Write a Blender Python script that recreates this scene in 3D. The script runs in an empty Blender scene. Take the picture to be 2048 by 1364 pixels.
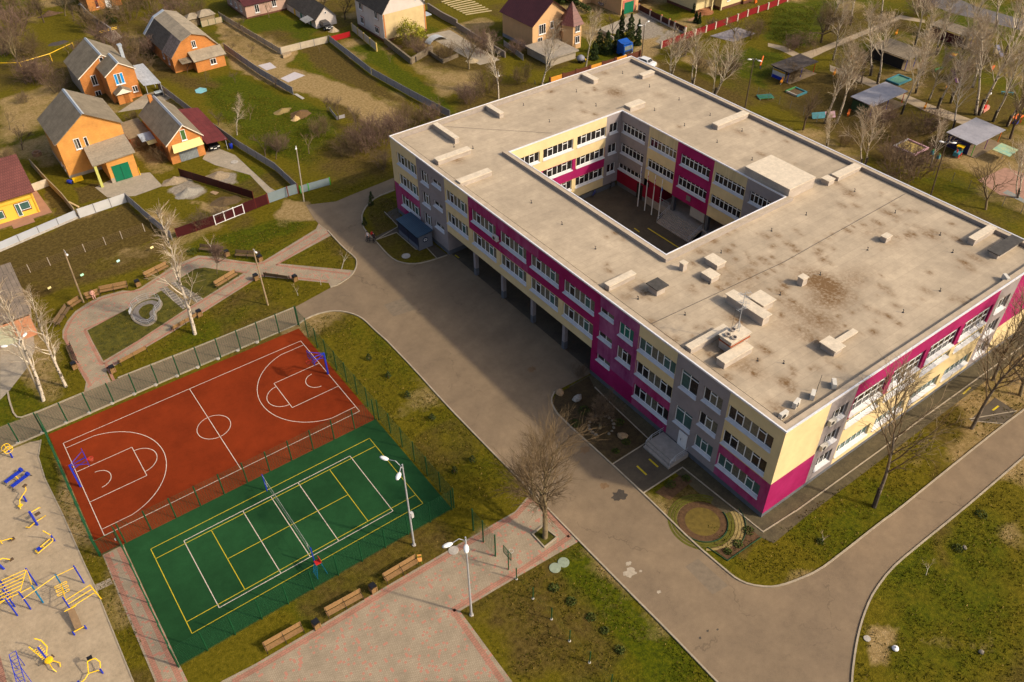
import bpy, math, random
import numpy as np
from mathutils import Vector, Matrix
random.seed(7); RNG = np.random.default_rng(7)
S = bpy.context.scene; COL = S.collection
# ---------------------------------------------------------------- camera (solved from the two marked courts)
FPX, PITCH, ROLL, YAW = 1689.193, 0.715281, 0.014452, 0.624135
CAM = np.array([-11.82099, -54.06107, 67.66038])
def _cam():
    cy, sy = math.cos(YAW), math.sin(YAW)
    fwd = np.array([sy*math.cos(PITCH), cy*math.cos(PITCH), -math.sin(PITCH)])
    right = np.array([cy, -sy, 0.]); down = np.cross(fwd, right)
    r = math.cos(ROLL)*right + math.sin(ROLL)*down
    d = -math.sin(ROLL)*right + math.cos(ROLL)*down
    return np.array([r, d, fwd])
CM = _cam()
def g(x, y, z=0.):                    # survey point of the photograph -> place on the level z
    d = CM.T @ np.array([(x-1024)/FPX, (y-682)/FPX, 1.]); t = (z-CAM[2])/d[2]
    p = CAM + t*d; return (float(p[0]), float(p[1]), float(z))
def crop(ox, oy, s): return lambda a, b, z=0.: g(ox+a/s, oy+b/s, z)
cam = bpy.data.cameras.new('camera'); co = bpy.data.objects.new('camera', cam); COL.objects.link(co)
mw = Matrix.Identity(4)
for i in range(3):
    mw[i][0] = CM[0][i]; mw[i][1] = -CM[1][i]; mw[i][2] = -CM[2][i]; mw[i][3] = CAM[i]
co.matrix_world = mw
cam.sensor_width = 36; cam.lens = FPX/2048*36; cam.clip_start = 1; cam.clip_end = 6000
S.camera = co
# ---------------------------------------------------------------- light
EL, AZ = math.radians(36), math.radians(-54)
sd = Vector((math.cos(EL)*math.cos(AZ), math.cos(EL)*math.sin(AZ), math.sin(EL)))
sl = bpy.data.lights.new('sun', 'SUN'); sl.energy = 3.6; sl.angle = math.radians(2.0); sl.color = (1, .845, .63)
so = bpy.data.objects.new('sun', sl); COL.objects.link(so); so.rotation_euler = sd.to_track_quat('Z', 'Y').to_euler()
W = bpy.data.worlds.new('World'); S.world = W; W.use_nodes = True
nt = W.node_tree; sk = nt.nodes.new('ShaderNodeTexSky'); sk.sky_type = 'NISHITA'; sk.sun_disc = False
sk.sun_elevation = EL; sk.sun_rotation = math.radians(144); sk.air_density = 1.0; sk.dust_density = 6.0
bg = nt.nodes['Background']; bg.inputs[1].default_value = .15; nt.links.new(sk.outputs[0], bg.inputs[0])
S.view_settings.view_transform = 'Standard'; S.view_settings.look = 'None'
S.view_settings.exposure = .12; S.view_settings.gamma = 1
S.cycles.max_bounces = 5; S.cycles.transparent_max_bounces = 8
# ---------------------------------------------------------------- materials
def srgb(r, g_, b):
    f = lambda c: (c/255/12.92 if c/255 <= .04045 else ((c/255+.055)/1.055)**2.4)
    return (f(r), f(g_), f(b))
MATS = {}
def mat(name, c, rough=.85, var=.18, sc=3., bump=0., bsc=None, metal=0., spec=.3, c2=None, coord='Object', streak=0.):
    """base colour mottled by two noises; c2 = a second colour mixed in patches; streak = vertical weathering"""
    if name in MATS: return MATS[name]
    m = bpy.data.materials.new(name); m.use_nodes = True; n = m.node_tree; L = n.links.new
    b = n.nodes['Principled BSDF']; b.inputs['Roughness'].default_value = rough; b.inputs['Metallic'].default_value = metal
    b.inputs['Specular IOR Level'].default_value = spec
    tc = n.nodes.new('ShaderNodeTexCoord'); v = tc.outputs[coord]
    if streak:
        mp = n.nodes.new('ShaderNodeMapping'); mp.inputs['Scale'].default_value = (1, 1, streak); L(v, mp.inputs[0]); v = mp.outputs[0]
    n1 = n.nodes.new('ShaderNodeTexNoise'); n1.inputs['Scale'].default_value = sc; n1.inputs['Detail'].default_value = 6; n1.inputs['Roughness'].default_value = .65; L(v, n1.inputs[0])
    r = n.nodes.new('ShaderNodeMapRange'); r.inputs[1].default_value = .32; r.inputs[2].default_value = .68
    L(n1.outputs[0], r.inputs[0])
    mx = n.nodes.new('ShaderNodeMix'); mx.data_type = 'RGBA'
    if c2 is None: ca = tuple(x*(1-var) for x in c); cb = tuple(min(1, x*(1+var)) for x in c)
    else: ca, cb = c, c2
    mx.inputs[6].default_value = (*ca, 1); mx.inputs[7].default_value = (*cb, 1)
    L(r.outputs[0], mx.inputs[0]); L(mx.outputs[2], b.inputs['Base Color'])
    if bump:
        bp = n.nodes.new('ShaderNodeBump'); bp.inputs['Strength'].default_value = bump; bp.inputs['Distance'].default_value = .05
        n2 = n.nodes.new('ShaderNodeTexNoise'); n2.inputs['Scale'].default_value = bsc or sc*6; n2.inputs['Detail'].default_value = 4; L(tc.outputs[coord], n2.inputs[0])
        L(n2.outputs[0], bp.inputs['Height']); L(bp.outputs[0], b.inputs['Normal'])
    MATS[name] = m; return m
def node(m, t, **kw):
    x = m.node_tree.nodes.new(t)
    for k, v in kw.items(): setattr(x, k, v)
    return x
def brickmat(name, c1, c2, mortar, w=.5, h=.16, axis='xz', rough=.9, off=.5, msize=.012, patch=None):
    """courses of bricks or pavers in object space"""
    if name in MATS: return MATS[name]
    m = mat(name, c1, rough); n = m.node_tree; L = n.links.new; b = n.nodes['Principled BSDF']
    tc = node(m, 'ShaderNodeTexCoord'); sx = node(m, 'ShaderNodeSeparateXYZ'); L(tc.outputs['Object'], sx.inputs[0])
    cx = node(m, 'ShaderNodeCombineXYZ')
    if axis == 'xz':
        a = node(m, 'ShaderNodeMath', operation='ADD'); L(sx.outputs[0], a.inputs[0]); L(sx.outputs[1], a.inputs[1])
        L(a.outputs[0], cx.inputs[0]); L(sx.outputs[2], cx.inputs[1])
    else: L(sx.outputs[0], cx.inputs[0]); L(sx.outputs[1], cx.inputs[1])
    bt = node(m, 'ShaderNodeTexBrick'); L(cx.outputs[0], bt.inputs[0]); bt.offset = off
    bt.inputs['Color1'].default_value = (*c1, 1); bt.inputs['Color2'].default_value = (*c2, 1); bt.inputs['Mortar'].default_value = (*mortar, 1)
    bt.inputs['Scale'].default_value = 1; bt.inputs['Brick Width'].default_value = w; bt.inputs['Row Height'].default_value = h
    bt.inputs['Mortar Size'].default_value = msize; bt.inputs['Bias'].default_value = patch if patch is not None else 0.
    nz = node(m, 'ShaderNodeTexNoise'); nz.inputs['Scale'].default_value = .6; nz.inputs['Detail'].default_value = 5; L(tc.outputs['Object'], nz.inputs[0])
    hs = node(m, 'ShaderNodeMapRange'); hs.inputs[1].default_value = .3; hs.inputs[2].default_value = .7; hs.inputs[3].default_value = .82; hs.inputs[4].default_value = 1.12; L(nz.outputs[0], hs.inputs[0])
    mu = node(m, 'ShaderNodeMix', data_type='RGBA', blend_type='MULTIPLY'); mu.inputs[0].default_value = 1
    L(bt.outputs[0], mu.inputs[6]); L(hs.outputs[0], mu.inputs[7]); L(mu.outputs[2], b.inputs['Base Color'])
    return m
# ---------------------------------------------------------------- mesh builder
class MB:
    def __init__(s): s.v = []; s.f = []; s.m = []
    def face(s, pts, m=0):
        i = len(s.v); s.v += [tuple(p) for p in pts]; s.f.append(tuple(range(i, i+len(pts)))); s.m.append(m); return s
    def raw(s, v, f, m=0):
        i = len(s.v); s.v += [tuple(p) for p in v]; s.f += [tuple(a+i for a in q) for q in f]; s.m += [m]*len(f); return s
    def box(s, x0, y0, z0, x1, y1, z1, m=0):
        if x0 > x1: x0, x1 = x1, x0
        if y0 > y1: y0, y1 = y1, y0
        if z0 > z1: z0, z1 = z1, z0
        return s.raw([(x0,y0,z0),(x1,y0,z0),(x1,y1,z0),(x0,y1,z0),(x0,y0,z1),(x1,y0,z1),(x1,y1,z1),(x0,y1,z1)],
              [(3,2,1,0),(4,5,6,7),(0,1,5,4),(1,2,6,5),(2,3,7,6),(3,0,4,7)], m)
    def obox(s, c, size, rz=0, m=0, ry=0, rx=0):
        R = Matrix.Rotation(rz, 3, 'Z') @ Matrix.Rotation(ry, 3, 'Y') @ Matrix.Rotation(rx, 3, 'X'); c = Vector(c); a, b, d = (q/2 for q in size)
        v = [c + R @ Vector(p) for p in [(-a,-b,-d),(a,-b,-d),(a,b,-d),(-a,b,-d),(-a,-b,d),(a,-b,d),(a,b,d),(-a,b,d)]]
        return s.raw(v, [(3,2,1,0),(4,5,6,7),(0,1,5,4),(1,2,6,5),(2,3,7,6),(3,0,4,7)], m)
    def tube(s, p, q, r0, r1=None, n=6, m=0, caps=True):
        r1 = r0 if r1 is None else r1; p = Vector(p); q = Vector(q); d = (q-p)
        if d.length < 1e-6: return s
        d.normalize(); a = d.orthogonal().normalized(); b = d.cross(a); v = []
        for c, r in ((p, r0), (q, r1)):
            for k in range(n):
                t = 2*math.pi*k/n; v.append(c + a*(r*math.cos(t)) + b*(r*math.sin(t)))
        f = [(k, (k+1) % n, n+(k+1) % n, n+k) for k in range(n)]
        if caps: f += [tuple(range(n))[::-1], tuple(range(n, 2*n))]
        return s.raw(v, f, m)
    def path(s, pts, r, n=6, m=0):
        for a, b in zip(pts, pts[1:]): s.tube(a, b, r, r, n, m)
        return s
    def prism(s, poly, z0, z1, m=0, mside=None):
        k = len(poly); A = sum(poly[i][0]*poly[(i+1) % k][1]-poly[(i+1) % k][0]*poly[i][1] for i in range(k))
        if A < 0: poly = poly[::-1]
        ms = m if mside is None else mside
        s.face([(p[0], p[1], z1) for p in poly], m); s.face([(p[0], p[1], z0) for p in poly[::-1]], ms)
        for i in range(k):
            a, b = poly[i], poly[(i+1) % k]; s.face([(a[0],a[1],z0),(b[0],b[1],z0),(b[0],b[1],z1),(a[0],a[1],z1)], ms)
        return s
    def slab(s, quad, t, m=0):            # a sloping plate of thickness t below its top face
        q = [Vector(p) for p in quad]; nrm = (q[1]-q[0]).cross(q[2]-q[0]).normalized()
        if nrm.z < 0: q = q[::-1]; nrm = -nrm
        k = len(q); lo = [p-nrm*t for p in q]; i = len(s.v)
        s.raw(q+lo, [tuple(range(k)), tuple(range(2*k-1, k-1, -1))]+[(j, k+j, k+(j+1) % k, (j+1) % k) for j in range(k)], m); return s
    def lathe(s, c, prof, n=12, m=0):
        v = []; f = []
        for r, z in prof:
            for k in range(n):
                t = 2*math.pi*k/n; v.append((c[0]+r*math.cos(t), c[1]+r*math.sin(t), c[2]+z))
        for j in range(len(prof)-1):
            for k in range(n): f.append((j*n+k, j*n+(k+1) % n, (j+1)*n+(k+1) % n, (j+1)*n+k))
        f.append(tuple(range(n))[::-1]); f.append(tuple(range((len(prof)-1)*n, len(prof)*n)))
        return s.raw(v, f, m)
    def build(s, name, mats, parent=None, smooth=False):
        me = bpy.data.meshes.new(name); me.from_pydata(s.v, [], s.f)
        mats = mats if isinstance(mats, (list, tuple)) else [mats]
        for x in mats: me.materials.append(x)
        if len(mats) > 1: me.polygons.foreach_set('material_index', s.m)
        if smooth: me.polygons.foreach_set('use_smooth', [True]*len(me.polygons))
        me.update(); o = bpy.data.objects.new(name, me); COL.objects.link(o)
        if parent: o.parent = parent
        return o
def tag(o, label, cat, group=None):
    o['label'] = label; o['category'] = cat
    if group: o['group'] = group
    return o
def thing(name, label, cat, loc=(0, 0, 0), rz=0, group=None, sc=None):
    o = bpy.data.objects.new(name, None); COL.objects.link(o); o.location = loc; o.rotation_euler = (0, 0, rz); o.empty_display_size = .3
    if sc: o.scale = (sc, sc, sc)
    return tag(o, label, cat, group)
def kids(o): return [c for c in bpy.data.objects if c.parent is o]
KIDS = {}
def dup(root, label, loc, rz=0, group=None, sc=None):
    def cp(o, par=None):
        c = o.copy(); COL.objects.link(c)
        if par: c.parent = par
        if o.name not in KIDS: KIDS[o.name] = kids(o)
        for k in KIDS[o.name]: cp(k, c)
        return c
    r = cp(root); r.location = loc; r.rotation_euler = (0, 0, rz); r['label'] = label
    if sc: r.scale = (sc, sc, sc) if not isinstance(sc, tuple) else sc
    if group: r['group'] = group
    return r
def structure(o, kind='structure'): o['kind'] = kind; return o
# shared materials
M = dict(
 white=mat('white_paint', (.72,.72,.72), .6, .06), whiteframe=mat('white_plastic', (.8,.8,.8), .45, .03),
 darkglass=mat('dark_glass', (.022,.02,.02), .1, .5, 2, spec=.5), tealglass=mat('curtain_teal', (.05,.11,.10), .25, .2, 1.5, spec=.5),
 beigeglass=mat('curtain_beige', (.13,.12,.09), .25, .35, 4, spec=.5), greenglass=mat('curtain_green', (.0,.13,.10), .25, .1, spec=.5),
 steel=mat('galvanised_steel', (.42,.43,.45), .5, .1, metal=.3), darksteel=mat('dark_steel', (.03,.03,.033), .5, .2),
 greenpost=mat('green_paint', (.006,.06,.022), .5, .15), wood=mat('varnished_wood', (.36,.17,.05), .6, .3, 8),
 black=mat('black_plastic', (.012,.012,.014), .4, .2), blue=mat('blue_paint', (.01,.03,.36), .45, .12), teal=mat('teal_paint', (.0,.14,.3), .45, .12),
 yellow=mat('yellow_paint', (.78,.48,.01), .45, .1), red=mat('red_paint', (.5,.02,.015), .5, .15), orange=mat('orange_paint', (.7,.15,.02), .5, .1),
 concrete=mat('concrete', (.36,.33,.29), .9, .22, 2.5, .3), stone=mat('field_stone', (.28,.26,.23), .9, .3, 3, .5),
 darkwood=mat('dark_wood', (.09,.055,.03), .8, .3, 6), skin=mat('skin', (.5,.27,.18), .6, .05), slate=None)
# ---------------------------------------------------------------- ground sheet with soil, lush and dry patches
def inpoly(P, X, Y):
    c = np.zeros(X.shape, bool); n = len(P)
    for i in range(n):
        x0, y0 = P[i]; x1, y1 = P[(i+1) % n]
        if y0 == y1: continue
        c ^= ((y0 > Y) != (y1 > Y)) & (X < (x1-x0)*(Y-y0)/(y1-y0)+x0)
    return c
def polydist(P, X, Y):
    d = np.full(X.shape, 1e9); n = len(P)
    for i in range(n):
        ax, ay = P[i]; bx, by = P[(i+1) % n]; ux, uy = bx-ax, by-ay; l2 = ux*ux+uy*uy+1e-9
        t = np.clip(((X-ax)*ux+(Y-ay)*uy)/l2, 0, 1); d = np.minimum(d, np.hypot(X-ax-t*ux, Y-ay-t*uy))
    return np.where(inpoly(P, X, Y), d, -d)
def vnoise(X, Y, s, seed):
    r = np.random.default_rng(seed).random((256, 256)); x = X/s; y = Y/s; i = np.floor(x).astype(int); j = np.floor(y).astype(int); fx = x-i; fy = y-j
    fx = fx*fx*(3-2*fx); fy = fy*fy*(3-2*fy); q = lambda a, b: r[a % 256, b % 256]
    return (q(i, j)*(1-fx)+q(i+1, j)*fx)*(1-fy)+(q(i, j+1)*(1-fx)+q(i+1, j+1)*fx)*fy
# channel 0 soil, 1 lush green, 2 dry straw/tan, 3 grey gravel ; outlines surveyed on the photograph
PATCH = [
 (0, 1, .8, [(0,505),(155,440),(250,408),(300,440),(335,470),(250,500),(150,540),(60,570),(0,590)]),
 (0, .6, 2, [(0,590),(150,535),(335,470),(330,520),(210,560),(60,600),(0,620)]),
 (0, 1, .5, [(150,375),(190,370),(225,390),(165,405)]), (0,.9,.5,[(85,372),(100,365),(145,420),(110,430)]),
 (0, .85, 1.5, [(655,170),(700,165),(830,240),(790,250),(745,250),(690,240),(650,200)]),
 (2, .8, 2, [(440,95),(560,130),(720,175),(830,245),(770,270),(690,210),(560,175),(470,140)]),
 (2, .9, 1.5, [(425,40),(470,50),(600,100),(560,140),(450,90)]), (0,.6,1.5,[(430,45),(470,60),(560,110),(540,130),(450,85)]),
 (0, .6, 1.5, [(520,50),(560,50),(620,72),(560,95),(520,75)]), (0,.7,2,[(590,90),(650,85),(700,120),(780,180),(860,230),(740,190),(640,140)]),
 (1, .8, 2, [(480,40),(540,20),(640,55),(610,85),(560,60),(500,65)]), (1,.9,2,[(695,95),(760,85),(800,130),(890,200),(930,240),(850,200),(740,125)]),
 (1, .8, 4, [(380,160),(480,150),(560,190),(650,215),(700,270),(620,330),(500,290),(430,230)]),
 (1, .9, 3, [(1550,5),(1680,0),(1650,60),(1620,95),(1530,80)]), (1,.8,3,[(1420,120),(1500,95),(1570,110),(1530,180)]), (1,.7,3,[(1880,30),(2048,0),(2048,50),(1900,60)]),
 (1, .45, 3, [(1780,130),(1900,90),(2048,160),(2048,240),(1900,230)]), (1,.5,4,[(1700,60),(1800,40),(1850,80),(1760,130)]),
 (0, .8, 5, [(1540,150),(1700,140),(1850,240),(1980,330),(1900,340),(1700,300),(1560,210)]), (2,.6,3,[(1740,150),(1830,130),(1870,190),(1800,200)]),
 (2, .7, 3, [(1880,320),(1990,290),(2048,330),(2048,370),(1960,350)]), (0,.6,3,[(1720,20),(1800,25),(1850,70),(1740,60)]),
 (1, .4, 3, [(1700,330),(1800,350),(2048,470),(2048,400),(1900,350)]), (0,.5,2,[(1640,310),(1760,350),(1700,340)]),
 (2, .9, 1.2, [(545,425),(575,400),(620,405),(640,440),(585,445),(552,450)]), (1,.7,2,[(420,480),(560,430),(620,450),(480,510)]),
 (1, .8, 1.5, [(1100,1110),(1170,1095),(1290,1225),(1420,1364),(1310,1364),(1200,1250),(1130,1160)]),
 (0, .55, 3, [(935,1180),(1060,1150),(1190,1290),(1250,1364),(1030,1364)]), (1,.35,5,[(560,550),(1000,760),(1050,1000),(900,960),(700,700)]),
 (1, .5, 5, [(1500,1020),(1760,950),(1900,1000),(2048,1050),(2048,1364),(1780,1364),(1760,1200)]),
 (1, .55, 3, [(190,660),(300,610),(480,560),(380,640),(220,710)]), (1,.5,3,[(380,640),(560,590),(430,680),(280,740)]),
 (0, .9, .6, [(1180,752),(1112,790),(1120,830),(1224,925),(1305,880),(1190,775)]), (0,.7,1,[(1320,985),(1365,945),(1520,1070),(1480,1120)]),
 (0, .5, 1.5, [(730,410),(760,390),(800,400),(800,470),(752,480)]), (0,.45,1.5,[(765,475),(795,465),(880,510),(800,525)]),
 (0, .8, 2.5, [(1880,1130),(1860,1000),(1880,900),(1900,1010)]), (2,.8,1,[(1730,1260),(1790,1250),(1780,1330),(1745,1340)]),
 (2, .5, 2, [(1990,1075),(2048,1030),(2048,1120)]), (2,.45,2,[(1830,1270),(1990,1275),(1980,1300),(1840,1290)]),
 (3, .9, .8, [(340,375),(385,355),(410,380),(395,398),(350,395)]), (3,.9,.8,[(405,350),(470,345),(480,365),(430,370)]), (2,.8,.8,[(380,400),(440,415),(500,420),(440,440)]),
 (0, .9, .6, [(430,400),(470,390),(480,405),(440,410)]), (0,.8,4,[(90,120),(240,130),(280,200),(340,230),(330,300),(280,220),(170,200),(120,160)]),
 (0, .7, 4, [(250,40),(270,100),(440,170),(400,190),(300,150),(220,90)]), (2,.6,4,[(0,200),(90,190),(80,260),(0,290)]),
 (0, .8, 3, [(830,95),(990,90),(1010,140),(920,150),(850,130)]), (2,.6,3,[(840,145),(960,140),(980,190),(880,190)]), (0,.6,3,[(900,200),(1000,160),(1100,170),(930,240)]),
 (2, .9, 2, [(1280,60),(1340,45),(1310,120),(1330,150),(1290,140),(1270,110)]), (3,.8,2,[(1250,28),(1300,30),(1330,70),(1280,80)]), (3,.8,1,[(1330,60),(1360,65),(1330,95),(1310,85)]),
 (0, .8, 3, [(1290,110),(1400,150),(1500,200),(1480,230),(1380,170),(1300,140)]), (0, .75, 4, [(1640,250),(1760,330),(1850,330),(1700,240)]),
 (0, .6, 6, [(620,300),(700,260),(790,290),(790,350),(680,380),(630,350)]), (0,.5,4,[(620,230),(760,260),(900,250),(790,290),(680,270)]),
 (1, .6, 2, [(1480,270),(1530,240),(1590,290),(1560,310)]), (0,.55,6,[(1700,100),(1850,120),(2048,200),(2048,330),(1900,260),(1700,160)]), (0,.5,5,[(1640,20),(1760,10),(1800,60),(1660,110)]), (0,.5,5,[(1330,120),(1450,180),(1560,270),(1700,370),(1640,330),(1480,230)]),
]
def make_ground():
    xs = np.concatenate([[-3000,-800,-250,-120,-85], np.arange(-70,205.1,.6), [230,300,500,1200,3000]])
    ys = np.concatenate([[-3000,-800,-250,-120,-80], np.arange(-60,190.1,.6), [215,300,500,1200,3000]])
    X, Y = np.meshgrid(xs, ys); n, k = X.shape
    Xw = X+(vnoise(X,Y,1.7,1)-.5)*1.4; Yw = Y+(vnoise(X,Y,1.7,2)-.5)*1.4
    Wt = np.zeros((4,)+X.shape)
    Wt[0] = np.clip((vnoise(X,Y,9,3)-.62)*3,0,.5); Wt[2] = np.clip((vnoise(X,Y,7,4)-.62)*3,0,.55); Wt[1] = np.clip((vnoise(X,Y,11,5)-.5)*2,0,.5)
    for ch, st, fe, px in PATCH:
        P = [g(*q)[:2] for q in px]; xa = min(p[0] for p in P)-fe; xb = max(p[0] for p in P)+fe; ya = min(p[1] for p in P)-fe; yb = max(p[1] for p in P)+fe
        ix = np.where((xs > xa) & (xs < xb))[0]; iy = np.where((ys > ya) & (ys < yb))[0]
        if len(ix) == 0 or len(iy) == 0: continue
        sl_ = (slice(iy[0], iy[-1]+1), slice(ix[0], ix[-1]+1)); w = np.clip(polydist(P, Xw[sl_], Yw[sl_])/fe+.5, 0, 1)*st
        for c in range(4):
            if c == ch: Wt[c][sl_] = np.maximum(Wt[c][sl_], w)
            else: Wt[c][sl_] *= (1-w*.8)
    Z = (vnoise(X,Y,6,8)-.5)*.03
    v = np.stack([X, Y, Z-.02], -1).reshape(-1, 3); idx = np.arange(n*k).reshape(n, k)
    f = np.stack([idx[:-1,:-1], idx[:-1,1:], idx[1:,1:], idx[1:,:-1]], -1).reshape(-1, 4)
    me = bpy.data.meshes.new('ground'); me.vertices.add(len(v)); me.vertices.foreach_set('co', v.ravel().astype('f4'))
    me.loops.add(f.size); me.loops.foreach_set('vertex_index', f.ravel().astype('i4')); me.polygons.add(len(f))
    me.polygons.foreach_set('loop_start', np.arange(0, f.size, 4, dtype='i4')); me.update(calc_edges=True)
    me.polygons.foreach_set('use_smooth', np.ones(len(f), bool))
    a = me.attributes.new('cover', 'FLOAT_COLOR', 'POINT'); a.data.foreach_set('color', np.moveaxis(Wt, 0, -1).reshape(-1).astype('f4'))
    o = bpy.data.objects.new('ground', me); COL.objects.link(o); structure(o)
    m = bpy.data.materials.new('grass_and_soil'); m.use_nodes = True; me.materials.append(m); N = m.node_tree; L = N.links.new; b = N.nodes['Principled BSDF']
    b.inputs['Roughness'].default_value = .95; b.inputs['Specular IOR Level'].default_value = .1
    at = node(m, 'ShaderNodeAttribute', attribute_name='cover'); sp = node(m, 'ShaderNodeSeparateColor'); L(at.outputs['Color'], sp.inputs[0]); tc = node(m, 'ShaderNodeTexCoord')
    def noise(s, d=6, r=.65):
        x = node(m, 'ShaderNodeTexNoise'); x.inputs['Scale'].default_value = s; x.inputs['Detail'].default_value = d; x.inputs['Roughness'].default_value = r; L(tc.outputs['Object'], x.inputs[0]); return x.outputs[0]
    def ramp(src, stops):
        x = node(m, 'ShaderNodeValToRGB'); L(src, x.inputs[0]); e = x.color_ramp.elements
        while len(e) < len(stops): e.new(.5)
        for el, (p, c) in zip(e, stops): el.position = p; el.color = (*c, 1)
        return x.outputs[0]
    nA = noise(.35, 9, .72); nB = noise(2.2, 8, .75); nC = noise(9, 4, .7)
    base = ramp(nB, [(.3,(.040,.034,.001)),(.47,(.090,.074,.003)),(.6,(.125,.098,.006)),(.75,(.175,.128,.02))])
    lush = ramp(nB, [(.3,(.018,.027,.001)),(.5,(.056,.067,.001)),(.68,(.110,.108,.003)),(.8,(.18,.145,.015))])
    soil = ramp(nB, [(.3,(.034,.022,.005)),(.5,(.080,.055,.012)),(.66,(.125,.088,.024)),(.8,(.14,.11,.018))])
    dry = ramp(nB, [(.3,(.13,.085,.03)),(.5,(.26,.18,.075)),(.75,(.38,.28,.15))])
    grav = ramp(nB, [(.3,(.14,.12,.09)),(.55,(.27,.23,.18)),(.75,(.4,.35,.29))])
    cur = base
    for src, out in ((lush, 1), (soil, 0), (dry, 2), (grav, 'A')):
        w = at.outputs['Alpha'] if out == 'A' else sp.outputs[out]
        ad = node(m, 'ShaderNodeMath', operation='ADD'); L(w, ad.inputs[0])
        s_ = node(m, 'ShaderNodeMath', operation='MULTIPLY_ADD'); L(nA, s_.inputs[0]); s_.inputs[1].default_value = 1.1; s_.inputs[2].default_value = -.55; L(s_.outputs[0], ad.inputs[1])
        mr = node(m, 'ShaderNodeMapRange'); mr.inputs[1].default_value = .2; mr.inputs[2].default_value = .62; L(ad.outputs[0], mr.inputs[0])
        mx = node(m, 'ShaderNodeMix', data_type='RGBA'); L(mr.outputs[0], mx.inputs[0]); L(cur, mx.inputs[6]); L(src, mx.inputs[7]); cur = mx.outputs[2]
    fine = node(m, 'ShaderNodeMapRange'); fine.inputs[1].default_value = .3; fine.inputs[2].default_value = .7; fine.inputs[3].default_value = .74; fine.inputs[4].default_value = 1.28; L(nC, fine.inputs[0])
    mu = node(m, 'ShaderNodeMix', data_type='RGBA', blend_type='MULTIPLY'); mu.inputs[0].default_value = 1; L(cur, mu.inputs[6]); L(fine.outputs[0], mu.inputs[7]); L(mu.outputs[2], b.inputs['Base Color'])
    bp = node(m, 'ShaderNodeBump'); bp.inputs['Strength'].default_value = .8; bp.inputs['Distance'].default_value = .12; L(nC, bp.inputs['Height']); L(bp.outputs[0], b.inputs['Normal'])
make_ground()
# ---------------------------------------------------------------- flat sheets: roads, paths, courts
def sheet(name, pts, m, z, px=True):
    P = [g(*q)[:2] if px else q for q in pts]; mb = MB(); A = sum(P[i-1][0]*P[i][1]-P[i][0]*P[i-1][1] for i in range(len(P)))
    if A < 0: P = P[::-1]
    from mathutils.geometry import tessellate_polygon
    V = [Vector((p[0], p[1], z)) for p in P]; mb.raw(V, [t if (V[t[1]]-V[t[0]]).cross(V[t[2]]-V[t[0]]).z > 0 else t[::-1] for t in tessellate_polygon([V])])
    return structure(mb.build(name, m))
def strip(mb, P, w, z0, z1, m=0, off=0.):     # low wall or painted band along a polyline of world points
    n = len(P)
    for i in range(n-1):
        a = Vector(P[i][:2]); b = Vector(P[i+1][:2]); d = (b-a)
        if d.length < 1e-4: continue
        d.normalize(); q = Vector((-d.y, d.x)); e = d*(w*.35 if z1-z0 > .02 else 0); a2 = a-e; b2 = b+e
        p = [a2+q*(off-w/2), b2+q*(off-w/2), b2+q*(off+w/2), a2+q*(off+w/2)]
        if z1-z0 < .005: mb.face([(v.x, v.y, z1) for v in p], m)
        else: mb.prism([(v.x, v.y) for v in p], z0, z1+i*.0004, m)
    return mb
def smooth(P, it=2):
    for _ in range(it):
        Q = [P[0]]
        for a, b in zip(P, P[1:]): Q += [tuple(.75*a[i]+.25*b[i] for i in range(2)), tuple(.25*a[i]+.75*b[i] for i in range(2))]
        P = Q+[P[-1]]
    return P
def G2(l): return [g(*q)[:2] for q in l]
def seams(name, c, sp_x, sp_y, dark=.75, **kw):
    m = mat(name, c, **kw); b = m.node_tree.nodes['Principled BSDF']; L = m.node_tree.links.new; src = b.inputs['Base Color'].links[0].from_socket
    tc = node(m, 'ShaderNodeTexCoord'); bt = node(m, 'ShaderNodeTexBrick'); L(tc.outputs['Object'], bt.inputs[0]); bt.inputs['Scale'].default_value = 1
    bt.inputs['Brick Width'].default_value = sp_x; bt.inputs['Row Height'].default_value = sp_y; bt.inputs['Mortar Size'].default_value = .04; bt.inputs['Color1'].default_value = (1,1,1,1); bt.inputs['Color2'].default_value = (.91,.91,.91,1); bt.inputs['Mortar'].default_value = (dark,)*3+(1,)
    mu = node(m, 'ShaderNodeMix', data_type='RGBA', blend_type='MULTIPLY'); mu.inputs[0].default_value = 1; L(src, mu.inputs[6]); L(bt.outputs[0], mu.inputs[7]); L(mu.outputs[2], b.inputs['Base Color']); return m
def multi(m, layers):
    """multiply extra noise layers (scale, from, to) onto a material"""
    b = m.node_tree.nodes['Principled BSDF']; L = m.node_tree.links.new; tc = node(m, 'ShaderNodeTexCoord')
    for s, lo, hi in layers:
        src = b.inputs['Base Color'].links[0].from_socket
        nz = node(m, 'ShaderNodeTexNoise'); nz.inputs['Scale'].default_value = s; nz.inputs['Detail'].default_value = 7; nz.inputs['Roughness'].default_value = .7; L(tc.outputs['Object'], nz.inputs[0])
        mr = node(m, 'ShaderNodeMapRange'); mr.inputs[1].default_value = .3; mr.inputs[2].default_value = .7; mr.inputs[3].default_value = lo; mr.inputs[4].default_value = hi; L(nz.outputs[0], mr.inputs[0])
        mu = node(m, 'ShaderNodeMix', data_type='RGBA', blend_type='MULTIPLY'); mu.inputs[0].default_value = 1; L(src, mu.inputs[6]); L(mr.outputs[0], mu.inputs[7]); L(mu.outputs[2], b.inputs['Base Color'])
    return m
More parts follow.
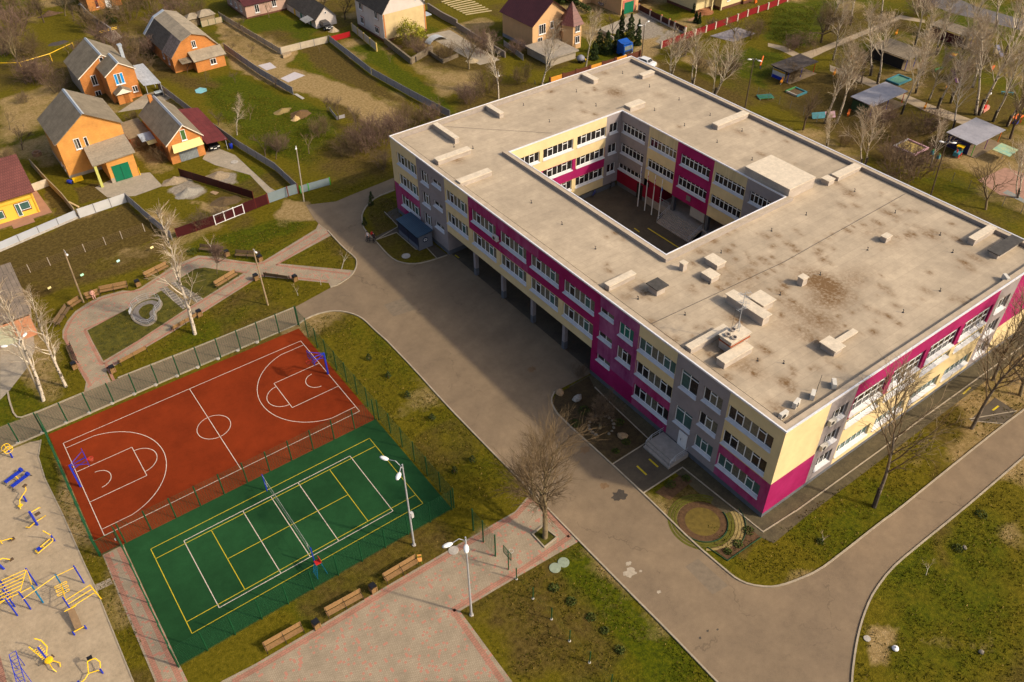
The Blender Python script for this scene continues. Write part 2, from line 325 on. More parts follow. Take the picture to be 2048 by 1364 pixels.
def cracks(m, sc, w, dark):
    b = m.node_tree.nodes['Principled BSDF']; L = m.node_tree.links.new; src = b.inputs['Base Color'].links[0].from_socket; tc = node(m, 'ShaderNodeTexCoord')
    nz = node(m, 'ShaderNodeTexNoise'); nz.inputs['Scale'].default_value = .9; nz.inputs['Detail'].default_value = 5; L(tc.outputs['Object'], nz.inputs[0])
    mx = node(m, 'ShaderNodeMix', data_type='RGBA'); mx.inputs[0].default_value = .12; L(tc.outputs['Object'], mx.inputs[6]); mx.inputs[0].default_value = .0
    ad = node(m, 'ShaderNodeVectorMath', operation='MULTIPLY_ADD'); L(nz.outputs[1], ad.inputs[0]); ad.inputs[1].default_value = (2.6,2.6,0); L(tc.outputs['Object'], ad.inputs[2])
    vo = node(m, 'ShaderNodeTexVoronoi', feature='DISTANCE_TO_EDGE'); vo.inputs['Scale'].default_value = sc; L(ad.outputs[0], vo.inputs[0])
    lo = node(m, 'ShaderNodeTexNoise'); lo.inputs['Scale'].default_value = .22; L(tc.outputs['Object'], lo.inputs[0])
    th = node(m, 'ShaderNodeMath', operation='MULTIPLY_ADD'); L(lo.outputs[0], th.inputs[0]); th.inputs[1].default_value = w*6; th.inputs[2].default_value = -w*2.6
    lt = node(m, 'ShaderNodeMath', operation='LESS_THAN'); L(vo.outputs['Distance'], lt.inputs[0]); L(th.outputs[0], lt.inputs[1])
    mu = node(m, 'ShaderNodeMix', data_type='RGBA', blend_type='MULTIPLY'); L(lt.outputs[0], mu.inputs[0]); L(src, mu.inputs[6]); mu.inputs[7].default_value = (dark,dark,dark,1); L(mu.outputs[2], b.inputs['Base Color']); return m
ASPH = multi(mat('worn_asphalt', (.160,.117,.075), .9, c2=(.218,.158,.098), sc=.12, bump=.25, bsc=14), [(.5,.86,1.12),(2.2,.93,1.06),(12,.86,1.12)]); cracks(ASPH, .09, .0045, .8)
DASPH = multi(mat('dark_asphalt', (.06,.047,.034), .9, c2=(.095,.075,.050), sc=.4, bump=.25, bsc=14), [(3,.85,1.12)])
PAVE = brickmat('pavers_grey', (.34,.28,.205), (.28,.23,.17), (.17,.13,.085), .42, .21, 'xy', msize=.02)
PINK = brickmat('pavers_red', (.36,.17,.12), (.31,.15,.10), (.2,.12,.08), .42, .21, 'xy', msize=.02)
def paver_mix(name, frac, gs=.42):
    """grey pavers with single red ones strewn among them"""
    m = brickmat(name, (.35,.285,.205), (.30,.245,.175), (.19,.145,.09), gs, gs/2, 'xy', msize=.016)
    L = m.node_tree.links.new; b = m.node_tree.nodes['Principled BSDF']; src = b.inputs['Base Color'].links[0].from_socket; tc = node(m, 'ShaderNodeTexCoord')
    mp = node(m, 'ShaderNodeVectorMath', operation='DIVIDE'); mp.inputs[1].default_value = (gs, gs, 1); L(tc.outputs['Object'], mp.inputs[0])
    fl = node(m, 'ShaderNodeVectorMath', operation='FLOOR'); L(mp.outputs[0], fl.inputs[0]); wn = node(m, 'ShaderNodeTexWhiteNoise', noise_dimensions='2D'); L(fl.outputs[0], wn.inputs[0])
    big = node(m, 'ShaderNodeTexNoise'); big.inputs['Scale'].default_value = .35; L(tc.outputs['Object'], big.inputs[0])
    ad = node(m, 'ShaderNodeMath', operation='MULTIPLY_ADD'); L(big.outputs[0], ad.inputs[0]); ad.inputs[1].default_value = .22; L(wn.outputs[0], ad.inputs[2])
    gt = node(m, 'ShaderNodeMath', operation='GREATER_THAN'); gt.inputs[1].default_value = 1.15-frac; L(ad.outputs[0], gt.inputs[0])
    mx = node(m, 'ShaderNodeMix', data_type='RGBA'); L(gt.outputs[0], mx.inputs[0]); L(src, mx.inputs[6]); mx.inputs[7].default_value = (.37,.17,.12,1); L(mx.outputs[2], b.inputs['Base Color']); return m
PMIX = paver_mix('pavers_strewn_red', .145, .21); PMIX2 = paver_mix('pavers_path', .13, .2)
SAND = multi(mat('trodden_sand', (.30,.235,.155), .95, c2=(.37,.29,.195), sc=.6, bump=.4, bsc=9), [(2.5,.82,1.14)])
GRAVM = multi(mat('yard_concrete', (.26,.22,.165), .95, c2=(.34,.29,.22), sc=.8, bump=.2), [(3,.8,1.15)])
# main road with its arms (one sheet)
RW = [(774,682),(829,739),(887,804),(974,894),(1024,944),(1159,1083),(1259,1185),(1340,1266),(1434,1364)]
RE0 = [(894,511),(862,522),(837,528),(812,528),(789,521),(772,506),(752,483),(729,461),(724,443),(724,428),(734,411),(752,395),(789,381)]
RE1 = [(1179,748),(1109,784),(1102,799),(1106,814),(1119,834),(1224,929),(1286,987),(1319,1019),(1386,1085),(1454,1143),(1474,1159),(1499,1170),(1536,1175),(1561,1172),(1598,1159),(1636,1142),(1673,1115),(1761,1045),(1795,1021),(1861,967),(1923,917),(2011,847),(2048,820),(2200,700)]
RR = [(2200,780),(2048,914),(1981,972),(1921,1023),(1816,1108),(1781,1139),(1748,1183),(1733,1215),(1721,1250),(1713,1285),(1707,1323),(1703,1364),(1700,1480)]
RL = [(587,616),(662,575),(677,570),(702,553),(712,538),(714,526),(712,516),(687,496),(664,471),(656,462),(637,447),(626,435),(612,410),(672,403),(700,391),(789,355)]
RJ = [(597,649),(607,641),(629,630),(662,622),(687,623),(712,630),(729,640),(749,660),(774,682)]
sheet('road', RW+[(1480,1410),(1700,1480)]+RR[::-1][1:]+RE1[::-1]+[(1250,640)]+[(1060,430)]+[(900,470)]+RE0+RL[::-1]+[(425,682),(237,756),(47,836),(0,854),(-80,890),(-80,935),(0,903),(133,847),(399,732)]+RJ, ASPH, .004)
# courtyard, passage and apron round the school: darker asphalt
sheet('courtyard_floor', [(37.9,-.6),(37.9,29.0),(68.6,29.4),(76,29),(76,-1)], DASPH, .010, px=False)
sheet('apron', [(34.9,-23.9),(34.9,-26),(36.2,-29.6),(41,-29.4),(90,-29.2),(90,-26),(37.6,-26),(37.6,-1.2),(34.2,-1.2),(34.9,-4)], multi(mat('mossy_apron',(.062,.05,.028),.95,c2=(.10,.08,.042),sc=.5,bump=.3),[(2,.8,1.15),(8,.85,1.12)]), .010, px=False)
sheet('entrance_path', [(1225,929),(1301,880),(1365,935),(1287,986)], DASPH, .014)
sheet('bin_yard', [(769,428),(800,412),(800,448),(845,470),(897,511),(873,516),(852,494),(832,499),(793,465),(752,479),(749,474),(797,452)], DASPH, .012)
sheet('gate_yard', [(1940,840),(1990,795),(2033,823),(2008,848)], DASPH, .012)
SOILB = multi(mat('dark_bed_soil',(.035,.022,.010),.95,c2=(.075,.05,.018),sc=1.2,bump=.6),[(4,.7,1.3)])
sheet('flower_bed_soil',[(1178,753),(1112,790),(1105,800),(1109,814),(1122,833),(1224,925),(1299,880),(1232,817),(1189,777)],SOILB,.018)
# kerbs
KM = mat('kerb_stone', (.31,.26,.19), .9, .2, 1.2)
kb = MB()
for l in (RW, RE0, RE1[1:], RR, RJ, [(587,616),(425,682),(237,756)], [(167,786),(47,836),(30,834),(19,802),(16,785)], [(0,903),(37,888),(133,847),(399,732),(597,648)], RL[1:10]): strip(kb, smooth(G2(l), 1), .16, -.02, .11)
strip(kb, G2([(1591,1023),(1761,900),(1831,847),(2048,690)]), .12, -.02, .08); strip(kb, G2([(1224,929),(1300,881)]), .12, -.02, .08); strip(kb, G2([(1287,986),(1365,935),(1526,1064),(1590,1023)]), .12, -.02, .08)
strip(kb, G2([(1301,882),(1230,815),(1190,775)]), .12, -.02, .07); strip(kb, G2([(769,424),(797,453),(752,480)]), .1, -.02, .07); strip(kb, G2([(752,480),(793,465),(832,499),(852,494),(873,516)]), .1, -.02, .07)
strip(kb, G2([(82,880),(77,914),(90,957),(125,1028),(170,1130),(190,1173),(225,1260),(267,1364)]), .1, -.02, .06)
strip(kb, G2([(1943,842),(2008,848)]), .1, -.02, .06); strip(kb, G2([(1940,838),(2033,822)]), .1, -.02, .05)
structure(kb.build('kerb', KM))
# park paths
sheet('park_path', [(637,447),(632,458),(527,522),(512,526),(467,520),(425,513),(395,511),(345,533),(280,576),(265,582),(245,581),(200,593),(175,606),(150,623),(135,641),(125,661),(125,676),(135,690),(147,722),(172,764),(168,785),(222,763),(212,742),(345,664),(512,558),(528,553),(657,566),(662,575),(700,553),(709,541),(559,527),(662,471),(657,462)], PMIX2, .008)
for n_, l in enumerate(([(487,546),(445,541),(410,535),(390,538),(320,583),(175,661),(185,682),(207,722),(275,682),(375,616),(405,598)],)):
    sheet('lawn', l, MATS.get('lawn') or multi(mat('lawn', (.035,.036,.002), .95, c2=(.10,.085,.006), sc=1.4, bump=.7, bsc=9), [(.4,.75,1.2),(6,.65,1.35)]), .02)
pk = MB(); q = strip
for l in ([(634,463),(567,504),(530,525),(512,529),(468,524),(400,516),(350,537),(283,580),(245,586),(202,598),(155,626),(141,643),(131,664),(131,678),(152,722),(182,772)],
          [(660,464),(600,500),(552,530),(700,548)], [(655,562),(530,550),(512,554),(345,660),(213,737)], [(495,545),(408,540),(330,585),(169,660),(200,724),(208,728),(375,620),(490,551)], [(212,728),(228,762)]):
    strip(pk, G2(l), .34, .016, .016)
structure(pk.build('path_border', PINK))
# plaza and the path beside the green court
sheet('plaza', [(440,1364),(512,1327),(780,1168),(1030,1023),(1062,985),(1159,1082),(1045,1148),(920,1222),(1025,1364)], PMIX, .008)
sheet('side_path', [(205,1110),(247,1090),(305,1215),(376,1364),(310,1364),(235,1185)], PMIX, .008)
pk = MB()
for l in ([(465,1364),(520,1334),(785,1176),(1033,1030),(1065,995),(1140,1073),(1045,1138),(905,1220),(1006,1364)],): strip(pk, G2(l), .5, .014, .014)
for l in ([(213,1108),(243,1180),(322,1364)], [(238,1096),(292,1212),(362,1364)]): strip(pk, G2(l), .45, .014, .014)
structure(pk.build('plaza_border', PINK))
sheet('sand_pitch', [(-60,940),(0,908),(60,884),(82,880),(77,914),(90,957),(125,1028),(170,1130),(190,1173),(225,1260),(267,1364),(280,1400),(-60,1420)], SAND, .006)
sheet('corner_path', [(-30,1300),(0,1310),(14,1364),(-30,1380)], PINK, .012)
sheet('link_path', [(189,1170),(220,1156),(226,1167),(196,1182)], PAVE, .012)
# yards of the houses
YD = GRAVM
for l in ([(190,375),(240,350),(300,345),(325,372),(270,392),(215,395)], [(420,290),(470,310),(540,375),(575,395),(545,398),(500,350),(430,330),(405,318)], [(290,188),(330,178),(345,195),(300,215),(235,225)],
          [(155,10),(165,0),(230,0),(240,20)], [(1190,60),(1290,20),(1300,35),(1240,70)], [(900,60),(1000,120),(960,130),(850,70)], [(0,575),(60,600),(70,700),(55,735),(20,780),(0,800)], [(230,60),(245,75),(225,85),(205,72)]):
    sheet('yard', l, YD, .006)
sheet('footpath', [(1536,86),(1570,93),(1600,108),(1640,95),(1760,48),(1800,30),(1850,40),(1850,46),(1800,38),(1765,55),(1650,103),(1620,118),(1590,115),(1560,100),(1536,93)], SAND, .006)
sheet('footpath', [(1660,130),(1720,150),(1850,205),(1960,245),(1950,258),(1850,222),(1760,180),(1660,142)], SAND, .006)
sheet('play_floor', [(1955,360),(2010,335),(2060,350),(2060,400),(2000,390)], mat('play_rubber', (.30,.17,.12), .9, .2, 1.5), .008)
sheet('hopscotch_path', [(2005,385),(2015,380),(2060,405),(2060,412)], mat('play_tiles', (.30,.22,.16), .9, c2=(.12,.2,.22), sc=1.5), .012)
# courts
def court(name, x0, y0, x1, y1, c, var):
    m = multi(mat(name, c, .9, var, .12, .15, 20, spec=.08), [(.09,.86,1.16),(.35,.9,1.1),(1.6,.92,1.07),(8,.9,1.08)])
    return structure(MB().face([(x0,y0,.014),(x1,y0,.014),(x1,y1,.014),(x0,y1,.014)]).build(name, m))
court('red_court', -15.95, 7.62, 13.85, 27.1, (.172,.024,.005), .16); court('green_court', -13.8, -7.75, 13.85, 7.62, (.012,.052,.017), .2)
def lines(name, m, segs, w):
    mb = MB()
    for s_ in segs: strip(mb, s_, w, .02, .02)
    return structure(mb.build(name, m))
def arc(cx, cy, r, a0, a1, n=28): return [(cx+r*math.cos(math.radians(a0+(a1-a0)*i/n)), cy+r*math.sin(math.radians(a0+(a1-a0)*i/n))) for i in range(n+1)]
WL = mat('white_line', (.55,.47,.39), .85, .2, 3); YL = mat('yellow_line', (.46,.35,.012), .8, .12, 2)
bx0, bx1, by0, by1 = -15.0, 13.0, 9.75, 24.75; bm = (by0+by1)/2; mx_ = (bx0+bx1)/2
rect = lambda a, b, c, d: [(a,b),(c,b),(c,d),(a,d),(a,b)]
sg = [rect(bx0,by0,bx1,by1), [(mx_,by0),(mx_,by1)], arc(mx_,bm,1.8,0,360)]
for s_ in (1, -1):
    e = bx0 if s_ > 0 else bx1; hx = e+s_*1.575
    sg += [[(e,bm-2.45),(e+s_*5.8,bm-2.45),(e+s_*5.8,bm+2.45),(e,bm+2.45)], arc(e+s_*5.8,bm,1.8,-90 if s_ > 0 else 90,90 if s_ > 0 else 270), arc(hx,bm,1.25,-90 if s_ > 0 else 90,90 if s_ > 0 else 270)]
    t = math.degrees(math.asin(6.6/6.75)); A = arc(hx,bm,6.75,-t,t) if s_ > 0 else arc(hx,bm,6.75,180+t,180-t)
    sg += [[(e,bm-6.6)]+A+[(e,bm+6.6)]]
lines('court_markings', WL, sg, .068)
lines('tennis_markings', YL, [rect(-11.885,-5.485,11.885,5.485), [(-11.885,4.115),(11.885,4.115)], [(-11.885,-4.115),(11.885,-4.115)], [(-6.4,-4.115),(-6.4,4.115)], [(6.4,-4.115),(6.4,4.115)], [(-6.4,0),(6.4,0)]], .068)
lines('volleyball_markings', WL, [rect(-9,-4.5,9,4.5), [(0,-4.5),(0,4.5)], [(-3,-4.5),(-3,4.5)], [(3,-4.5),(3,4.5)]], .068)
lines('yard_markings', YL, [G2([(1298,918),(1316,934)]), G2([(1274,932),(1293,950)]), [(62.4,18.5),(62.3,17.3)], [(63.95,17.3),(64,9)], G2([(910,510),(918,516)]), G2([(1926,788),(1941,775)]), G2([(1985,821),(1997,812)])], .2)
# manhole covers, flat in the ground
for px, r, c in (((1110,1136),.55,'g'),((1127,1125),.55,'g'),((812,512),.6,'s'),((907,1101),.5,'s'),((469,324),.6,'s'),((1734,1277),.3,'s')):
    p = g(*px); o = MB().lathe((p[0],p[1],0), [(r,-.02),(r,.05),(r*.92,.06),(r*.3,.065)], 20).build('manhole_cover', mat('manhole_green', (.22,.26,.19), .8, .15) if c == 'g' else M['concrete'])
    tag(o, {(1110,1136):'pale green round manhole cover, nearer the plaza of the two in the lawn',(1127,1125):'pale green round manhole cover, nearer the road of the two in the lawn',(812,512):'round concrete manhole lid in the lawn near the bin shelter',(907,1101):'round dark manhole lid beside the double lamp on the plaza edge',(469,324):'round manhole lid in the concrete drive before the carport',(1734,1277):'small round lid in the lawn near the right road bend'}[px], 'manhole cover')

def blot(name, px, m, z=.009, seed=1, s=1., n=22):
    r = random.Random(seed); p = g(*px); P = []
    for i in range(n): a = 6.283*i/n; q = s*r.uniform(.55,1.15); P.append((p[0]+q*math.cos(a)*1.25, p[1]+q*math.sin(a)))
    sheet(name, smooth(P+P[:1],1)[:-1], m, z, px=False)
DAMP = mat('damp_stain', (.055,.045,.035), .6, .25, 2); LIMES = mat('lime_stain', (.34,.29,.22), .9, .2, 4); PATCHM = mat('asphalt_patch', (.165,.128,.088), .9, .15, 2)
blot('road_stain', (1239,990), DAMP, s=.75, seed=3); blot('road_stain', (1260,1146), LIMES, s=.55, seed=5); blot('road_stain', (1257,1127), LIMES, s=.25, seed=6); blot('road_stain', (1281,1142), LIMES, s=.15, seed=7); blot('road_stain', (1318,1184), LIMES, s=.2, seed=8)
for k, (px, w_) in enumerate((((1170,900),.5),((1208,972),.45),((1064,738),.5),((1415,1262),.12),((1435,1259),.1),((1400,1276),.12))): blot('road_stain', px, DAMP if k > 2 else mat('rusty_stain',(.17,.105,.055),.9,.2,3), s=w_, seed=20+k)
for k, q in enumerate(([(27.5,-30),(29.3,-30.2),(29.2,-26.5),(27.6,-26.4)],[(24.5,22),(27.5,21.5),(27.8,24.5),(24.7,24.8)])): sheet('road_patch', q, PATCHM, .0085, px=False)
# tufts of grass and dead leaves: uncountable, one object
def tufts():
    LAWNS = [[(604,650),(662,628),(712,636),(774,690),(974,900),(1040,960),(930,1040),(760,850),(625,680)],[(1050,1150),(1158,1090),(1428,1364),(1040,1364),(935,1222)],[(480,1330),(905,1050),(1020,1010),(900,1080),(520,1310)],[(1310,1000),(1530,1170),(1600,1155),(1760,1040),(2048,810),(2048,720),(1830,870),(1600,1030),(1520,1085)],[(1725,1240),(1790,1140),(2048,930),(2048,1364),(1712,1364)],
      [(190,660),(320,590),(400,540),(480,548),(380,610),(210,715)],[(240,745),(345,670),(515,562),(650,575),(580,612),(425,675)],[(400,480),(560,440),(625,450),(520,515),(430,505)],[(575,525),(665,475),(700,520),(700,540)],[(30,820),(20,790),(110,700),(165,740),(160,780)],[(85,880),(205,1110),(280,1270),(300,1364),(270,1364),(170,1130),(120,1010)],[(735,420),(790,390),(800,420),(755,475)],[(640,385),(780,350),(700,385)],[(1500,20),(1640,10),(1600,100),(1540,80)],[(400,170),(560,200),(680,280),(620,340),(460,260)]]
    r = np.random.default_rng(3); V = []; F = []; MI = []
    for L_ in LAWNS:
        P = [g(*q)[:2] for q in L_]; xa, xb = min(p[0] for p in P), max(p[0] for p in P); ya, yb = min(p[1] for p in P), max(p[1] for p in P); n = int((xb-xa)*(yb-ya)*26); X = r.uniform(xa,xb,n); Y = r.uniform(ya,yb,n)
        k = inpoly(P,X,Y) & (vnoise(X,Y,1.6,12)+.5*vnoise(X,Y,.5,13) > .62); X, Y = X[k], Y[k]
        for x, y, a, h, w, q, u in zip(X, Y, r.uniform(0,6.28,len(X)), r.uniform(.05,.17,len(X)), r.uniform(.03,.09,len(X)), r.uniform(-.12,.12,len(X)), r.random(len(X))):
            i = len(V); c, s_ = math.cos(a)*w, math.sin(a)*w; V += [(x-c,y-s_,0),(x+c,y+s_,0),(x+q,y+q*.6,h)]; F.append((i,i+1,i+2)); MI.append(0 if u < .55 else (1 if u < .93 else 2))
    me = bpy.data.meshes.new('grass_tufts'); me.from_pydata(V,[],F)
    for m in (mat('blade_green',(.055,.056,.003),.9,.3,3,spec=.1), mat('blade_olive',(.105,.083,.008),.9,.3,3,spec=.1), mat('blade_straw',(.24,.165,.045),.9,.2,3,spec=.1)): me.materials.append(m)
    me.polygons.foreach_set('material_index', MI); o = bpy.data.objects.new('grass_tufts', me); COL.objects.link(o); tag(o,'short tufts of green and straw coloured grass on the lawns','grass'); o['kind'] = 'stuff'
tufts()
# ---------------------------------------------------------------- the school
CREAM = multi(mat('cream_plaster', (.66,.52,.28), .9, .05, .5), [(.25,.93,1.05)])
MAGENTA = multi(mat('magenta_plaster', (.27,.001,.075), .8, c2=(.335,.013,.11), sc=.35), [(1.2,.9,1.08)])
FADED = mat('faded_magenta_plaster', (.21,.014,.10), .85, c2=(.35,.11,.225), sc=.6, streak=.45)
FADED2 = mat('worn_magenta_plaster', (.29,.001,.08), .85, c2=(.37,.085,.19), sc=.6, streak=.3)
GREYW = multi(mat('grey_plaster', (.27,.235,.235), .9, .07, .6), [(.3,.92,1.05)])
PLINTH = mat('grey_plinth', (.105,.11,.125), .9, .15, 1)
MAROON = mat('maroon_plaster', (.22,.004,.025), .85, .1, .6)
STREAKC = mat('stained_cream_plaster', (.62,.49,.27), .9, c2=(.42,.33,.18), sc=1.6, streak=.08)
DARKIN = mat('dark_interior', (.02,.017,.015), .9, .2)  # near black; on pavilions and the ruin it paints in the shade of openings
school = thing('school_building', 'three storey cream, magenta and grey school round a courtyard under a flat roof', 'school', (0,0,0))
WALLM = [CREAM, MAGENTA, FADED, GREYW, PLINTH, MAROON, FADED2, STREAKC]
C_, G_, F_, Y_, P_, R_, W_, T_ = range(8)
ZT, ZR = 12.33, 11.85
class Facade:
    """wall in the plane u (along) x z; org + u*du, outward normal nn; openings are real holes with reveals"""
    def __init__(s, org, du, nn): s.o = Vector(org); s.du = Vector(du); s.n = Vector(nn); s.win = []; s.cols = []
    def P(s, u, z, d=0.): p = s.o+s.du*u+s.n*d; return (p.x, p.y, z)
    def col(s, u0, u1, z0, z1, c): s.cols.append((u0,u1,z0,z1,c))
    def cat(s, u, z):
        r = None
        for u0,u1,z0,z1,c in s.cols:
            if u0 <= u <= u1 and z0 <= z <= z1: r = c
        return r
    def build(s, name, rec=.24):
        us = sorted({round(x, 3) for c in s.cols for x in c[:2]} | {round(x, 3) for w in s.win for x in w[:2]})
        zs = sorted({round(x, 3) for c in s.cols for x in c[2:4]} | {round(x, 3) for w in s.win for x in w[2:4]})
        mb = MB()
        def q(a, m):
            v = [Vector(p) for p in a]; nn = (v[1]-v[0]).cross(v[2]-v[0])
            mb.face(a if nn.dot(s.n) >= 0 else a[::-1], m)
        for u0, u1 in zip(us, us[1:]):
            for z0, z1 in zip(zs, zs[1:]):
                u, z = (u0+u1)/2, (z0+z1)/2; c = s.cat(u, z)
                if c is None or any(w[0] < u < w[1] and w[2] < z < w[3] for w in s.win): continue
                q([s.P(u0,z0), s.P(u1,z0), s.P(u1,z1), s.P(u0,z1)], c)
        for w in s.win:
            u0,u1,z0,z1 = w[:4]; cm = s.cat(u0-.05, (z0+z1)/2); cm = cm if cm is not None else s.cat(u1+.05, (z0+z1)/2) or 0
            ct = s.cat((u0+u1)/2, z1+.05); ct = cm if ct is None else ct; R = rec+.08
            mb.face([s.P(u0,z0), s.P(u0,z1), s.P(u0,z1,-R), s.P(u0,z0,-R)], cm); mb.face([s.P(u1,z0), s.P(u1,z0,-R), s.P(u1,z1,-R), s.P(u1,z1)], cm)
            mb.face([s.P(u0,z1), s.P(u1,z1), s.P(u1,z1,-R), s.P(u0,z1,-R)], ct); mb.face([s.P(u0,z0), s.P(u0,z0,-R), s.P(u1,z0,-R), s.P(u1,z0)], cm)
        mb.build(name, WALLM, school)
        for w in s.win: s.window(w, rec)
    def window(s, w, rec):
        u0,u1,z0,z1,n,tr,gl = w[:7]; fr = MB(); pa = MB(); t = .042; D = -rec
        def bar(a, b, c, d):
            v = []
            for dep in (D, D+.07):
                v += [s.P(a,c,dep), s.P(b,c,dep), s.P(b,d,dep), s.P(a,d,dep)]
            fr.raw(v, [(0,1,2,3),(7,6,5,4),(0,4,5,1),(1,5,6,2),(2,6,7,3),(3,7,4,0)])
        zb = z0+.22
        bar(u0,u1,z1-.08,z1-.002); bar(u0,u1,zb,zb+.07)
        W = (u1-u0)/n
        for k in range(n+1):
            c = u0+k*W; c = min(max(c, u0+t), u1-t); bar(c-t, c+t, zb+.07, z1-.08)
        for k, f in tr:
            zz = zb+(z1-zb)*f
            bar(u0+k*W+t, u0+(k+1)*W-t, zz-.04, zz+.04)
        fr_o = fr.build('window', M['whiteframe'], school)
        for k in range(n):
            pa.face([s.P(u0+k*W+.02,zb,D+.02), s.P(u0+(k+1)*W-.02,zb,D+.02), s.P(u0+(k+1)*W-.02,z1,D+.02), s.P(u0+k*W+.02,z1,D+.02)], gl[k % len(gl)])
        pa.build('pane', GLASS, fr_o)
        si = MB(); a0, a1 = u0-.06, u1+.06
        pr = [(D+.03, z0+.20), (D+.03, z0+.002), (.003, z0+.002), (.003, z0-.03), (.13, z0-.03), (.13, z0+.03)]
        A = [s.P(a0 if d > 0 else u0+.004, z, d) for d, z in pr]; B = [s.P(a1 if d > 0 else u1-.004, z, d) for d, z in pr]; k = len(pr)
        si.raw(A+B, [tuple(range(k)), tuple(range(2*k-1, k-1, -1))]+[(j, k+j, k+(j+1) % k, (j+1) % k) for j in range(k)])
        si.build('sill', SILLM, fr_o)
SILLM = mat('painted_sill', (.52,.52,.54), .6, .08, 1.5)
GLASS = [M['darkglass'], M['tealglass'], M['beigeglass'], M['greenglass']]
def gl(n, kind='mix'):
    r = random.Random(n*7+len(bpy.data.objects))
    if kind == 'dark': return [0]
    return [r.choices([0,1,2], {'mix':(3,2,5),'teal':(1,6,1),'dk':(8,1,1)}[kind])[0] for _ in range(n)]
T6 = [(1,.72),(4,.72)]; T3 = [(1,.72)]; N_ = []
# west front (x = 37.5, u = -y so that u runs north to south)
XW = 37.5; fw = Facade((XW,0,0), (0,-1,0), (-1,0,0)); U = lambda y: -y
fw.col(U(42.9),U(36.0),5.35,ZT,C_); fw.col(U(42.9),U(36.0),.7,5.35,W_); fw.col(U(36.0),U(29.0),.7,ZT,Y_)
fw.col(U(29.0),U(23.5),4.0,ZT,C_); fw.col(U(23.5),U(-2.0),7.42,ZT,G_); fw.col(U(23.5),U(-1.0),4.0,7.42,C_)
fw.col(U(23.5),U(9.0),10.7,ZT,W_); fw.col(U(16.9),U(11),7.42,8.6,W_)
fw.col(U(-1.0),U(-8.05),.7,ZT,G_); fw.col(U(-1.95),U(-8.05),3.2,ZT,F_); fw.col(U(-8.05),U(-13.5),5.15,ZT,C_); fw.col(U(-8.05),U(-13.5),.7,5.15,W_)
fw.col(U(-13.5),U(-20.4),.7,ZT,Y_); fw.col(U(-20.4),U(-26.9),5.05,ZT,C_); fw.col(U(-20.4),U(-26.9),.7,5.05,W_)
def wn(f, a, b, z0, z1, n, tr, kind): f.win.append((min(a,b), max(a,b), z0, z1, n, tr, gl(n, kind)))
ROWS = [(8.72,10.68),(5.33,7.34),(1.96,3.95)]
for i, (a, b) in enumerate(ROWS):
    wn(fw, U(41.4),U(36.15),a,b,6,T6,'mix'); wn(fw, U(35.15),U(33.05),a,b+.12,3,T3,'mix'); wn(fw, U(32.15),U(29.85),a+1.1,b+.12,2,N_,'mix')
    if i < 2:
        wn(fw, U(28.85),U(23.8),a,b,6,T6,'mix')
        for y in (22.85,16.65,10.5,4.3): wn(fw, U(y),U(y-5.35),a,b,6,T6,'mix')
    wn(fw, U(-1.92),U(-4.2),a+.95,b,2,N_,'mix')
    if i < 2: fw.win.append((-U(5.0)*-1 if 0 else 5.0, 7.3, a, b, 3, T3, [3,3,3] if i == 0 else [2,0,0]))
    wn(fw, U(-8.1),U(-13.46),a,b,6,T6,'teal' if i == 0 else 'dk'); wn(fw, U(-17.3),U(-19.75),a-.05,b-.05,3,T3,'teal' if i == 2 else 'mix')
    wn(fw, U(-20.5),U(-25.9),a,b,6,T6,'teal' if i == 2 else 'dk')
for a, b in ((8.1,10.66),(3.15,5.65)): fw.win.append((14.25,16.6,a,b,2,[(0,.78),(1,.78)],[1,0] if a > 5 else [1,1]))
fw.build('west_wall')
# south front (y = -26.9)
fs = Facade((0,-26.9,0), (1,0,0), (0,-1,0))
fs.col(37.5,43.9,5.1,ZT,C_); fs.col(37.5,43.9,.7,5.1,G_); fs.col(43.9,47.9,.7,ZT,Y_); fs.col(47.9,72.35,.7,7.3,C_); fs.col(47.9,72.35,7.3,ZT,G_)
fs.col(72.35,76.3,.7,ZT,Y_); fs.col(76.3,82.75,.7,4.7,C_); fs.col(76.3,82.75,4.7,ZT,G_)
for i, z in enumerate((8.45,5.05,1.85)):
    wn(fs,44.75,47.1,z,z+1.98,3,T3,'dk')
    wn(fs,73.15,75.45,z-.3,z+1.75,3,T3,'dk')
for k in range(4):
    a = 48.05+6.2*k; b = a+5.35
    fs.win.append((a,b,7.62,10.35,5,[(j,f) for j in range(5) for f in (.38,.72)],[0])); wn(fs,a,b,5.98,7.1,6,N_,'teal'); wn(fs,a,b,1.68,3.5,6,T6,'teal')
fs.build('south_wall', .3)
# hidden north and east fronts keep the same grid
fn = Facade((0,42.9,0), (1,0,0), (0,1,0)); fn.col(37.5,82.75,.7,ZT,C_); fn.col(50,62,.7,ZT,Y_)
fe = Facade((82.75,0,0), (0,1,0), (1,0,0)); fe.col(-26.9,42.9,.7,ZT,C_); fe.col(-10,2,.7,ZT,G_); fe.build('east_wall'); fn.build('north_wall')
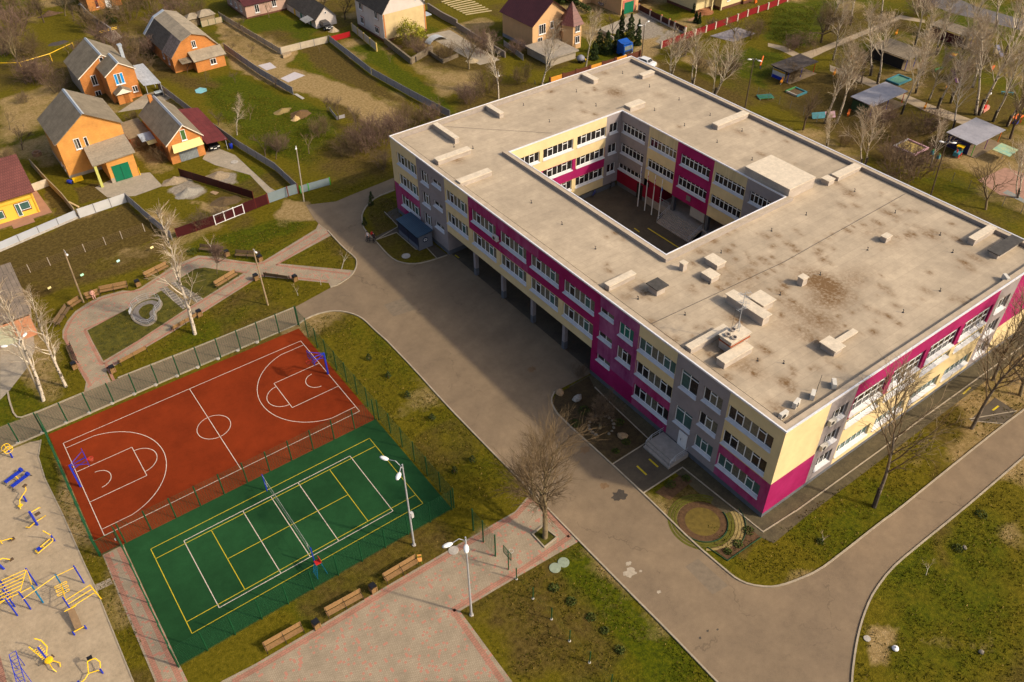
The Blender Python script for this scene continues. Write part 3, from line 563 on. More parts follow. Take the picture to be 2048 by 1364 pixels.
# courtyard fronts
fc = Facade((0,29.15,0), (1,0,0), (0,-1,0))
fc.col(48.1,65.55,.8,ZT,C_); fc.col(48.1,65.55,5.65,7.45,R_+0) ; fc.cols.pop(); fc.col(55,59.98,4.1,5.65,G_); fc.col(59.98,65.55,4.1,5.65,G_); fc.col(53.5,59.98,4.1,7.42,G_); fc.col(53.5,59.2,5.66,7.42,G_); fc.col(48.1,53.5,5.66,7.42,C_); fc.col(65.35,65.55,5.6,7.42,G_); fc.col(48.1,59.4,.8,4.1,C_); fc.col(65.55,68.4,.8,ZT,Y_)
for i, z in enumerate((9.02,5.68,2.4)):
    for a in (47.9,53.95,60.1): wn(fc, max(a,48.3), a+5.4, z-.05, z+1.68, 6, T6, 'dark')
    wn(fc, 66.2,67.85,z+.05,z+1.75,2,N_,'dark')
fc.build('courtyard_north_wall')
ff = Facade((68.4,0,0), (0,-1,0), (-1,0,0))
ff.col(U(29.15),U(23.3),2.78,ZT,Y_); ff.col(U(29.15),U(19.9),.75,2.78,R_); ff.col(U(23.3),U(17.65),3.9,ZT,C_); ff.col(U(23.3),U(17.65),10.75,ZT,T_); ff.col(U(17.65),U(10.85),3.75,ZT,G_); ff.col(U(10.85),U(5.2),3.8,ZT,C_); ff.col(U(10.85),U(5.2),10.7,ZT,T_); ff.col(U(5.2),U(-.8),.75,ZT,Y_)
ff.col(U(22.2),U(20.0),.75,3.9,R_)
T7 = [(k,.76) for k in range(7)]
for i, z in enumerate((9.0,5.63)):
    wn(ff,U(28.8),U(23.95),z,z+1.72,6,T7[:6],'dark'); wn(ff,U(23.05),U(17.75),z,z+1.7,7,T7,'dark'); wn(ff,U(16.85),U(11.4),z-.05,z+1.7,7,T7,'dark'); wn(ff,U(10.6),U(5.3),z,z+1.7,7,T7,'dark'); wn(ff,U(4.4),U(-.3),z,z+1.7,7,T7,'dark')
wn(ff,U(29.0),U(23.9),2.86,3.98,6,N_,'dark'); wn(ff,U(4.4),U(1.4),1.5,3.6,3,N_,'dark')
ff.build('courtyard_east_wall')
fa = Facade((48.1,0,0), (0,1,0), (1,0,0)); fa.col(-.85,29.15,4.0,ZT,C_)
for z in (8.8,5.4):
    for a in (1,7,13,19,24.2): wn(fa,a,a+4.6,z,z+1.9,6,T6,'dk')
fa.build('courtyard_west_wall')
fb = Facade((0,-.85,0), (-1,0,0), (0,1,0)); fb.col(-68.4,-48.1,.75,ZT,C_)
for z in (8.8,5.4,2.0):
    for a in (-67.6,-61.6,-55.6): wn(fb,a,a+5.2,z,z+1.9,6,T6,'dk')
fb.build('courtyard_south_wall')
# passage walls, soffit and columns
mb = MB(); mb.face([(37.5,29,.7),(48.1,29,.7),(48.1,29,4.0),(37.5,29,4.0)],Y_); mb.face([(48.1,-.95,.7),(37.5,-.95,.7),(37.5,-.95,4.0),(48.1,-.95,4.0)],G_)
mb.face([(37.5,-.95,4.0),(37.5,29,4.0),(48.1,29,4.0),(48.1,-.95,4.0)],Y_); mb.build('passage_wall', WALLM, school)
for x in (38.0,47.4):
    for y in (23.0,16.75,10.5,4.3):
        o = MB().box(x-.24,y-.24,1.15,x+.24,y+.24,4.0).build('column', GREYW, school); MB().box(x-.25,y-.25,0,x+.25,y+.25,1.15).build('column_base', PLINTH, o)
# plinth
mb = MB(); ins = .06
for a in ((37.5+ins,29,37.5+ins+.4,42.9-ins),(37.5+ins,-26.9+ins,37.9,-.95),(37.9,-26.9+ins,82.75-ins,-26.5),(82.3,-26.5,82.75-ins,42.9-ins),(37.9,42.5,82.3,42.9-ins),(37.9,29.03,68.0,29.09),(68.46,22.2,68.9,29.1),(48,-.95,68.4,-.9),(37.9,-.99,48,-.92)): mb.box(a[0],a[1],0,a[2],a[3],.72)
mb.build('plinth', PLINTH, school)
# entrance recess in the courtyard, landing, stairs
mb = MB(); mb.face([(72.5,23.3,0),(72.5,-.8,0),(72.5,-.8,3.95),(72.5,23.3,3.95)],R_); mb.face([(68.4,23.3,3.9),(72.5,23.3,3.9),(72.5,5.2,3.9),(68.4,5.2,3.9)],Y_); mb.face([(68.4,20,0),(72.5,20,0),(72.5,20,3.9),(68.4,20,3.9)],R_); mb.face([(68.4,5.2,0),(72.5,5.2,0),(72.5,5.2,3.9),(68.4,5.2,3.9)],Y_); mb.face([(68.4,-.85,.0),(72.5,-.85,.0),(72.5,5.2,.0),(68.4,5.2,.0)],Y_)
mb.build('entrance_wall', WALLM, school)
STEPM = mat('step_stone', (.30,.265,.235), .9, .15, 2)
mb = MB(); mb.box(68.35,10.2,0,72.5,22.6,1.2)
for k in range(8): mb.box(65.9+.31*k,11.1,0,68.35-.001*k,17.65,.15*(k+1)-.001)
mb.box(68.36,5.3,0,72.4,9.6,.5)
mb.build('entrance_stairs', STEPM, school)
for y in (17.4,10.75):
    o = MB().box(68.55,y-.25,1.2,69.05,y+.25,3.9).build('column', PLINTH, school)
for y in (17.55,11.2):
    r = MB(); r.path([(65.9,y,.9),(68.3,y,2.1),(68.4,y,2.1)],.035,6); r.path([(65.9,y,.5),(68.3,y,1.7)],.025,6)
    for k in range(4): r.tube((65.9+.8*k,y,.1+.4*k),(65.9+.8*k,y,.9+.4*k),.03)
    r.build('stair_rail', M['steel'], school)
r = MB(); r.path([(68.45,17.9,2.2),(68.45,22.4,2.2)],.03); r.path([(68.45,17.9,1.8),(68.45,22.4,1.8)],.02)
for k in range(5): r.tube((68.45,18+1.1*k,1.2),(68.45,18+1.1*k,2.2),.025)
for k in range(3): r.path([(68.4,5.6+k,.5),(66.2,5.6+k,.4),(66.2,5.6+k,1.3),(68.4,5.6+k,1.3)],.03)
r.build('landing_rail', M['steel'], school)
MB().box(68.32,14.0,4.35,68.37,14.8,5.1).build('wall_plaque', mat('metal_plaque', (.25,.24,.25), .4, .2, 6, metal=.5), school)
MB().box(68.5,11.2,2.2,68.55,13.9,3.7).build('notice_panel', mat('grey_panel', (.36,.35,.33), .7, .05), school)
MB().box(68.33,23.4,.1,68.39,24.6,2.5).build('side_door', DARKIN, school)
# west door with landing, steps and rails
d = MB(); d.box(37.40,-16.5,.68,37.47,-15.3,2.75); d.box(37.37,-15.95,.72,37.4,-15.85,2.7); o = d.build('door', M['white'], school); MB().tube((37.33,-15.75,1.6),(37.33,-15.75,1.9),.03).build('door_handle', M['darksteel'], o)
mb = MB(); mb.box(35.3,-17.0,0,37.44,-13.2,.62); mb.box(34.95,-17.0,0,35.3,-13.2,.42); mb.box(34.6,-17.0,0,34.95,-13.2,.22); mb.build('door_steps', STEPM, school)
for y in (-13.3,-16.9):
    r = MB(); r.path([(34.8,y,1.0),(35.6,y,1.45),(37.3,y,1.45)],.03); r.tube((34.8,y,.2),(34.8,y,1.0),.03); r.tube((35.6,y,.6),(35.6,y,1.45),.03); r.tube((36.8,y,.6),(36.8,y,1.45),.03); r.path([(34.8,y,.75),(35.6,y,1.15),(37.3,y,1.15)],.02); r.build('door_rail', M['steel'], school)
# parapet, metal edge trim, roof with stains
ROOFC = (.40,.325,.245)
PARA = multi(mat('roof_parapet', (.39,.315,.23), .9, .1, 1.2), [(.3,.9,1.1)]); PIN = mat('parapet_felt', (.30,.26,.23), .9, .12, 1.5)
mb = MB()
def rim(x0,y0,x1,y1,w,sg):        # sg +1 outer wall (rim lies inside), -1 court (rim lies outside)
    o = [(x0,y0),(x1,y0),(x1,y1),(x0,y1)]; i = [(x0+sg*w,y0+sg*w),(x1-sg*w,y0+sg*w),(x1-sg*w,y1-sg*w),(x0+sg*w,y1-sg*w)]
    for k in range(4):
        a, b, c, e = o[k], o[(k+1) % 4], i[(k+1) % 4], i[k]
        mb.face([(*a,ZT),(*b,ZT),(*c,ZT),(*e,ZT)] if sg > 0 else [(*e,ZT),(*c,ZT),(*b,ZT),(*a,ZT)][::1],0)
        mb.face([(*e,ZR-.3),(*c,ZR-.3),(*c,ZT),(*e,ZT)][::-1],1)
rim(37.5,-26.9,82.75,42.9,.7,1); rim(48.1,-.85,68.4,29.15,.7,-1)
mb.build('parapet', [PARA,PIN], school)
tm = MB(); tx = .05
for x0,y0,x1,y1 in ((37.5-tx,-26.9-tx,37.5+.1,42.9+tx),(37.6,-26.9-tx,82.75+tx,-26.8),(37.6,42.8,82.75+tx,42.9+tx),(82.65,-26.8,82.75+tx,42.8)): tm.box(x0,y0,ZT-.14,x1,y1,ZT+.05)
for x0,y0,x1,y1 in ((48.0,-.85-.1,48.1+tx,29.25),(48.15,29.15-tx,68.5,29.25),(68.4-tx,-.95,68.5,29.1),(48.15,-.95,68.35,-.85+tx)): tm.box(x0,y0,ZT-.12,x1,y1,ZT+.04)
tm.build('edge_trim', mat('white_metal', (.74,.74,.77), .4, .05, metal=.2), school)
def make_roof():
    xs = np.arange(38.15,82.11,.3); ys = np.arange(-26.25,42.31,.3); X, Y = np.meshgrid(xs, ys); n, k = X.shape
    st = np.zeros_like(X); K1 = lambda x,y: g(x,y,ZR)[:2]; r = np.random.default_rng(5)
    big = [(1650,570,2.6,1.7,1.3),(1660,595,1.8,2.4,.9),(1640,640,2.6,1.6,.7),(1600,660,3.2,2.2,.4),(1480,560,3,2,.3),(1760,470,2.5,2,.3),(1350,470,2,2,.3),(1700,560,1.6,3.0,.45),(1230,185,1.6,1.2,.85),(1600,620,2,1.2,.6),(1780,428,1.2,.5,.8),(1700,385,1.2,.5,.7),(1860,470,1,.6,.8),(1290,585,.6,.5,1.1),(1450,700,1.2,1,.8),(1570,765,.8,.6,.9),(1930,320,1,.6,.5),(1940,610,1.6,.5,.7),(915,320,.9,.7,.7),(1630,680,1.5,.8,.7),(1950,515,1.2,.6,.6),(1470,640,1.2,.6,.7),(1500,735,2,1,.5),(1560,820,1.4,.7,.6),(1430,520,.9,.4,.6),(1320,190,1.2,.8,.3),(1480,265,1.2,.5,.6),(1670,365,1.2,.4,.6)]
    for x, y, a, b, s_ in big:
        cx, cy = K1(x, y); st = np.maximum(st, s_*np.exp(-(((X-cx)/b/1.1)**2+((Y-cy)/a/1.1)**2)))
    for x0,y0,x1,y1,nn in ((1380,460,1680,580,90),(1560,560,1800,680,40),(1680,380,1860,470,25),(1200,640,1480,760,45),(1180,560,1300,610,16),(1760,440,1960,620,26),(1180,430,1260,560,8),(1500,690,1700,800,14),(1100,180,1400,300,10),(1050,130,1300,200,8),(1500,260,1600,330,5)):
        for _ in range(nn):
            cx, cy = K1(r.uniform(x0,x1), r.uniform(y0,y1)); a = r.uniform(.18,.55); b = a*r.uniform(.8,2.0); st = np.maximum(st, r.uniform(.35,1.)*np.exp(-(((X-cx)/a)**2+((Y-cy)/b)**2)))
    drain = np.exp(-((np.abs(X-43)/2.2)**2))*.0
    v = np.stack([X, Y, np.full_like(X, ZR)+(vnoise(X,Y,4,9)-.5)*.05], -1).reshape(-1,3); ii = np.arange(n*k).reshape(n,k)
    f = np.stack([ii[:-1,:-1],ii[:-1,1:],ii[1:,1:],ii[1:,:-1]],-1).reshape(-1,4); c = v[f].mean(1)
    f = f[~((c[:,0] > 47.7) & (c[:,0] < 68.8) & (c[:,1] > -1.25) & (c[:,1] < 29.55))]
    me = bpy.data.meshes.new('roof'); me.from_pydata(v.tolist(), [], f.tolist()); me.polygons.foreach_set('use_smooth', [True]*len(f))
    a = me.attributes.new('stain','FLOAT','POINT'); a.data.foreach_set('value', st.ravel().astype('f4'))
    m = seams('roof_felt', (.405,.328,.235), 10, 1.05, .86, var=.09, sc=.5, rough=.9); multi(m, [(.1,.82,1.16),(.45,.9,1.1),(2.4,.92,1.07),(9,.94,1.05)]); L = m.node_tree.links.new; b = m.node_tree.nodes['Principled BSDF']
    src = b.inputs['Base Color'].links[0].from_socket; at = node(m,'ShaderNodeAttribute',attribute_name='stain'); tc = node(m,'ShaderNodeTexCoord')
    nz = node(m,'ShaderNodeTexNoise'); nz.inputs['Scale'].default_value = 2.6; nz.inputs['Detail'].default_value = 7; nz.inputs['Roughness'].default_value = .7; L(tc.outputs['Object'], nz.inputs[0])
    mr = node(m,'ShaderNodeMapRange'); mr.inputs[1].default_value = .36; mr.inputs[2].default_value = .58; mr.inputs[3].default_value = .38; mr.inputs[4].default_value = 1.3; L(nz.outputs[0], mr.inputs[0])
    mu = node(m,'ShaderNodeMath',operation='MULTIPLY'); mu.use_clamp = True; L(at.outputs['Fac'], mu.inputs[0]); L(mr.outputs[0], mu.inputs[1])
    mx = node(m,'ShaderNodeMix',data_type='RGBA'); L(mu.outputs[0], mx.inputs[0]); L(src, mx.inputs[6]); mx.inputs[7].default_value = (.15,.085,.035,1); L(mx.outputs[2], b.inputs['Base Color'])
    me.materials.append(m); o = bpy.data.objects.new('roof', me); COL.objects.link(o); o.parent = school
make_roof()
SHB = brickmat('shaft_brick', (.42,.36,.30), (.36,.31,.27), (.33,.29,.25), .5, .25); SHT = multi(mat('shaft_felt', (.56,.48,.37), .9, .12, 1.5), [(4,.9,1.1)])
CAPM = mat('dark_cap', (.06,.055,.05), .8, .3, 2)
def shaft(x0,y0,x1,y1,h,cap=0,over=.0,z=ZR):
    o = MB().box(x0,y0,z-.1,x1,y1,z+h-.08).build('ventilation_shaft', SHB, school)
    c = .07+over; MB().box(x0-c,y0-c,z+h-.08,x1+c,y1+c,z+h+.02).build('cover_slab', CAPM if cap else SHT, o); return o
for a in ((44.0,36.2,44.65,41.75,.8),(53.3,38.6,54.0,42.0,.8),(38.95,32.55,44.2,33.5,.7),(38.2,26.05,43.0,27.0,.7),(71.6,39.2,72.5,42.1,.7),(78.8,35.95,81.3,36.8,.6),(69.5,28.6,72.4,29.9,.8),(75.5,17.1,81.8,18.1,.7),
          (68.75,-1.0,73.6,6.1,1.5),(75.35,-1.95,76.5,-.8,.7),(77.3,-1.95,81.9,-.9,.6),(70.2,-14.0,71.2,-13.3,.7),(77.7,-20.35,82,-19.6,.8),(47.75,-3.9,48.35,-3.3,1.),(50.9,-6.0,52.2,-4.1,.7),(48.6,-7.3,49.85,-5.85,.7),(56.0,-13.6,56.8,-12.9,1.0),
          (38.9,-1.65,42.7,-.95,.7),(38.5,-14.2,43.8,-13.5,.8),(39.6,-17.6,43.5,-16.6,.8),(51.3,-22.0,54.2,-21.5,.3)): shaft(*a)
shaft(47.5,-15.45,48.5,-10.5,1.1,0,.08); shaft(49.2,-14.0,50.8,-12.2,1.0,0,.1); shaft(49.5,-22.8,50.7,-21.2,.8,0,.12); shaft(42.35,-5.4,43.6,-4.1,1.0,1,.16); shaft(77.4,-23.4,82,-22.4,.7,1,.16)
o = MB().box(41.6,-16.45,ZR,44.2,-15.0,ZR+1.5).build('ventilation_shaft', SHB, school); MB().box(41.5,-16.55,ZR+.95,44.3,-14.9,ZR+1.05).build('rust_band', mat('rust', (.3,.08,.03), .9, .2), o); MB().box(41.45,-16.6,ZR+1.5,44.35,-14.85,ZR+1.62).build('cover_slab', SHT, o)
for x, y in ((42.0,-15.5),(42.2,-16.2),(43.0,-15.3)): MB().lathe((x,y,ZR+1.62),[(.3,0),(.3,.18),(.24,.2),(.24,.02)],12).build('vent_ring', SHB, o)
# small bent vent pipes on the roof, each with its own stub
vp = None
for px in [(1047,211),(1070,166),(1153,184),(1192,212),(1245,147),(1299,174),(1358,200),(1309,221),(1369,252),(1420,231),(1434,285),(1504,320),(1484,262),(1099,244),(908,294),(946,297),(1063,406),(1124,449),(1191,498),(1442,506),(1543,462),(1612,430),(1709,383),(1790,426),(1735,500),(1880,470),(1560,590),(1640,550),(1880,582),(1806,625),(1567,727),(1370,630),(1276,598),(1418,568),(1905,505),(1515,722)]:
    x, y, z = g(*px, ZR)
    if vp is None:
        b = MB(); b.tube((0,0,-.05),(0,0,.36),.035); b.tube((0,0,.36),(-.12,.02,.44),.045); b.tube((0,0,-.03),(0,0,.03),.12,n=10); vp = b.build('vent_pipe', M['darksteel'], school); vp.location = (x,y,z)
    else: c = vp.copy(); COL.objects.link(c); c.parent = school; c.location = (x,y,z)
b = MB(); b.path([(38.6,-26,ZR+.14),(38.7,8,ZR+.12),(38.6,42,ZR+.14)],.018,4); b.path([(38.65,-8.5,ZR+.13),(58,-9.5,ZR+.12),(81.5,-9,ZR+.13)],.016,4); b.path([(45,41.8,ZR+.13),(57,29.8,ZR+.12)],.016,4); b.path([(81.8,-26,ZR+.14),(81.7,42,ZR+.13)],.018,4)
b.build('lightning_wire', M['darksteel'], school)
# things on the school: antenna mast, air conditioners, flags
t = thing('antenna_mast', 'tall grey antenna mast with clustered aerials on the roof block', 'antenna', (43.6,-15.4,ZR+1.62))
b = MB()
for k in range(3): b.tube((.45*math.cos(2.1*k),.45*math.sin(2.1*k),0),(0,0,1.0),.035,.03,5)
b.tube((0,0,0),(0,0,4.6),.05,.03,6); b.build('pole', M['steel'], t)
for k, (z, a) in enumerate(((2.6,0),(3.0,1.2),(3.3,2.2),(3.7,.6),(4.1,1.7),(4.4,2.8))):
    b = MB(); c, s_ = math.cos(a), math.sin(a); b.tube((-.6*c,-.6*s_,z),(.6*c,.6*s_,z),.02,n=4)
    for q in (-.6,-.3,.3,.6): b.tube((q*c+.28*s_,q*s_-.28*c,z),(q*c-.28*s_,q*s_+.28*c,z),.015,n=4)
    b.build('aerial', M['steel'], t)
tag(MB().tube((41.9,-15.9,ZR+1.62),(41.9,-15.9,ZR+5.2),.02,.012,5).build('whip_antenna', M['darksteel']), 'thin whip antenna standing on the roof block beside the mast', 'antenna')
def acunit(loc, rz, label, sc=1.):
    global ac0
    if 'ac0' in globals(): return dup(ac0, label, loc, rz, 'air conditioners outside the school', sc)
    ac0 = t = thing('air_conditioner', label, 'air conditioner', loc, rz, 'air conditioners outside the school', sc)
    MB().box(-.45,-.18,0,.45,.18,.6).build('casing', mat('ac_casing', (.56,.53,.47), .5, .08), t); b = MB(); b.tube((-.12,-.2,.3),(-.12,-.18,.3),.24,n=14); b.build('fan_grille', M['darksteel'], t); b = MB(); b.box(-.4,-.15,-.1,-.34,.3,0); b.box(.34,-.15,-.1,.4,.3,0); b.build('bracket', M['steel'], t)
acunit((37.15,17.1,9.1),-PI/2 if 0 else -math.pi/2,'white air conditioner beside the first magenta top floor window')
acunit((44.6,-27.15,9.1),0,'air conditioner on the sunny south wall, top floor'); acunit((44.6,-27.15,5.6),0,'air conditioner on the sunny south wall, middle floor')
for k, (px, lb) in enumerate((((1567,829),'roof corner air conditioner nearest the parapet corner'),((1593,806),'roof air conditioner second from the parapet corner'),((1626,789),'roof air conditioner beside the thin dark pole'),((1668,767),'roof air conditioner farthest from the parapet corner'),((2012,556),'roof air conditioner at the far end of the south parapet'))):
    x, y, z = g(*px, ZR+.4); acunit((x,y,ZR+.05),.25*k, lb, 1.05)
b = MB(); p = g(1632,785,ZR); b.tube((p[0],p[1],ZR),(p[0]+.1,p[1],ZR+2.2),.03,.02,5); tag(b.build('roof_pole', M['darksteel']), 'thin dark pole leaning beside the roof air conditioners', 'pole')
FLG = [((.02,.04,.30),(.5,.5,.55)),((.45,.01,.03),(.4,.01,.02)),((.5,.01,.02),(.45,.02,.02)),((.55,.42,.01),(.02,.1,.4))]
for k, (y, nm) in enumerate(((22.57,'furled dark blue flag'),(21.07,'furled red flag, second from the courtyard corner'),(19.62,'furled red flag, next to the yellow one'),(18.18,'furled yellow and blue flag'))):
    t = thing('flagpole', 'white courtyard flagpole with a '+nm, 'flagpole', (66.8,y,0), 0, 'flagpoles in the school courtyard')
    b = MB(); b.tube((0,0,0),(0,0,6.5),.08,.05,8); b.build('pole', M['white'], t); MB().lathe((0,0,6.45),[(.02,0),(.07,.05),(.07,.1),(.01,.16)],8).build('finial', M['white'], t)
    f = MB()
    for j in range(7): f.tube((.05+.03*math.sin(j*2),.06*math.cos(j*1.7),6.2-j*.22),(.05+.03*math.sin(j*2+2),.06*math.cos(j*1.7+1.7),5.98-j*.22),.05+.008*j,.055+.008*j,6,0 if j < 4 else 1)
    f.build('flag', [mat('flag%da' % k, FLG[k][0], .8, .1), mat('flag%db' % k, FLG[k][1], .8, .1)], t)
def bike(loc, rz, label, c):
    t = thing('bicycle', label, 'bicycle', loc, rz)
    for x in (-.5,.5):
        w = MB(); w.path([(x+.33*math.cos(a*math.pi/7),0,.33+.33*math.sin(a*math.pi/7)) for a in range(15)],.025,5)
        for a in range(4): w.tube((x-.31*math.cos(a*.785),0,.33-.31*math.sin(a*.785)),(x+.31*math.cos(a*.785),0,.33+.31*math.sin(a*.785)),.006,n=3)
        w.build('wheel', M['black'], t)
    f = MB(); f.path([(-.5,0,.33),(-.05,0,.3),(.38,0,.75),(-.18,0,.75),(-.05,0,.3)],.025,5); f.path([(-.5,0,.33),(-.18,0,.75)],.02,5); f.path([(.5,0,.33),(.38,0,.75),(.35,0,.95)],.025,5); f.build('frame', c, t)
    f = MB(); f.path([(.28,-.25,1.0),(.35,0,.95),(.28,.25,1.0)],.02,5); f.build('handlebar', M['black'], t); MB().obox((-.2,0,.88),(.25,.14,.07)).build('saddle', M['black'], t); return t
bike((*crop(1000,200,6.82)(1280,1310)[:2],.01), .4, 'blue bicycle parked at the foot of the shaded courtyard wall', M['blue']); bike((*crop(1000,200,6.82)(1510,1205)[:2],.01), .6, 'dark bicycle parked near the grey courtyard corner', M['darksteel'])
# ---------------------------------------------------------------- trees: every limb and twig is a tapered tube
BIRCHB = mat('birch_bark', (.50,.43,.34), .85, c2=(.06,.05,.04), sc=3.2); BIRCHW = mat('birch_limb', (.60,.52,.40), .85, .2, 2)
_n = BIRCHB.node_tree; _r = [x for x in _n.nodes if x.type == 'MAP_RANGE'][0]; _r.inputs[1].default_value = .52; _r.inputs[2].default_value = .58
TWIGB = mat('birch_twig', (.38,.29,.19), .9, .25, 1.5); TWIGD = mat('dark_twig', (.13,.09,.055), .9, .3, 1.5); BARKD = mat('dark_bark', (.10,.07,.045), .95, .3, 3, .4)
BARKG = mat('grey_green_bark', (.17,.13,.07), .95, .3, 3, .4); TWIGG = mat('olive_twig', (.145,.098,.05), .9, .3, 1.5); TWIGP = mat('purple_brown_twig', (.15,.095,.07), .9, .3, 1.2); LIMEW = mat('limewash', (.62,.57,.5), .9, .08)
DARKF = mat('birch_foot', (.05,.04,.03), .95, .4, 4)
class TreeGen:
    def __init__(s, seed): s.r = random.Random(seed); s.seg = {}
    def add(s, k, a, b, r0, r1): s.seg.setdefault(k, []).append((a, b, r0, r1))
    def limb(s, k, p, d, L, r0, r1, n, wob=.12, up=0., droop=0.):
        """a wandering tapered limb; returns its points and directions"""
        pts = [(p, d)]; d = d.normalized()
        for i in range(n):
            d = (d+Vector((s.r.gauss(0,wob), s.r.gauss(0,wob), s.r.gauss(0,wob*.6)+up-droop*i/n))).normalized(); q = p+d*(L/n)
            s.add(k, p, q, r0+(r1-r0)*i/n, r0+(r1-r0)*(i+1)/n); p = q; pts.append((p, d))
        return pts
    def side(s, d, ang):
        a = d.orthogonal().normalized(); a.rotate(Matrix.Rotation(s.r.uniform(0, 6.283), 3, d)); return (d*math.cos(ang)+a*math.sin(ang)).normalized()
    def mesh(s, ks, name, ms):
        out = MB()
        for i, k in enumerate(ks):
            for a, b, r0, r1 in s.seg.get(k, []): out.tube(a, b, r0, r1, 7 if r0 > .09 else (5 if r0 > .04 else 3), i, False)
        me = bpy.data.meshes.new(name); me.from_pydata(out.v, [], out.f)
        for m in ms: me.materials.append(m)
        me.polygons.foreach_set('material_index', out.m); me.polygons.foreach_set('use_smooth', [True]*len(out.f)); return me
def birch(seed, H=12, stems=1, low=.25, wide=.5, sub=8):
    t = TreeGen(seed); r = t.r
    for st in range(stems):
        a0 = r.uniform(0, 6.28); d = Vector((math.cos(a0)*.16, math.sin(a0)*.16, 1)) if stems > 1 else Vector((0, 0, 1)); h = H*r.uniform(.85, 1) if st else H
        p0 = Vector((math.cos(a0)*.18, math.sin(a0)*.18, -.1)) if stems > 1 else Vector((0, 0, -.1))
        tr = t.limb('trunk', p0, d, h, (.17 if H > 6 else .06)/(stems**.3), .02, 14, .05, .05); nb = int(22/stems**.5)
        for i in range(nb):
            f = low+(1-low-.03)*(i/nb)**.9; j = min(int(f*14), 13); q = tr[j][0].lerp(tr[j+1][0], f*14-j); L = (1-f)*h*wide*r.uniform(.5, 1.25)+.9*wide*2
            b = t.limb('limb', q, t.side(tr[j][1], r.uniform(.4, .78)), L, .06*(1-f)+.026, .014, 6, .12, .08)
            for k in range(sub):
                jj = r.randint(1, 5); sb = t.limb('limb' if k < 3 else 'crown', b[jj][0].lerp(b[jj+1][0], r.random()), t.side(b[jj][1], r.uniform(.3, .7)), L*r.uniform(.25, .55), .022, .012, 3, .14, .06, .1)
                for _ in range(3):
                    m = r.randint(0, 2); t.limb('crown', sb[m][0].lerp(sb[m+1][0], r.random()), t.side(sb[m][1], r.uniform(.3, .8)), r.uniform(.5, 1.2), .012, .008, 2, .2, 0, .3)
    return t
def spread(seed, H=6, trunk=1.4, forks=4, lev=4, ang=.6, r0=.14, up=.08, ratio=.68, twigs=5, kfine=2):
    t = TreeGen(seed); r = t.r
    tr = t.limb('trunk', Vector((0, 0, -.1)), Vector((0, 0, 1)), trunk+.1, r0, r0*.8, 3, .04)
    def rec(p, d, L, rad, lv):
        b = t.limb('trunk' if lv == 0 else ('limb' if lv < kfine else 'crown'), p, d, L, rad, rad*.55, 4, .12, up)
        if lv >= lev: return
        n = forks if lv < lev-1 else twigs
        for i in range(n):
            j = r.randint(1, 3) if i else 3; rec(b[j][0].lerp(b[j+1][0], r.random()), t.side(b[j][1], r.uniform(ang*.5, ang*1.25)), L*ratio*r.uniform(.7, 1.15), max(rad*.5, .0085), lv+1)
    for i in range(forks): rec(tr[-1][0]-Vector((0, 0, r.uniform(0, trunk*.25))), t.side(Vector((0, 0, 1)), r.uniform(ang*.6, ang*1.3)), (H-trunk)*.42*r.uniform(.8, 1.1), r0*.55, 0)
    return t
def bushg(seed, H=2.5, W=1.6, stems=26):
    t = TreeGen(seed); r = t.r
    for i in range(stems):
        a = r.uniform(0, 6.28); rr = W*.45*math.sqrt(r.random()); tilt = r.uniform(.05, .6); p = Vector((math.cos(a)*rr, math.sin(a)*rr, -.05))
        b = t.limb('trunk', p, Vector((math.cos(a)*tilt, math.sin(a)*tilt, 1)), H*r.uniform(.6, 1), .022, .01, 4, .13)
        for k in range(7):
            j = r.randint(1, 3); c = t.limb('crown', b[j][0].lerp(b[j+1][0], r.random()), t.side(b[j][1], r.uniform(.4, 1.0)), H*r.uniform(.25, .5), .012, .009, 3, .2, .05)
            for _ in range(3): m = r.randint(0, 2); t.limb('crown', c[m][0], t.side(c[m][1], r.uniform(.4, 1)), H*r.uniform(.12, .25), .009, .008, 2, .2)
    return t
PROTO = {}
def proto(kind, name, t, H, mats, white=None):
    PROTO[kind] = (name, [('trunk', t.mesh(['trunk'],'trunk',mats[:1])), ('crown', t.mesh(['limb','crown'],'crown',mats[1:]))] if name != 'bare_shrub' else [('crown', t.mesh(['trunk','crown'],'crown',mats[1:]))], H)
for i in range(4): proto('birch%d' % i, 'birch_tree', birch(11+i, 12, 1, (.22,.3,.42,.3)[i]), 12, (BIRCHB, BIRCHW, TWIGB))
proto('dbirch', 'birch_tree', birch(71, 12, 1, .3, .62, 9), 12, (mat('patched_bark',(.22,.17,.12),.9,c2=(.05,.04,.03),sc=3), TWIGG, mat('tan_twig',(.27,.20,.12),.9,.25,1.5))); proto('slim0', 'birch_tree', birch(61, 12, 1, .24, .27, 5), 12, (BIRCHB, BIRCHW, TWIGB)); proto('slim1', 'birch_tree', birch(64, 12, 1, .3, .30, 6), 12, (BIRCHB, BIRCHW, TWIGB))
proto('birch4', 'birch_tree', birch(31, 12, 2, .3), 12, (BIRCHB, BIRCHW, TWIGB)); proto('birch5', 'birch_tree', birch(37, 12, 3, .28), 12, (BIRCHB, BIRCHW, TWIGB))
proto('fruit0', 'fruit_tree', spread(3, 4.5, 1.0, 4, 3, .65, .09), 4.5, (BARKD, BARKD, TWIGD)); proto('fruit1', 'fruit_tree', spread(4, 4.5, 1.2, 3, 3, .75, .08, .05), 4.5, (BARKG, BARKG, TWIGG))
proto('dark0', 'bare_tree', spread(5, 9, 2.2, 4, 3, .55, .17, .1, .7), 9, (BARKD, BARKD, TWIGD)); proto('dark1', 'bare_tree', spread(6, 9, 1.8, 4, 3, .6, .18, .06, .7), 9, (BARKG, BARKG, TWIGG))
proto('sap0', 'young_tree', spread(8, 4, 1.3, 3, 2, .5, .045, .12, .7, 4), 4, (LIMEW, TWIGB, TWIGB))
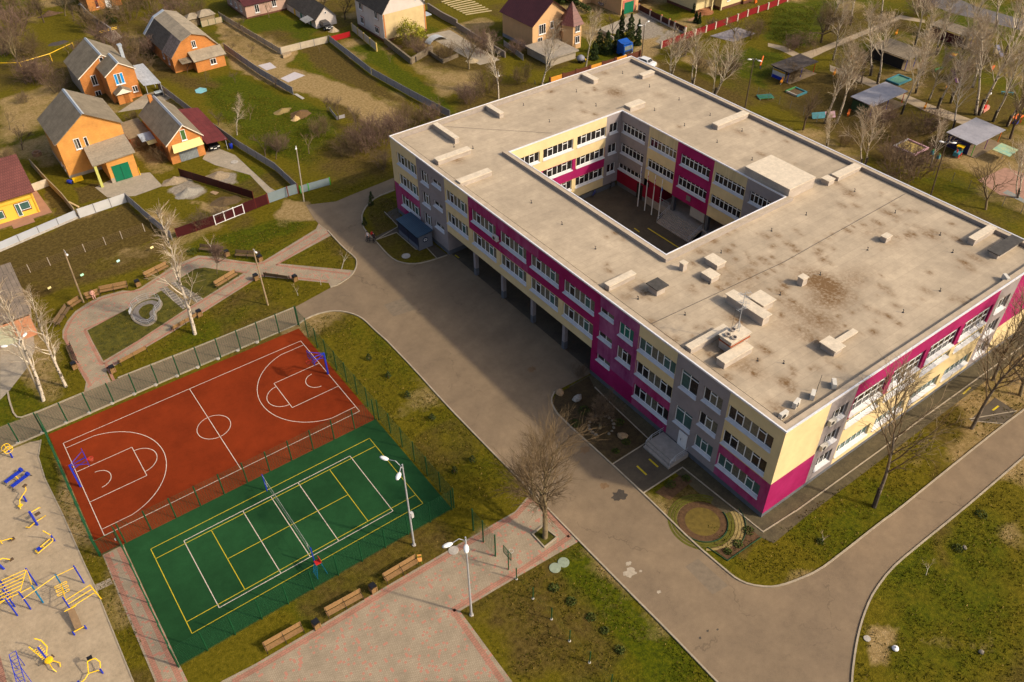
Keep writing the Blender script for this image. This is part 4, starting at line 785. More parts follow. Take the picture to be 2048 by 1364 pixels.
proto('thick0', 'bare_shrub', bushg(21), 2.5, (TWIGP,)*3); proto('thick1', 'bare_shrub', bushg(22, 2.5, 2.2, 30), 2.5, (TWIGG,)*3); proto('thick2', 'bare_shrub', bushg(23, 2.5, 1.4, 22), 2.5, (TWIGD,)*3)
proto('broad', 'broad_tree', spread(19, 11, 2.6, 5, 4, .58, .25, .03, .78, 4), 11, (BARKG, BARKG, TWIGG)); proto('round', 'round_headed_tree', spread(14, 4.6, 1.2, 6, 3, .8, .14, .05, .66, 11), 4.6, (BARKG, TWIGD, TWIGD))
proto('weep', 'weeping_birch', birch(44, 4.2, 1, .45), 4.2, (BARKG, TWIGP, TWIGP)); proto('willow', 'willow_tree', spread(15, 10, 2.0, 6, 3, .85, .22, -.06, .75, 8), 10, (BARKD, BARKG, TWIGG))
def plant(kind, b, top, h, label, cat=None, group=None, rz=None):
    name, meshes, H = PROTO[kind]; p = g(*b); h *= 1.18 if group == BG and b[0] > 1550 and b[1] < 260 else 1; o = thing(name, label, cat or name.replace('_', ' '), (p[0], p[1], 0), 0, group); s = h/H
    if top:
        q = g(*top, h); d = Vector((q[0]-p[0], q[1]-p[1], h)); m_ = Vector((d.x, d.y)).length
        if m_ > .3*h: d.x *= .3*h/m_; d.y *= .3*h/m_
    else: d = Vector((0, 0, 1))
    Q = d.to_track_quat('Z', 'Y') @ Matrix.Rotation(random.uniform(0, 6.28) if rz is None else rz, 3, 'Z').to_quaternion()
    o.rotation_mode = 'QUATERNION'; o.rotation_quaternion = Q; o.scale = (s, s, s)
    if group == BG or 'footed birch' in label:
        f = MB(); f.tube((0,0,-.1),(0,0,1.9),.2,.165,8); fo = f.build('dark_foot', DARKF, o)
    for n_, me in meshes:
        if len(me.vertices): c = bpy.data.objects.new(n_, me); COL.objects.link(c); c.parent = o
    return o
BG = 'bare birches round the kindergarten'; FG = 'fruit trees in the gardens'; SG = 'bare shrubs in the gardens'
TREES = [
 ('slim0',(390,668),(327,416),17.5,'tall slim white birch rising over the park path and its bench',None),
 ('slim1',(87,801),(10,570),15.4,'white birch with a limewashed foot beside the slate shed',None),
 ('slim0',(132,773),(58,566),14,'white birch on the left lawn, right of the street lamp',None),
 ('broad',(1090,1075),(1095,865),12.5,'big spreading bare tree in a square bed on the plaza',None),
 ('round',(1200,857),(1205,770),5.6,'round headed bare tree inside a ring of stones',None),
 ('weep',(434,548),(430,500),4,'small weeping birch beside the park benches',None), ('sap0',(424,506),(420,462),4,'thin young tree behind the park benches',None),
 ('sap0',(683,538),(690,480),4.8,'yellow stemmed young tree on the triangular lawn',None), ('sap0',(642,570),(640,545),2.6,'tiny sapling at the road end of the park path',None), ('sap0',(596,591),(590,560),2.8,'tiny sapling on the lawn above the junction',None),
 ('slim1',(997,197),(990,60),11,'slim birch left of the turret house, against the school roof',None), ('birch0',(1084,170),(1100,40),12,'white birch in front of the turret house',None), ('birch2',(1171,140),(1185,25),11.5,'white birch by the turret corner and the dark conifers',None),
 ('birch5',(1341,155),(1362,55),10.5,'clump of birch stems behind the far roof corner, left of three',BG), ('birch4',(1385,172),(1400,65),10.5,'twin stemmed birch behind the school, middle of three',BG), ('birch5',(1427,195),(1465,62),13,'wide pale birch behind the school, beside the twin lamp',BG),
 ('dark1',(1468,75),(1475,15),7,'grey bare tree over the maroon fence by the slate patch',None), ('thick1',(1505,75),None,3.5,'bare shrub beside the slate patch',None), ('thick1',(1400,140),None,3,'bare shrub left of the slate patch',None),
 ('birch1',(1650,247),(1690,85),13,'tall birch with patched trunk left of the grey pavilion roof',BG), ('birch2',(1673,246),(1735,95),13,'tall leaning birch touching the grey pavilion roof edge',BG),
 ('birch3',(1722,335),(1735,215),10,'white birch close behind the east parapet, left stem of the pair',BG), ('birch0',(1729,332),(1775,215),10.5,'white birch close behind the east parapet, right stem of the pair',BG), ('birch4',(1653,297),(1655,225),6,'low pale birch bush behind the east parapet',BG),
 ('dark0',(1606,260),(1630,160),9,'dark crooked tree beside the sandpit and the wire fence',None), ('birch3',(1666,120),(1690,10),11,'birch before the pale sandy path, left of the shadowed pavilion',BG),
 ('birch2',(1755,168),(1772,20),13,'dark footed birch on the sandy path, nearest the shadowed pavilion',BG), ('birch1',(1741,151),(1760,10),12.5,'thin birch by the sandy path, second from the shadowed pavilion',BG), ('dark0',(1722,167),(1735,50),8,'dark trunk tree at the sandy path edge',None),
 ('birch2',(1803,228),(1850,100),11,'birch at the right edge of the grey pavilion roof',BG), ('birch3',(1831,186),(1850,80),10.5,'birch behind the green sandpit on tan ground',BG), ('birch1',(1875,217),(1920,80),12.5,'birch at the middle of the sandy path',BG), ('birch0',(1901,206),(1935,70),12.5,'birch right of the orange play animal',BG), ('birch3',(1858,200),(1900,100),9,'slender birch behind the middle of the sandy path',BG),
 ('birch4',(1872,110),(1880,10),11,'twin birch beyond the rainbow seesaw',BG), ('birch2',(1951,230),(1985,25),15.5,'tall forked birch at the corner of the largest pavilion roof',BG), ('birch1',(1958,230),(2030,20),15,'tall dark footed birch leaning right behind the largest pavilion roof',BG),
 ('birch3',(1986,243),(2040,110),12.5,'birch over the middle of the largest pavilion roof',BG), ('birch1',(2014,253),(2060,120),12.5,'birch at the right tip of the largest pavilion roof',BG), ('dark0',(2020,278),(2060,130),12,'thick dark trunk at the right picture edge by the pavilion',None),
 ('willow',(1642,85),(1640,10),11,'weeping dark willow at the lawn edge',None), ('birch0',(1655,60),(1690,-40),11,'birch beside the weeping willow',BG), ('birch3',(1700,50),(1735,-60),12,'birch on the far lawn, before the dark road',BG), ('birch1',(1760,40),(1790,-60),12,'birch at the far bend of the footpath',BG), ('birch2',(1830,90),(1850,-20),12,'birch left of the long brown pavilion',BG), ('birch0',(1925,100),(1955,-10),13,'birch in front of the long brown pavilion',BG), ('birch3',(2010,110),(2048,-20),13,'birch at the right end of the long brown pavilion',BG), ('birch1',(1990,60),(2010,-60),12,'birch beyond the long brown pavilion',BG),
 ('birch4',(2036,395),(2060,270),10,'pale birch over the rubber play floor',BG), ('thick2',(1795,365),(1805,300),6,'dark bare shrub before the wire fence, beside the lamp post',None), ('thick0',(1835,350),None,5,'brown bare shrub beside the chalked sandpit',None), ('thick0',(1782,318),None,3.5,'brown bare shrub behind the chalked sandpit',None), ('birch3',(1860,335),(1885,240),8,'slim birch left of the largest pavilion',BG),
 ('dark1',(1971,419),(1990,290),9.5,'forked bare tree between the east parapet and the hopscotch path',None), ('thick1',(1560,275),None,2.2,'low pale shrub under the dark crooked tree',None), ('thick1',(1690,290),None,2.5,'low shrub behind the east parapet',None),
 ('dbirch',(1748,1013),(1835,760),15,'tall dark footed birch on the strip before the sunny south wall',None), ('dbirch',(1943,857),(2058,650),14.5,'birch on the strip near the small gate yard',None), ('dark1',(2040,790),(2090,640),11,'bare tree at the right edge before the south wall',None), ('sap0',(1852,1150),None,2.6,'bent twig of a sapling on the right lawn',None), ('sap0',(1644,1085),None,2.2,'tiny sapling on the lawn inside the road bend',None),
 ('dark1',(37,135),(12,30),11.5,'large grey bare tree in the far left garden',None), ('dark0',(88,45),(72,-20),8,'pale trunked tree before the woodpile',None), ('dark1',(131,32),(125,-40),8,'pale leaning trunk on the far garden lawn',None), ('dark0',(148,42),(143,-10),6,'dark thin tree right of the pale leaning trunk',None), ('fruit1',(138,116),(130,68),4.6,'low forked fruit tree beside the round dark patch',FG),
 ('thick0',(65,165),None,4.5,'purple brown bush below the yellow pipe, left part',SG), ('thick0',(95,165),None,4.5,'purple brown bush below the yellow pipe, beside the brick house',SG), ('thick2',(120,185),None,3.5,'dark bush at the grey side wall of the brick house',SG), ('thick0',(30,75),None,6,'wide brown bush behind the large grey tree',SG), ('thick1',(15,30),None,6,'olive bush in the top left corner',SG),
 ('thick1',(190,60),None,5,'olive bush before the concrete fence at top',SG), ('thick0',(235,110),None,4.5,'brown bush left of the gambrel house',SG), ('thick1',(262,130),None,4.5,'olive bush between the two brick houses',SG), ('thick2',(285,150),None,4,'dark bush under the gambrel eave',SG), ('thick0',(300,110),None,4,'brown bush against the gambrel side wall',SG), ('thick1',(255,40),None,6,'olive bush behind the gambrel roof',SG), ('thick2',(300,15),None,6,'dark bush at the top beside the brown gable',SG), ('thick0',(360,30),None,5,'brown bush behind the gambrel ridge',SG), ('thick1',(395,40),None,4,'olive bush left of the small sheds',SG),
 ('fruit0',(45,300),(40,240),5,'bare fruit tree behind the red roofed yellow house',FG), ('fruit1',(20,260),(15,200),5,'bare fruit tree at the left edge among dry grass',FG), ('thick2',(50,205),None,2,'low dark heap of brushwood near the white pegs',SG),
 ('fruit0',(375,145),(372,105),3.5,'fruit tree before the brick annex window',FG), ('fruit1',(330,195),(335,160),3,'small tree at the annex corner',FG), ('fruit1',(413,165),(410,130),3.6,'white footed small tree by the blue tarp',FG), ('fruit0',(470,165),(468,138),2.6,'white footed sapling on the green garden',FG), ('fruit0',(437,250),(432,212),4,'dark fruit tree above the red carport roof',FG), ('slim1',(474,270),(470,190),8,'slim pale tree beside the carport fence',None),
 ('fruit1',(500,240),(505,190),4.2,'olive fruit tree left of the rubbish heap',FG), ('fruit0',(531,312),(520,240),5,'fruit tree beside the lamp post fence',FG), ('fruit0',(552,318),(560,260),4.6,'bare tree over the long grey fence end',FG), ('fruit1',(618,307),(612,240),5.6,'bare fruit tree in the middle of the big garden',FG), ('dark0',(656,222),(650,178),4.4,'dark pruned tree with a broken top',None), ('fruit0',(677,240),(672,182),5,'bare tree by the grey tin box',FG), ('fruit0',(712,256),(708,195),5,'bare tree before the round tilled patch',FG), ('fruit1',(879,232),(872,175),5,'bare tree at the long fence end by the roof',FG),
 ('thick0',(760,290),None,5,'purple brown thicket beside the school corner, right part',SG), ('thick0',(735,300),None,4.5,'purple brown thicket beside the school corner, left part',SG), ('thick1',(700,310),None,3.5,'olive thicket by the narrow road',SG), ('thick2',(765,335),None,3,'dark thicket under the cream corner wall',SG), ('thick1',(820,255),None,4,'olive thicket behind the school parapet',SG), ('thick0',(860,245),None,3.5,'brown thicket at the parapet by the long fence',SG),
 ('dark1',(938,138),(930,30),9,'many stemmed grey tree in the walled yard',None), ('thick0',(960,110),None,5,'red brown bush beside the turret house wall',SG), ('thick1',(975,185),None,4,'olive bush behind the school roof, left of the slim birch',SG), ('thick0',(940,205),None,3.5,'brown bush behind the school roof',SG), ('thick1',(1045,165),None,3,'olive bush before the flat garage roof',SG),
 ('fruit1',(538,35),(530,-10),5,'white footed fruit tree before the pink house',FG), ('fruit0',(487,72),(480,25),5,'dark fruit tree by the pink house fence',FG), ('fruit0',(464,100),(462,80),2.2,'white footed sapling in the dry plot, left one',FG), ('fruit0',(503,106),(502,84),2.2,'white footed sapling in the dry plot, right one',FG), ('fruit0',(551,176),(550,140),3.2,'small tree against the grey fence by the white sheets',FG), ('fruit1',(640,105),None,2.6,'thin sapling in the tilled strip',FG), ('thick2',(820,95),None,3,'brown brushwood along the cream gable',SG), ('thick0',(845,110),None,3.2,'brown brushwood inside the ruined walls, left part',SG), ('thick1',(890,120),None,3.2,'olive brushwood inside the ruined walls, right part',SG), ('fruit1',(780,125),(782,100),3,'young tree on the green strip before the ruined walls',FG),
 ('dark0',(690,40),(700,-30),8,'bare tree behind the white house',None), ('dark1',(650,20),(645,-40),8,'bare tree behind the black car',None), ('dark0',(1200,40),(1195,-20),6,'bare tree on the yard wall left of the green garage',None), ('fruit0',(1225,72),(1232,20),5.5,'forked dark tree before the green garage',FG), ('thick0',(1425,55),None,2,'small brown bush by the cream house steps',None), ('thick2',(440,440),None,2.4,'brown brushwood on the maroon fence, right part',SG), ('thick2',(405,455),None,2.6,'brown brushwood on the maroon fence, left part',SG), ('thick1',(325,320),None,2.5,'brushwood at the small brick garage wall',SG), ('thick1',(285,300),None,2.2,'brushwood between the orange house and the garage',SG), ('thick2',(1160,752),None,1.6,'low bush at the corner of the magenta wall',None), ('dbirch',(1985,760),(2060,600),13,'wide birch against the far end of the sunny south wall',None), ('thick1',(1580,160),None,3,'olive shrub beside the shadowed pavilion floor',None), ('thick0',(1700,165),None,3.5,'brown shrub on the dark ground below the sandy path',None), ('thick0',(1760,250),None,4,'brown shrub below the grey pavilion roof',None), ('thick1',(1690,200),None,3,'olive shrub left of the grey pavilion',None), ('thick0',(1850,265),None,4,'brown shrub in the middle of the dark kindergarten ground',None), ('thick1',(1800,280),None,3.5,'olive shrub above the pastel sandbox',None), ('thick0',(1930,160),None,4,'brown shrub among the middle birches',None), ('thick2',(1960,140),None,4,'dark shrub by the orange balance beam',None), ('thick0',(1840,30),None,5,'brown shrub beside the far footpath bend',None), ('thick0',(1580,100),None,3,'brown shrub at the footpath before the willow',None), ('thick0',(1360,110),None,4,'brown shrub between the lane and the pale birches',None), ('thick0',(1450,150),None,4,'brown shrub behind the wide pale birch',None), ('birch1',(1905,260),(1945,130),11,'birch left of the largest pavilion roof corner',BG), ('birch0',(1845,150),(1870,30),12,'birch on the tan ground beyond the sandy path',BG), ('birch2',(1945,175),(1985,50),12,'birch on the green lawn before the purple slide',BG), ('thick0',(5,110),None,5,'brown bush at the left edge beneath the large grey tree',SG), ('thick1',(60,110),None,4,'olive bush right of the large grey tree foot',SG), ('thick0',(170,110),None,3,'brown bush behind the brick house ridge',SG), ('thick0',(215,85),None,4,'brown bush by the grey slab behind the brick house',SG), ('thick2',(70,30),None,4,'dark bush beside the woodpile',SG), ('thick0',(330,60),None,5,'brown bush against the far side of the gambrel roof',SG), ('thick1',(10,330),None,3,'olive bush between the yellow house and the dry grass',SG), ('thick0',(560,300),None,3,'brown bush by the end of the long grey fence',SG), ('thick1',(640,270),None,3,'olive bush in the middle of the big garden',SG), ('thick0',(800,270),None,4,'brown thicket against the cream corner of the school',SG), ('thick0',(1030,110),None,3,'brown bush along the turret house fence',SG),
 ('thick1',(270,245),None,2,'bare bush behind the orange house roof',SG),
]
for kind, b, top, h, lb, gr in TREES: plant(kind, b, top, h, lb, group=gr)
# leafy plants
def leaves(pts, size, mats, seed=1, jit=.5):
    r = random.Random(seed); mb = MB()
    for p in pts:
        a = Vector((r.gauss(0,1), r.gauss(0,1), r.gauss(0,1)+.4)).normalized(); u = a.orthogonal().normalized(); u.rotate(Matrix.Rotation(r.uniform(0,6.28),3,a)); v = a.cross(u); s = size*r.uniform(1-jit, 1+jit); p = Vector(p)
        mb.face([p-u*s, p-v*s*.55, p+u*s, p+v*s*.55], r.randrange(len(mats)))
    return mb
TH1 = mat('thuja_green', (.020,.036,.007), .9, .3, 2); TH2 = mat('thuja_light', (.045,.065,.010), .9, .3, 2); YG1 = mat('spring_leaf', (.30,.28,.02), .8, .2, 2); YG2 = mat('spring_leaf_dark', (.17,.17,.012), .8, .2, 2)
def cone_pts(h, w, n, seed, fl=.0):
    r = random.Random(seed); o = []
    for _ in range(n):
        z = h*r.random()**1.25; q = w*(1-(z/h)**1.6)**.75*(.78+.22*math.sin(z*5+r.random()*.6))*r.uniform(.55,1.06); a = r.uniform(0,6.28); o.append((q*math.cos(a), q*math.sin(a), z+.05))
    return o
def evergreen(name, px, h, w, label, cat, n=1500, seed=1, group=None, size=.13):
    p = g(*px); t = thing(name, label, cat, (p[0],p[1],0), 0, group); MB().tube((0,0,-.1),(0,0,h*.8),.07,.02,5).build('trunk', BARKD, t); leaves(cone_pts(h,w,n,seed), size, [TH1,TH1,TH2], seed).build('crown', [TH1,TH1,TH2], t); return t
TG = 'dark conifers by the blue truck'
for px, h, w, lb, s in (((1242,74),5.6,.85,'tall narrow conifer behind the blue truck cab, left one',1),((1260,78),5.2,1.3,'broad conifer behind the blue truck cab, middle one',2),((1275,90),5.2,.85,'narrow conifer at the right of the blue truck',3),((1214,107),4.6,1.35,'broad dark conifer left of the orange fence panel',4),((1232,103),4.4,1.0,'conical conifer touching the blue truck',5),((1198,105),4.8,1.2,'dark conifer beside the white birch trunk',6),((1188,118),3.6,1.0,'small dark conifer over the brown fence',7)):
    evergreen('conifer', px, h, w, lb, 'conifer', 2200, s, TG)
for px, h, w, lb, s in (((1391,45),2.4,.6,'slim dark conifer by the curved house steps',11),((1398,47),2.2,.5,'small dark conifer beside the slim one by the steps',12),((1388,25),2.6,.6,'dark conifer against the cream house plinth',13),((222,45),3.5,1.4,'dark green conifer bush before the top brick house',14)): evergreen('conifer', px, h, w, lb, 'conifer', 900, s)
for k, (x0, y0, x1, y1, lb) in enumerate(((1130,0,1180,28,'clipped green hedge along the paved yard beside the turret'),(1115,-5,1125,10,'short clipped hedge behind the turret house'))):
    r = random.Random(k); a = Vector(g(x0,y0)); b = Vector(g(x1,y1)); o = leaves([(*(a.lerp(b, r.random())+Vector((r.uniform(-.45,.45),r.uniform(-.45,.45),0))).xy, 1.4*r.random()**.6) for _ in range(1500)], .14, [TH1,TH2,TH2], k).build('hedge', [TH1,TH2,TH2]); tag(o, lb, 'hedge')
p = g(822,84); t = thing('leafy_bush', 'bright yellow green bush in leaf before the cream gable wall', 'bush', (p[0],p[1],0)); r = random.Random(5); pts = []
for c in range(60):
    a = r.uniform(0,6.28); q = 2.9*math.sqrt(r.random()); z = r.uniform(.6,1)*4.6*(1-(q/3.4)**2)+.5; pts += [(q*math.cos(a)+r.gauss(0,.32), q*math.sin(a)+r.gauss(0,.32), z*r.uniform(.75,1)+r.gauss(0,.25)) for _ in range(55)]
leaves(pts, .13, [YG1,YG1,YG2], 5).build('crown', [YG1,YG1,YG2], t); b = bushg(51, 4, 1.5, 14); c = bpy.data.objects.new('trunk', b.mesh(['trunk'],'trunk',[BARKG])); COL.objects.link(c); c.parent = t
SP = [((742,410),'small conifer at the narrow end of the first lawn island'),((743,398),'small conifer nearest the narrow road bend'),((730,450),'tiny conifer on the kerb of the lawn island')]
YGp = 'young pines on the strip beside the court'
for k, px in enumerate([(738,718),(777,754),(815,793),(864,838),(945,922),(909,944)]):
    evergreen('young_pine', px, .85, .42, ['young pine on the court strip nearest the junction','second young pine from the junction on the court strip','third young pine from the junction on the court strip','fourth young pine from the junction on the court strip','young pine on the court strip nearest the plaza','tiny pine seedling on the court strip close to the fence'][k], 'pine', 150, 30+k, YGp, .08)
for k, (px, lb) in enumerate(SP): evergreen('young_pine', px, 1.3, .45, lb, 'pine', 220, 40+k, None, .1)
BUX = mat('box_green', (.06,.068,.008), .9, .3, 2)
for k, (px, s, lb) in enumerate((((1168,822),.7,'clump of green perennials by the pale boulder in the bed'),((1150,848),.6,'clump of green perennials in the kerb corner of the bed'),((1238,845),.6,'green clump right of the stone ring'),((1252,884),.5,'small green clump near the entrance path in the bed'),((1231,903),.4,'yellowish clump at the tip of the bed'),((1497,1062),.55,'dark round shrub in the bark bed by the school corner'),((1476,1088),.5,'green shrub in the middle of the bark bed'),((1455,1103),.4,'small green shrub at the end of the bark bed'),((1372,957),.45,'dark shrub at the top of the circular flower bed'),((1341,970),.6,'reddish shrub at the left of the circular flower bed'),((385,505),.8,'low green clump beside the park path'),((1108,1176),.5,'small bush by the first green post of the lawn fence'),((1143,1204),.5,'small bush by the second green post of the lawn fence'),((1183,1235),.45,'small bush by the third green post of the lawn fence'),((1210,1262),.4,'small bush by the fourth green post of the lawn fence'),((1240,1300),.45,'small bush near the lowest green post of the lawn fence'),((1640,1083),.4,'dark scrub on the lawn inside the road bend'),((1915,1097),.5,'dark scrub on the right lawn by the pale stone'),((1962,1030),.6,'brown scrub at the road edge of the right lawn'))):
    p = g(*px); r = random.Random(k); pts = []
    for _ in range(160): a = r.uniform(0,6.28); q = s*math.sqrt(r.random()); pts.append((q*math.cos(a), q*math.sin(a), s*.8*r.random()*(1-(q/s)**2*.7)))
    o = leaves(pts, .09, [BUX,TH2], k).build('low_shrub', [BUX,TH2]); o.location = (p[0],p[1],0); tag(o, lb, 'shrub')
# ---------------------------------------------------------------- fences of the grounds
def wires(mb, a, b, z0, z1, dz=.2, dx=.25, r=.009):
    a = Vector((*a[:2],0)); b = Vector((*b[:2],0)); n = max(1, int((b-a).length/dx)); k = int((z1-z0)/dz)
    for i in range(k+1): z = z0+i*(z1-z0)/k; mb.tube((a.x,a.y,z),(b.x,b.y,z),r*1.25,n=3,caps=False)
    for i in range(n+1): p = a.lerp(b, i/n); mb.tube((p.x,p.y,z0),(p.x,p.y,z1),r,n=3,caps=False)
def fence(name, label, pts, h, sp, pm, post, kind='sheet', pr=.04, z0=.08, group=None, ribs=0, cap=None, over=.06, posts=True, base=None):
    """polyline fence: every bay a panel, every post a part"""
    P = [Vector((*p[:2],0)) for p in pts]; O = P[0]; t = thing(name, label, 'fence', (O.x,O.y,0), 0, group); S_ = []
    for a, b in zip(P, P[1:]):
        n = max(1, round((b-a).length/sp)); S_ += [(a.lerp(b, i/n), a.lerp(b, (i+1)/n)) for i in range(n)]
    for a, b in S_:
        mb = MB(); d = (b-a).normalized(); q = Vector((-d.y,d.x,0)); a2 = a-O+d*(pr+.002); b2 = b-O-d*(pr+.002)
        if kind == 'mesh': wires(mb, a2, b2, z0, h-.08)
        else:
            nb = max(1, ribs); L = (b2-a2).length
            for i in range(nb):            # corrugated sheets are built of alternating ribs
                u = a2+(b2-a2)*(i/nb); v = a2+(b2-a2)*((i+1)/nb); o = .02+(.012 if i % 2 else 0)
                mb.prism([(u.x-q.x*o,u.y-q.y*o),(v.x-q.x*o,v.y-q.y*o),(v.x+q.x*.02,v.y+q.y*.02),(u.x+q.x*.02,u.y+q.y*.02)], z0, h)
        mb.build('panel', pm, t)
    if base:
        for a, b in zip(P, P[1:]): mb = MB(); strip(mb, [a-O, b-O], .3, 0, .28); mb.build('footing', base, t)
    pp = [S_[0][0]]+[b for a, b in S_]
    if posts:
        for p in pp:
            p = p-O; mb = MB()
            if kind == 'mesh': mb.tube((p.x,p.y,0),(p.x,p.y,h),pr,n=6); mb.build('post', post, t)
            else:
                mb.box(p.x-pr,p.y-pr,0,p.x+pr,p.y+pr,h+over); o = mb.build('post', post, t)
                if cap: MB().lathe((p.x,p.y,h+over),[(pr*1.7,0),(pr*1.7,.08),(.01,pr*1.2+.08)],4).build('post_cap', cap, o)
    return t
GP = M['greenpost']; WIRE = mat('green_wire', (.01,.07,.028), .5, .1)
CF = 'green mesh fences round the courts'
ft = fence('mesh_fence','tall green mesh fence along the alley above the red court',[(-26.4,27.75),(14.1,27.75)],3.05,2.5,WIRE,GP,'mesh',.06,group=CF)
FB = M['concrete']
for i in range(12): tag(MB().lathe((-18.9+2.5*i,27.75,-.02),[(.24,0),(.24,.12),(.1,.14)],10).build('post_footing', FB), 'round concrete footing at a post foot of the alley fence', 'footing', 'concrete footings of the alley fence')
fence('mesh_fence','green mesh fence between the courts and the grass strip by the road',[(14.1,27.4),(14.1,-7.8)],3.05,2.5,WIRE,GP,'mesh',.06,group=CF)
fence('mesh_fence','green mesh fence between the green court and the plaza benches',[(13.8,-7.88),(-13.9,-7.88)],3.05,2.5,WIRE,GP,'mesh',.06,group=CF)
fence('mesh_fence','green mesh fence dividing the red court from the green court',[(-13.6,7.64),(13.75,7.64)],3.05,2.5,WIRE,GP,'mesh',.06,group=CF)
fence('mesh_fence','green mesh fence between the red court and the exercise ground',[(-16.05,27.4),(-16.05,7.6)],3.05,2.5,WIRE,GP,'mesh',.06,group=CF)
fence('mesh_fence','green mesh fence between the green court and the narrow paved path',[(-13.95,7.3),(-13.95,-7.7)],3.05,2.5,WIRE,GP,'mesh',.06,group=CF)
t = thing('mesh_gate','green mesh gate standing at the corner of the red court','gate',(-16,7.62,0))
b = MB(); b.path([(.1,0,.1),(1.9,0,.1),(1.9,0,2.2),(.1,0,2.2),(.1,0,.1)],.035,5); b.build('gate_frame',GP,t); b = MB(); wires(b,(.14,0),(1.86,0),.14,2.16); b.build('mesh_panel',WIRE,t); MB().box(1.7,-.06,1.0,1.82,.06,1.25).build('lock',M['steel'],t)
for x in (.02,2.0): MB().tube((x,0,0),(x,0,3.05),.05,n=6).build('post',GP,t)
fence('mesh_fence','short framed green mesh screen on the plaza behind the small hoop',[(14.1,-11.2),(14.1,-12.9),(14.1,-14.9)],3.3,1.8,WIRE,GP,'mesh',.08)
tl = [g(*p) for p in ((1033,1158),(1066,1197),(1103,1238),(1139,1282),(1179,1325),(1222,1370),(1262,1415))]
t = thing('post_row_fence','row of short green posts with thin wires on the lawn below the plaza','fence',tl[0])
for a, b in zip(tl, tl[1:]):
    mb = MB()
    for z in (.5,1.0,1.45): mb.tube((a[0]-tl[0][0],a[1]-tl[0][1],z),(b[0]-tl[0][0],b[1]-tl[0][1],z),.006,n=3,caps=False)
    mb.build('wire',WIRE,t)
for p in tl: o = MB().tube((p[0]-tl[0][0],p[1]-tl[0][1],0),(p[0]-tl[0][0],p[1]-tl[0][1],1.75),.055,n=6).build('post',GP,t); MB().lathe((p[0]-tl[0][0],p[1]-tl[0][1],-.02),[(.13,0),(.13,.06),(.06,.08)],10).build('footing',FB,o)
# ---------------------------------------------------------------- basketball stands, net, umpire chair
NETM = mat('net_white', (.42,.42,.40), .8, .05)
def hoop(x, y, sx, label):
    t = thing('basketball_stand', label, 'basketball stand', (x,y,0), 0 if sx > 0 else math.pi)
    MB().box(-.09,-.09,0,.09,.09,3.3).build('pole', M['blue'], t)
    b = MB()
    for s_ in (-.55,.55): b.tube((0,0,3.25),(1.55,s_,2.95),.035,n=5); b.tube((0,0,3.25),(1.55,s_,3.85),.035,n=5)
    b.tube((0,0,2.6),(1.5,0,3.0),.04,n=5); b.build('support_arm', M['blue'], t)
    b = MB(); b.path([(1.6,-.9,2.9),(1.6,.9,2.9),(1.6,.9,3.95),(1.6,-.9,3.95),(1.6,-.9,2.9)],.03,5); bb = b.build('backboard', M['blue'], t)
    m = bpy.data.materials.get('clear_board') or mat('clear_board',(.6,.6,.7),.1,.02); m.node_tree.nodes['Principled BSDF'].inputs['Transmission Weight'].default_value = .92; m.node_tree.nodes['Principled BSDF'].inputs['IOR'].default_value = 1.02
    MB().box(1.585,-.88,2.92,1.6,.88,3.93).build('panel', m, bb)
    b = MB(); b.path([(2.0+.23*math.cos(a*math.pi/8),.23*math.sin(a*math.pi/8),3.05) for a in range(17)],.022,5); b.box(1.6,-.1,3.0,1.78,.1,3.1); r_ = b.build('rim', M['red'], t)
    b = MB()
    for a in range(10): c = a*.628; b.tube((2.0+.22*math.cos(c),.22*math.sin(c),3.03),(2.0+.12*math.cos(c+.4),.12*math.sin(c+.4),2.62),.008,n=3); b.tube((2.0+.22*math.cos(c),.22*math.sin(c),3.03),(2.0+.12*math.cos(c-.4),.12*math.sin(c-.4),2.62),.008,n=3)
    b.build('net', mat('net_red', (.5,.12,.08), .8, .1), r_)
hoop(*g(161.5,973)[:2], 1, 'blue basketball stand at the exercise ground end of the red court'); hoop(*g(656,748)[:2], -1, 'blue basketball stand at the road end of the red court')
p = g(1017,1139); t = thing('practice_hoop','small basketball hoop with a framed mesh board on a green post','basketball stand',(p[0],p[1],0))
MB().tube((0,0,0),(0,0,3.0),.06,n=6).build('pole',GP,t); b = MB(); b.path([(-.1,-.6,2.2),(-.1,.6,2.2),(-.1,.6,3.2),(-.1,-.6,3.2),(-.1,-.6,2.2)],.035,5); f = b.build('backboard',GP,t); b = MB(); wires(b,(-.1,-.58),(-.1,.58),2.24,3.16,.12,.12); b.build('mesh_panel',WIRE,f); b = MB(); b.path([(.35+.22*math.cos(a*.7854),.22*math.sin(a*.7854),2.6) for a in range(9)],.02,4); b.tube((-.1,0,2.6),(.13,0,2.6),.03,n=4); b.build('rim',NETM,t)
t = thing('volleyball_net','white net between two blue posts across the green court','volleyball net',(0,0,0))
for y in (5.4,-5.45): o = MB().tube((0,y,0),(0,y,2.55),.06,n=7).build('post',M['blue'],t)
b = MB(); b.tube((0,5.35,2.43),(0,-5.4,2.43),.014,n=4); b.tube((0,5.35,1.45),(0,-5.4,1.45),.012,n=4)
b.tube((0,4.6,1.45),(0,4.6,2.43),.02,n=4); b.tube((0,-4.6,1.45),(0,-4.6,2.43),.02,n=4); b.build('net_tape',NETM,t)
b = MB(); wires(b,(0,4.6),(0,-4.6),1.47,2.41,.16,.2,.003); b.build('net',mat('net_cord',(.12,.16,.13),.8,.1),t)
p = g(641,1146); t = thing('umpire_chair','blue ladder umpire chair with a red seat beside the net','umpire chair',(p[0],p[1],0),math.radians(90))
b = MB()
for sx in (-.35,.35):
    for sy, ty in ((-.5,-.22),(.5,.22)): b.tube((sx*1.3,sy,0),(sx*.8,ty,1.7),.03,n=5)
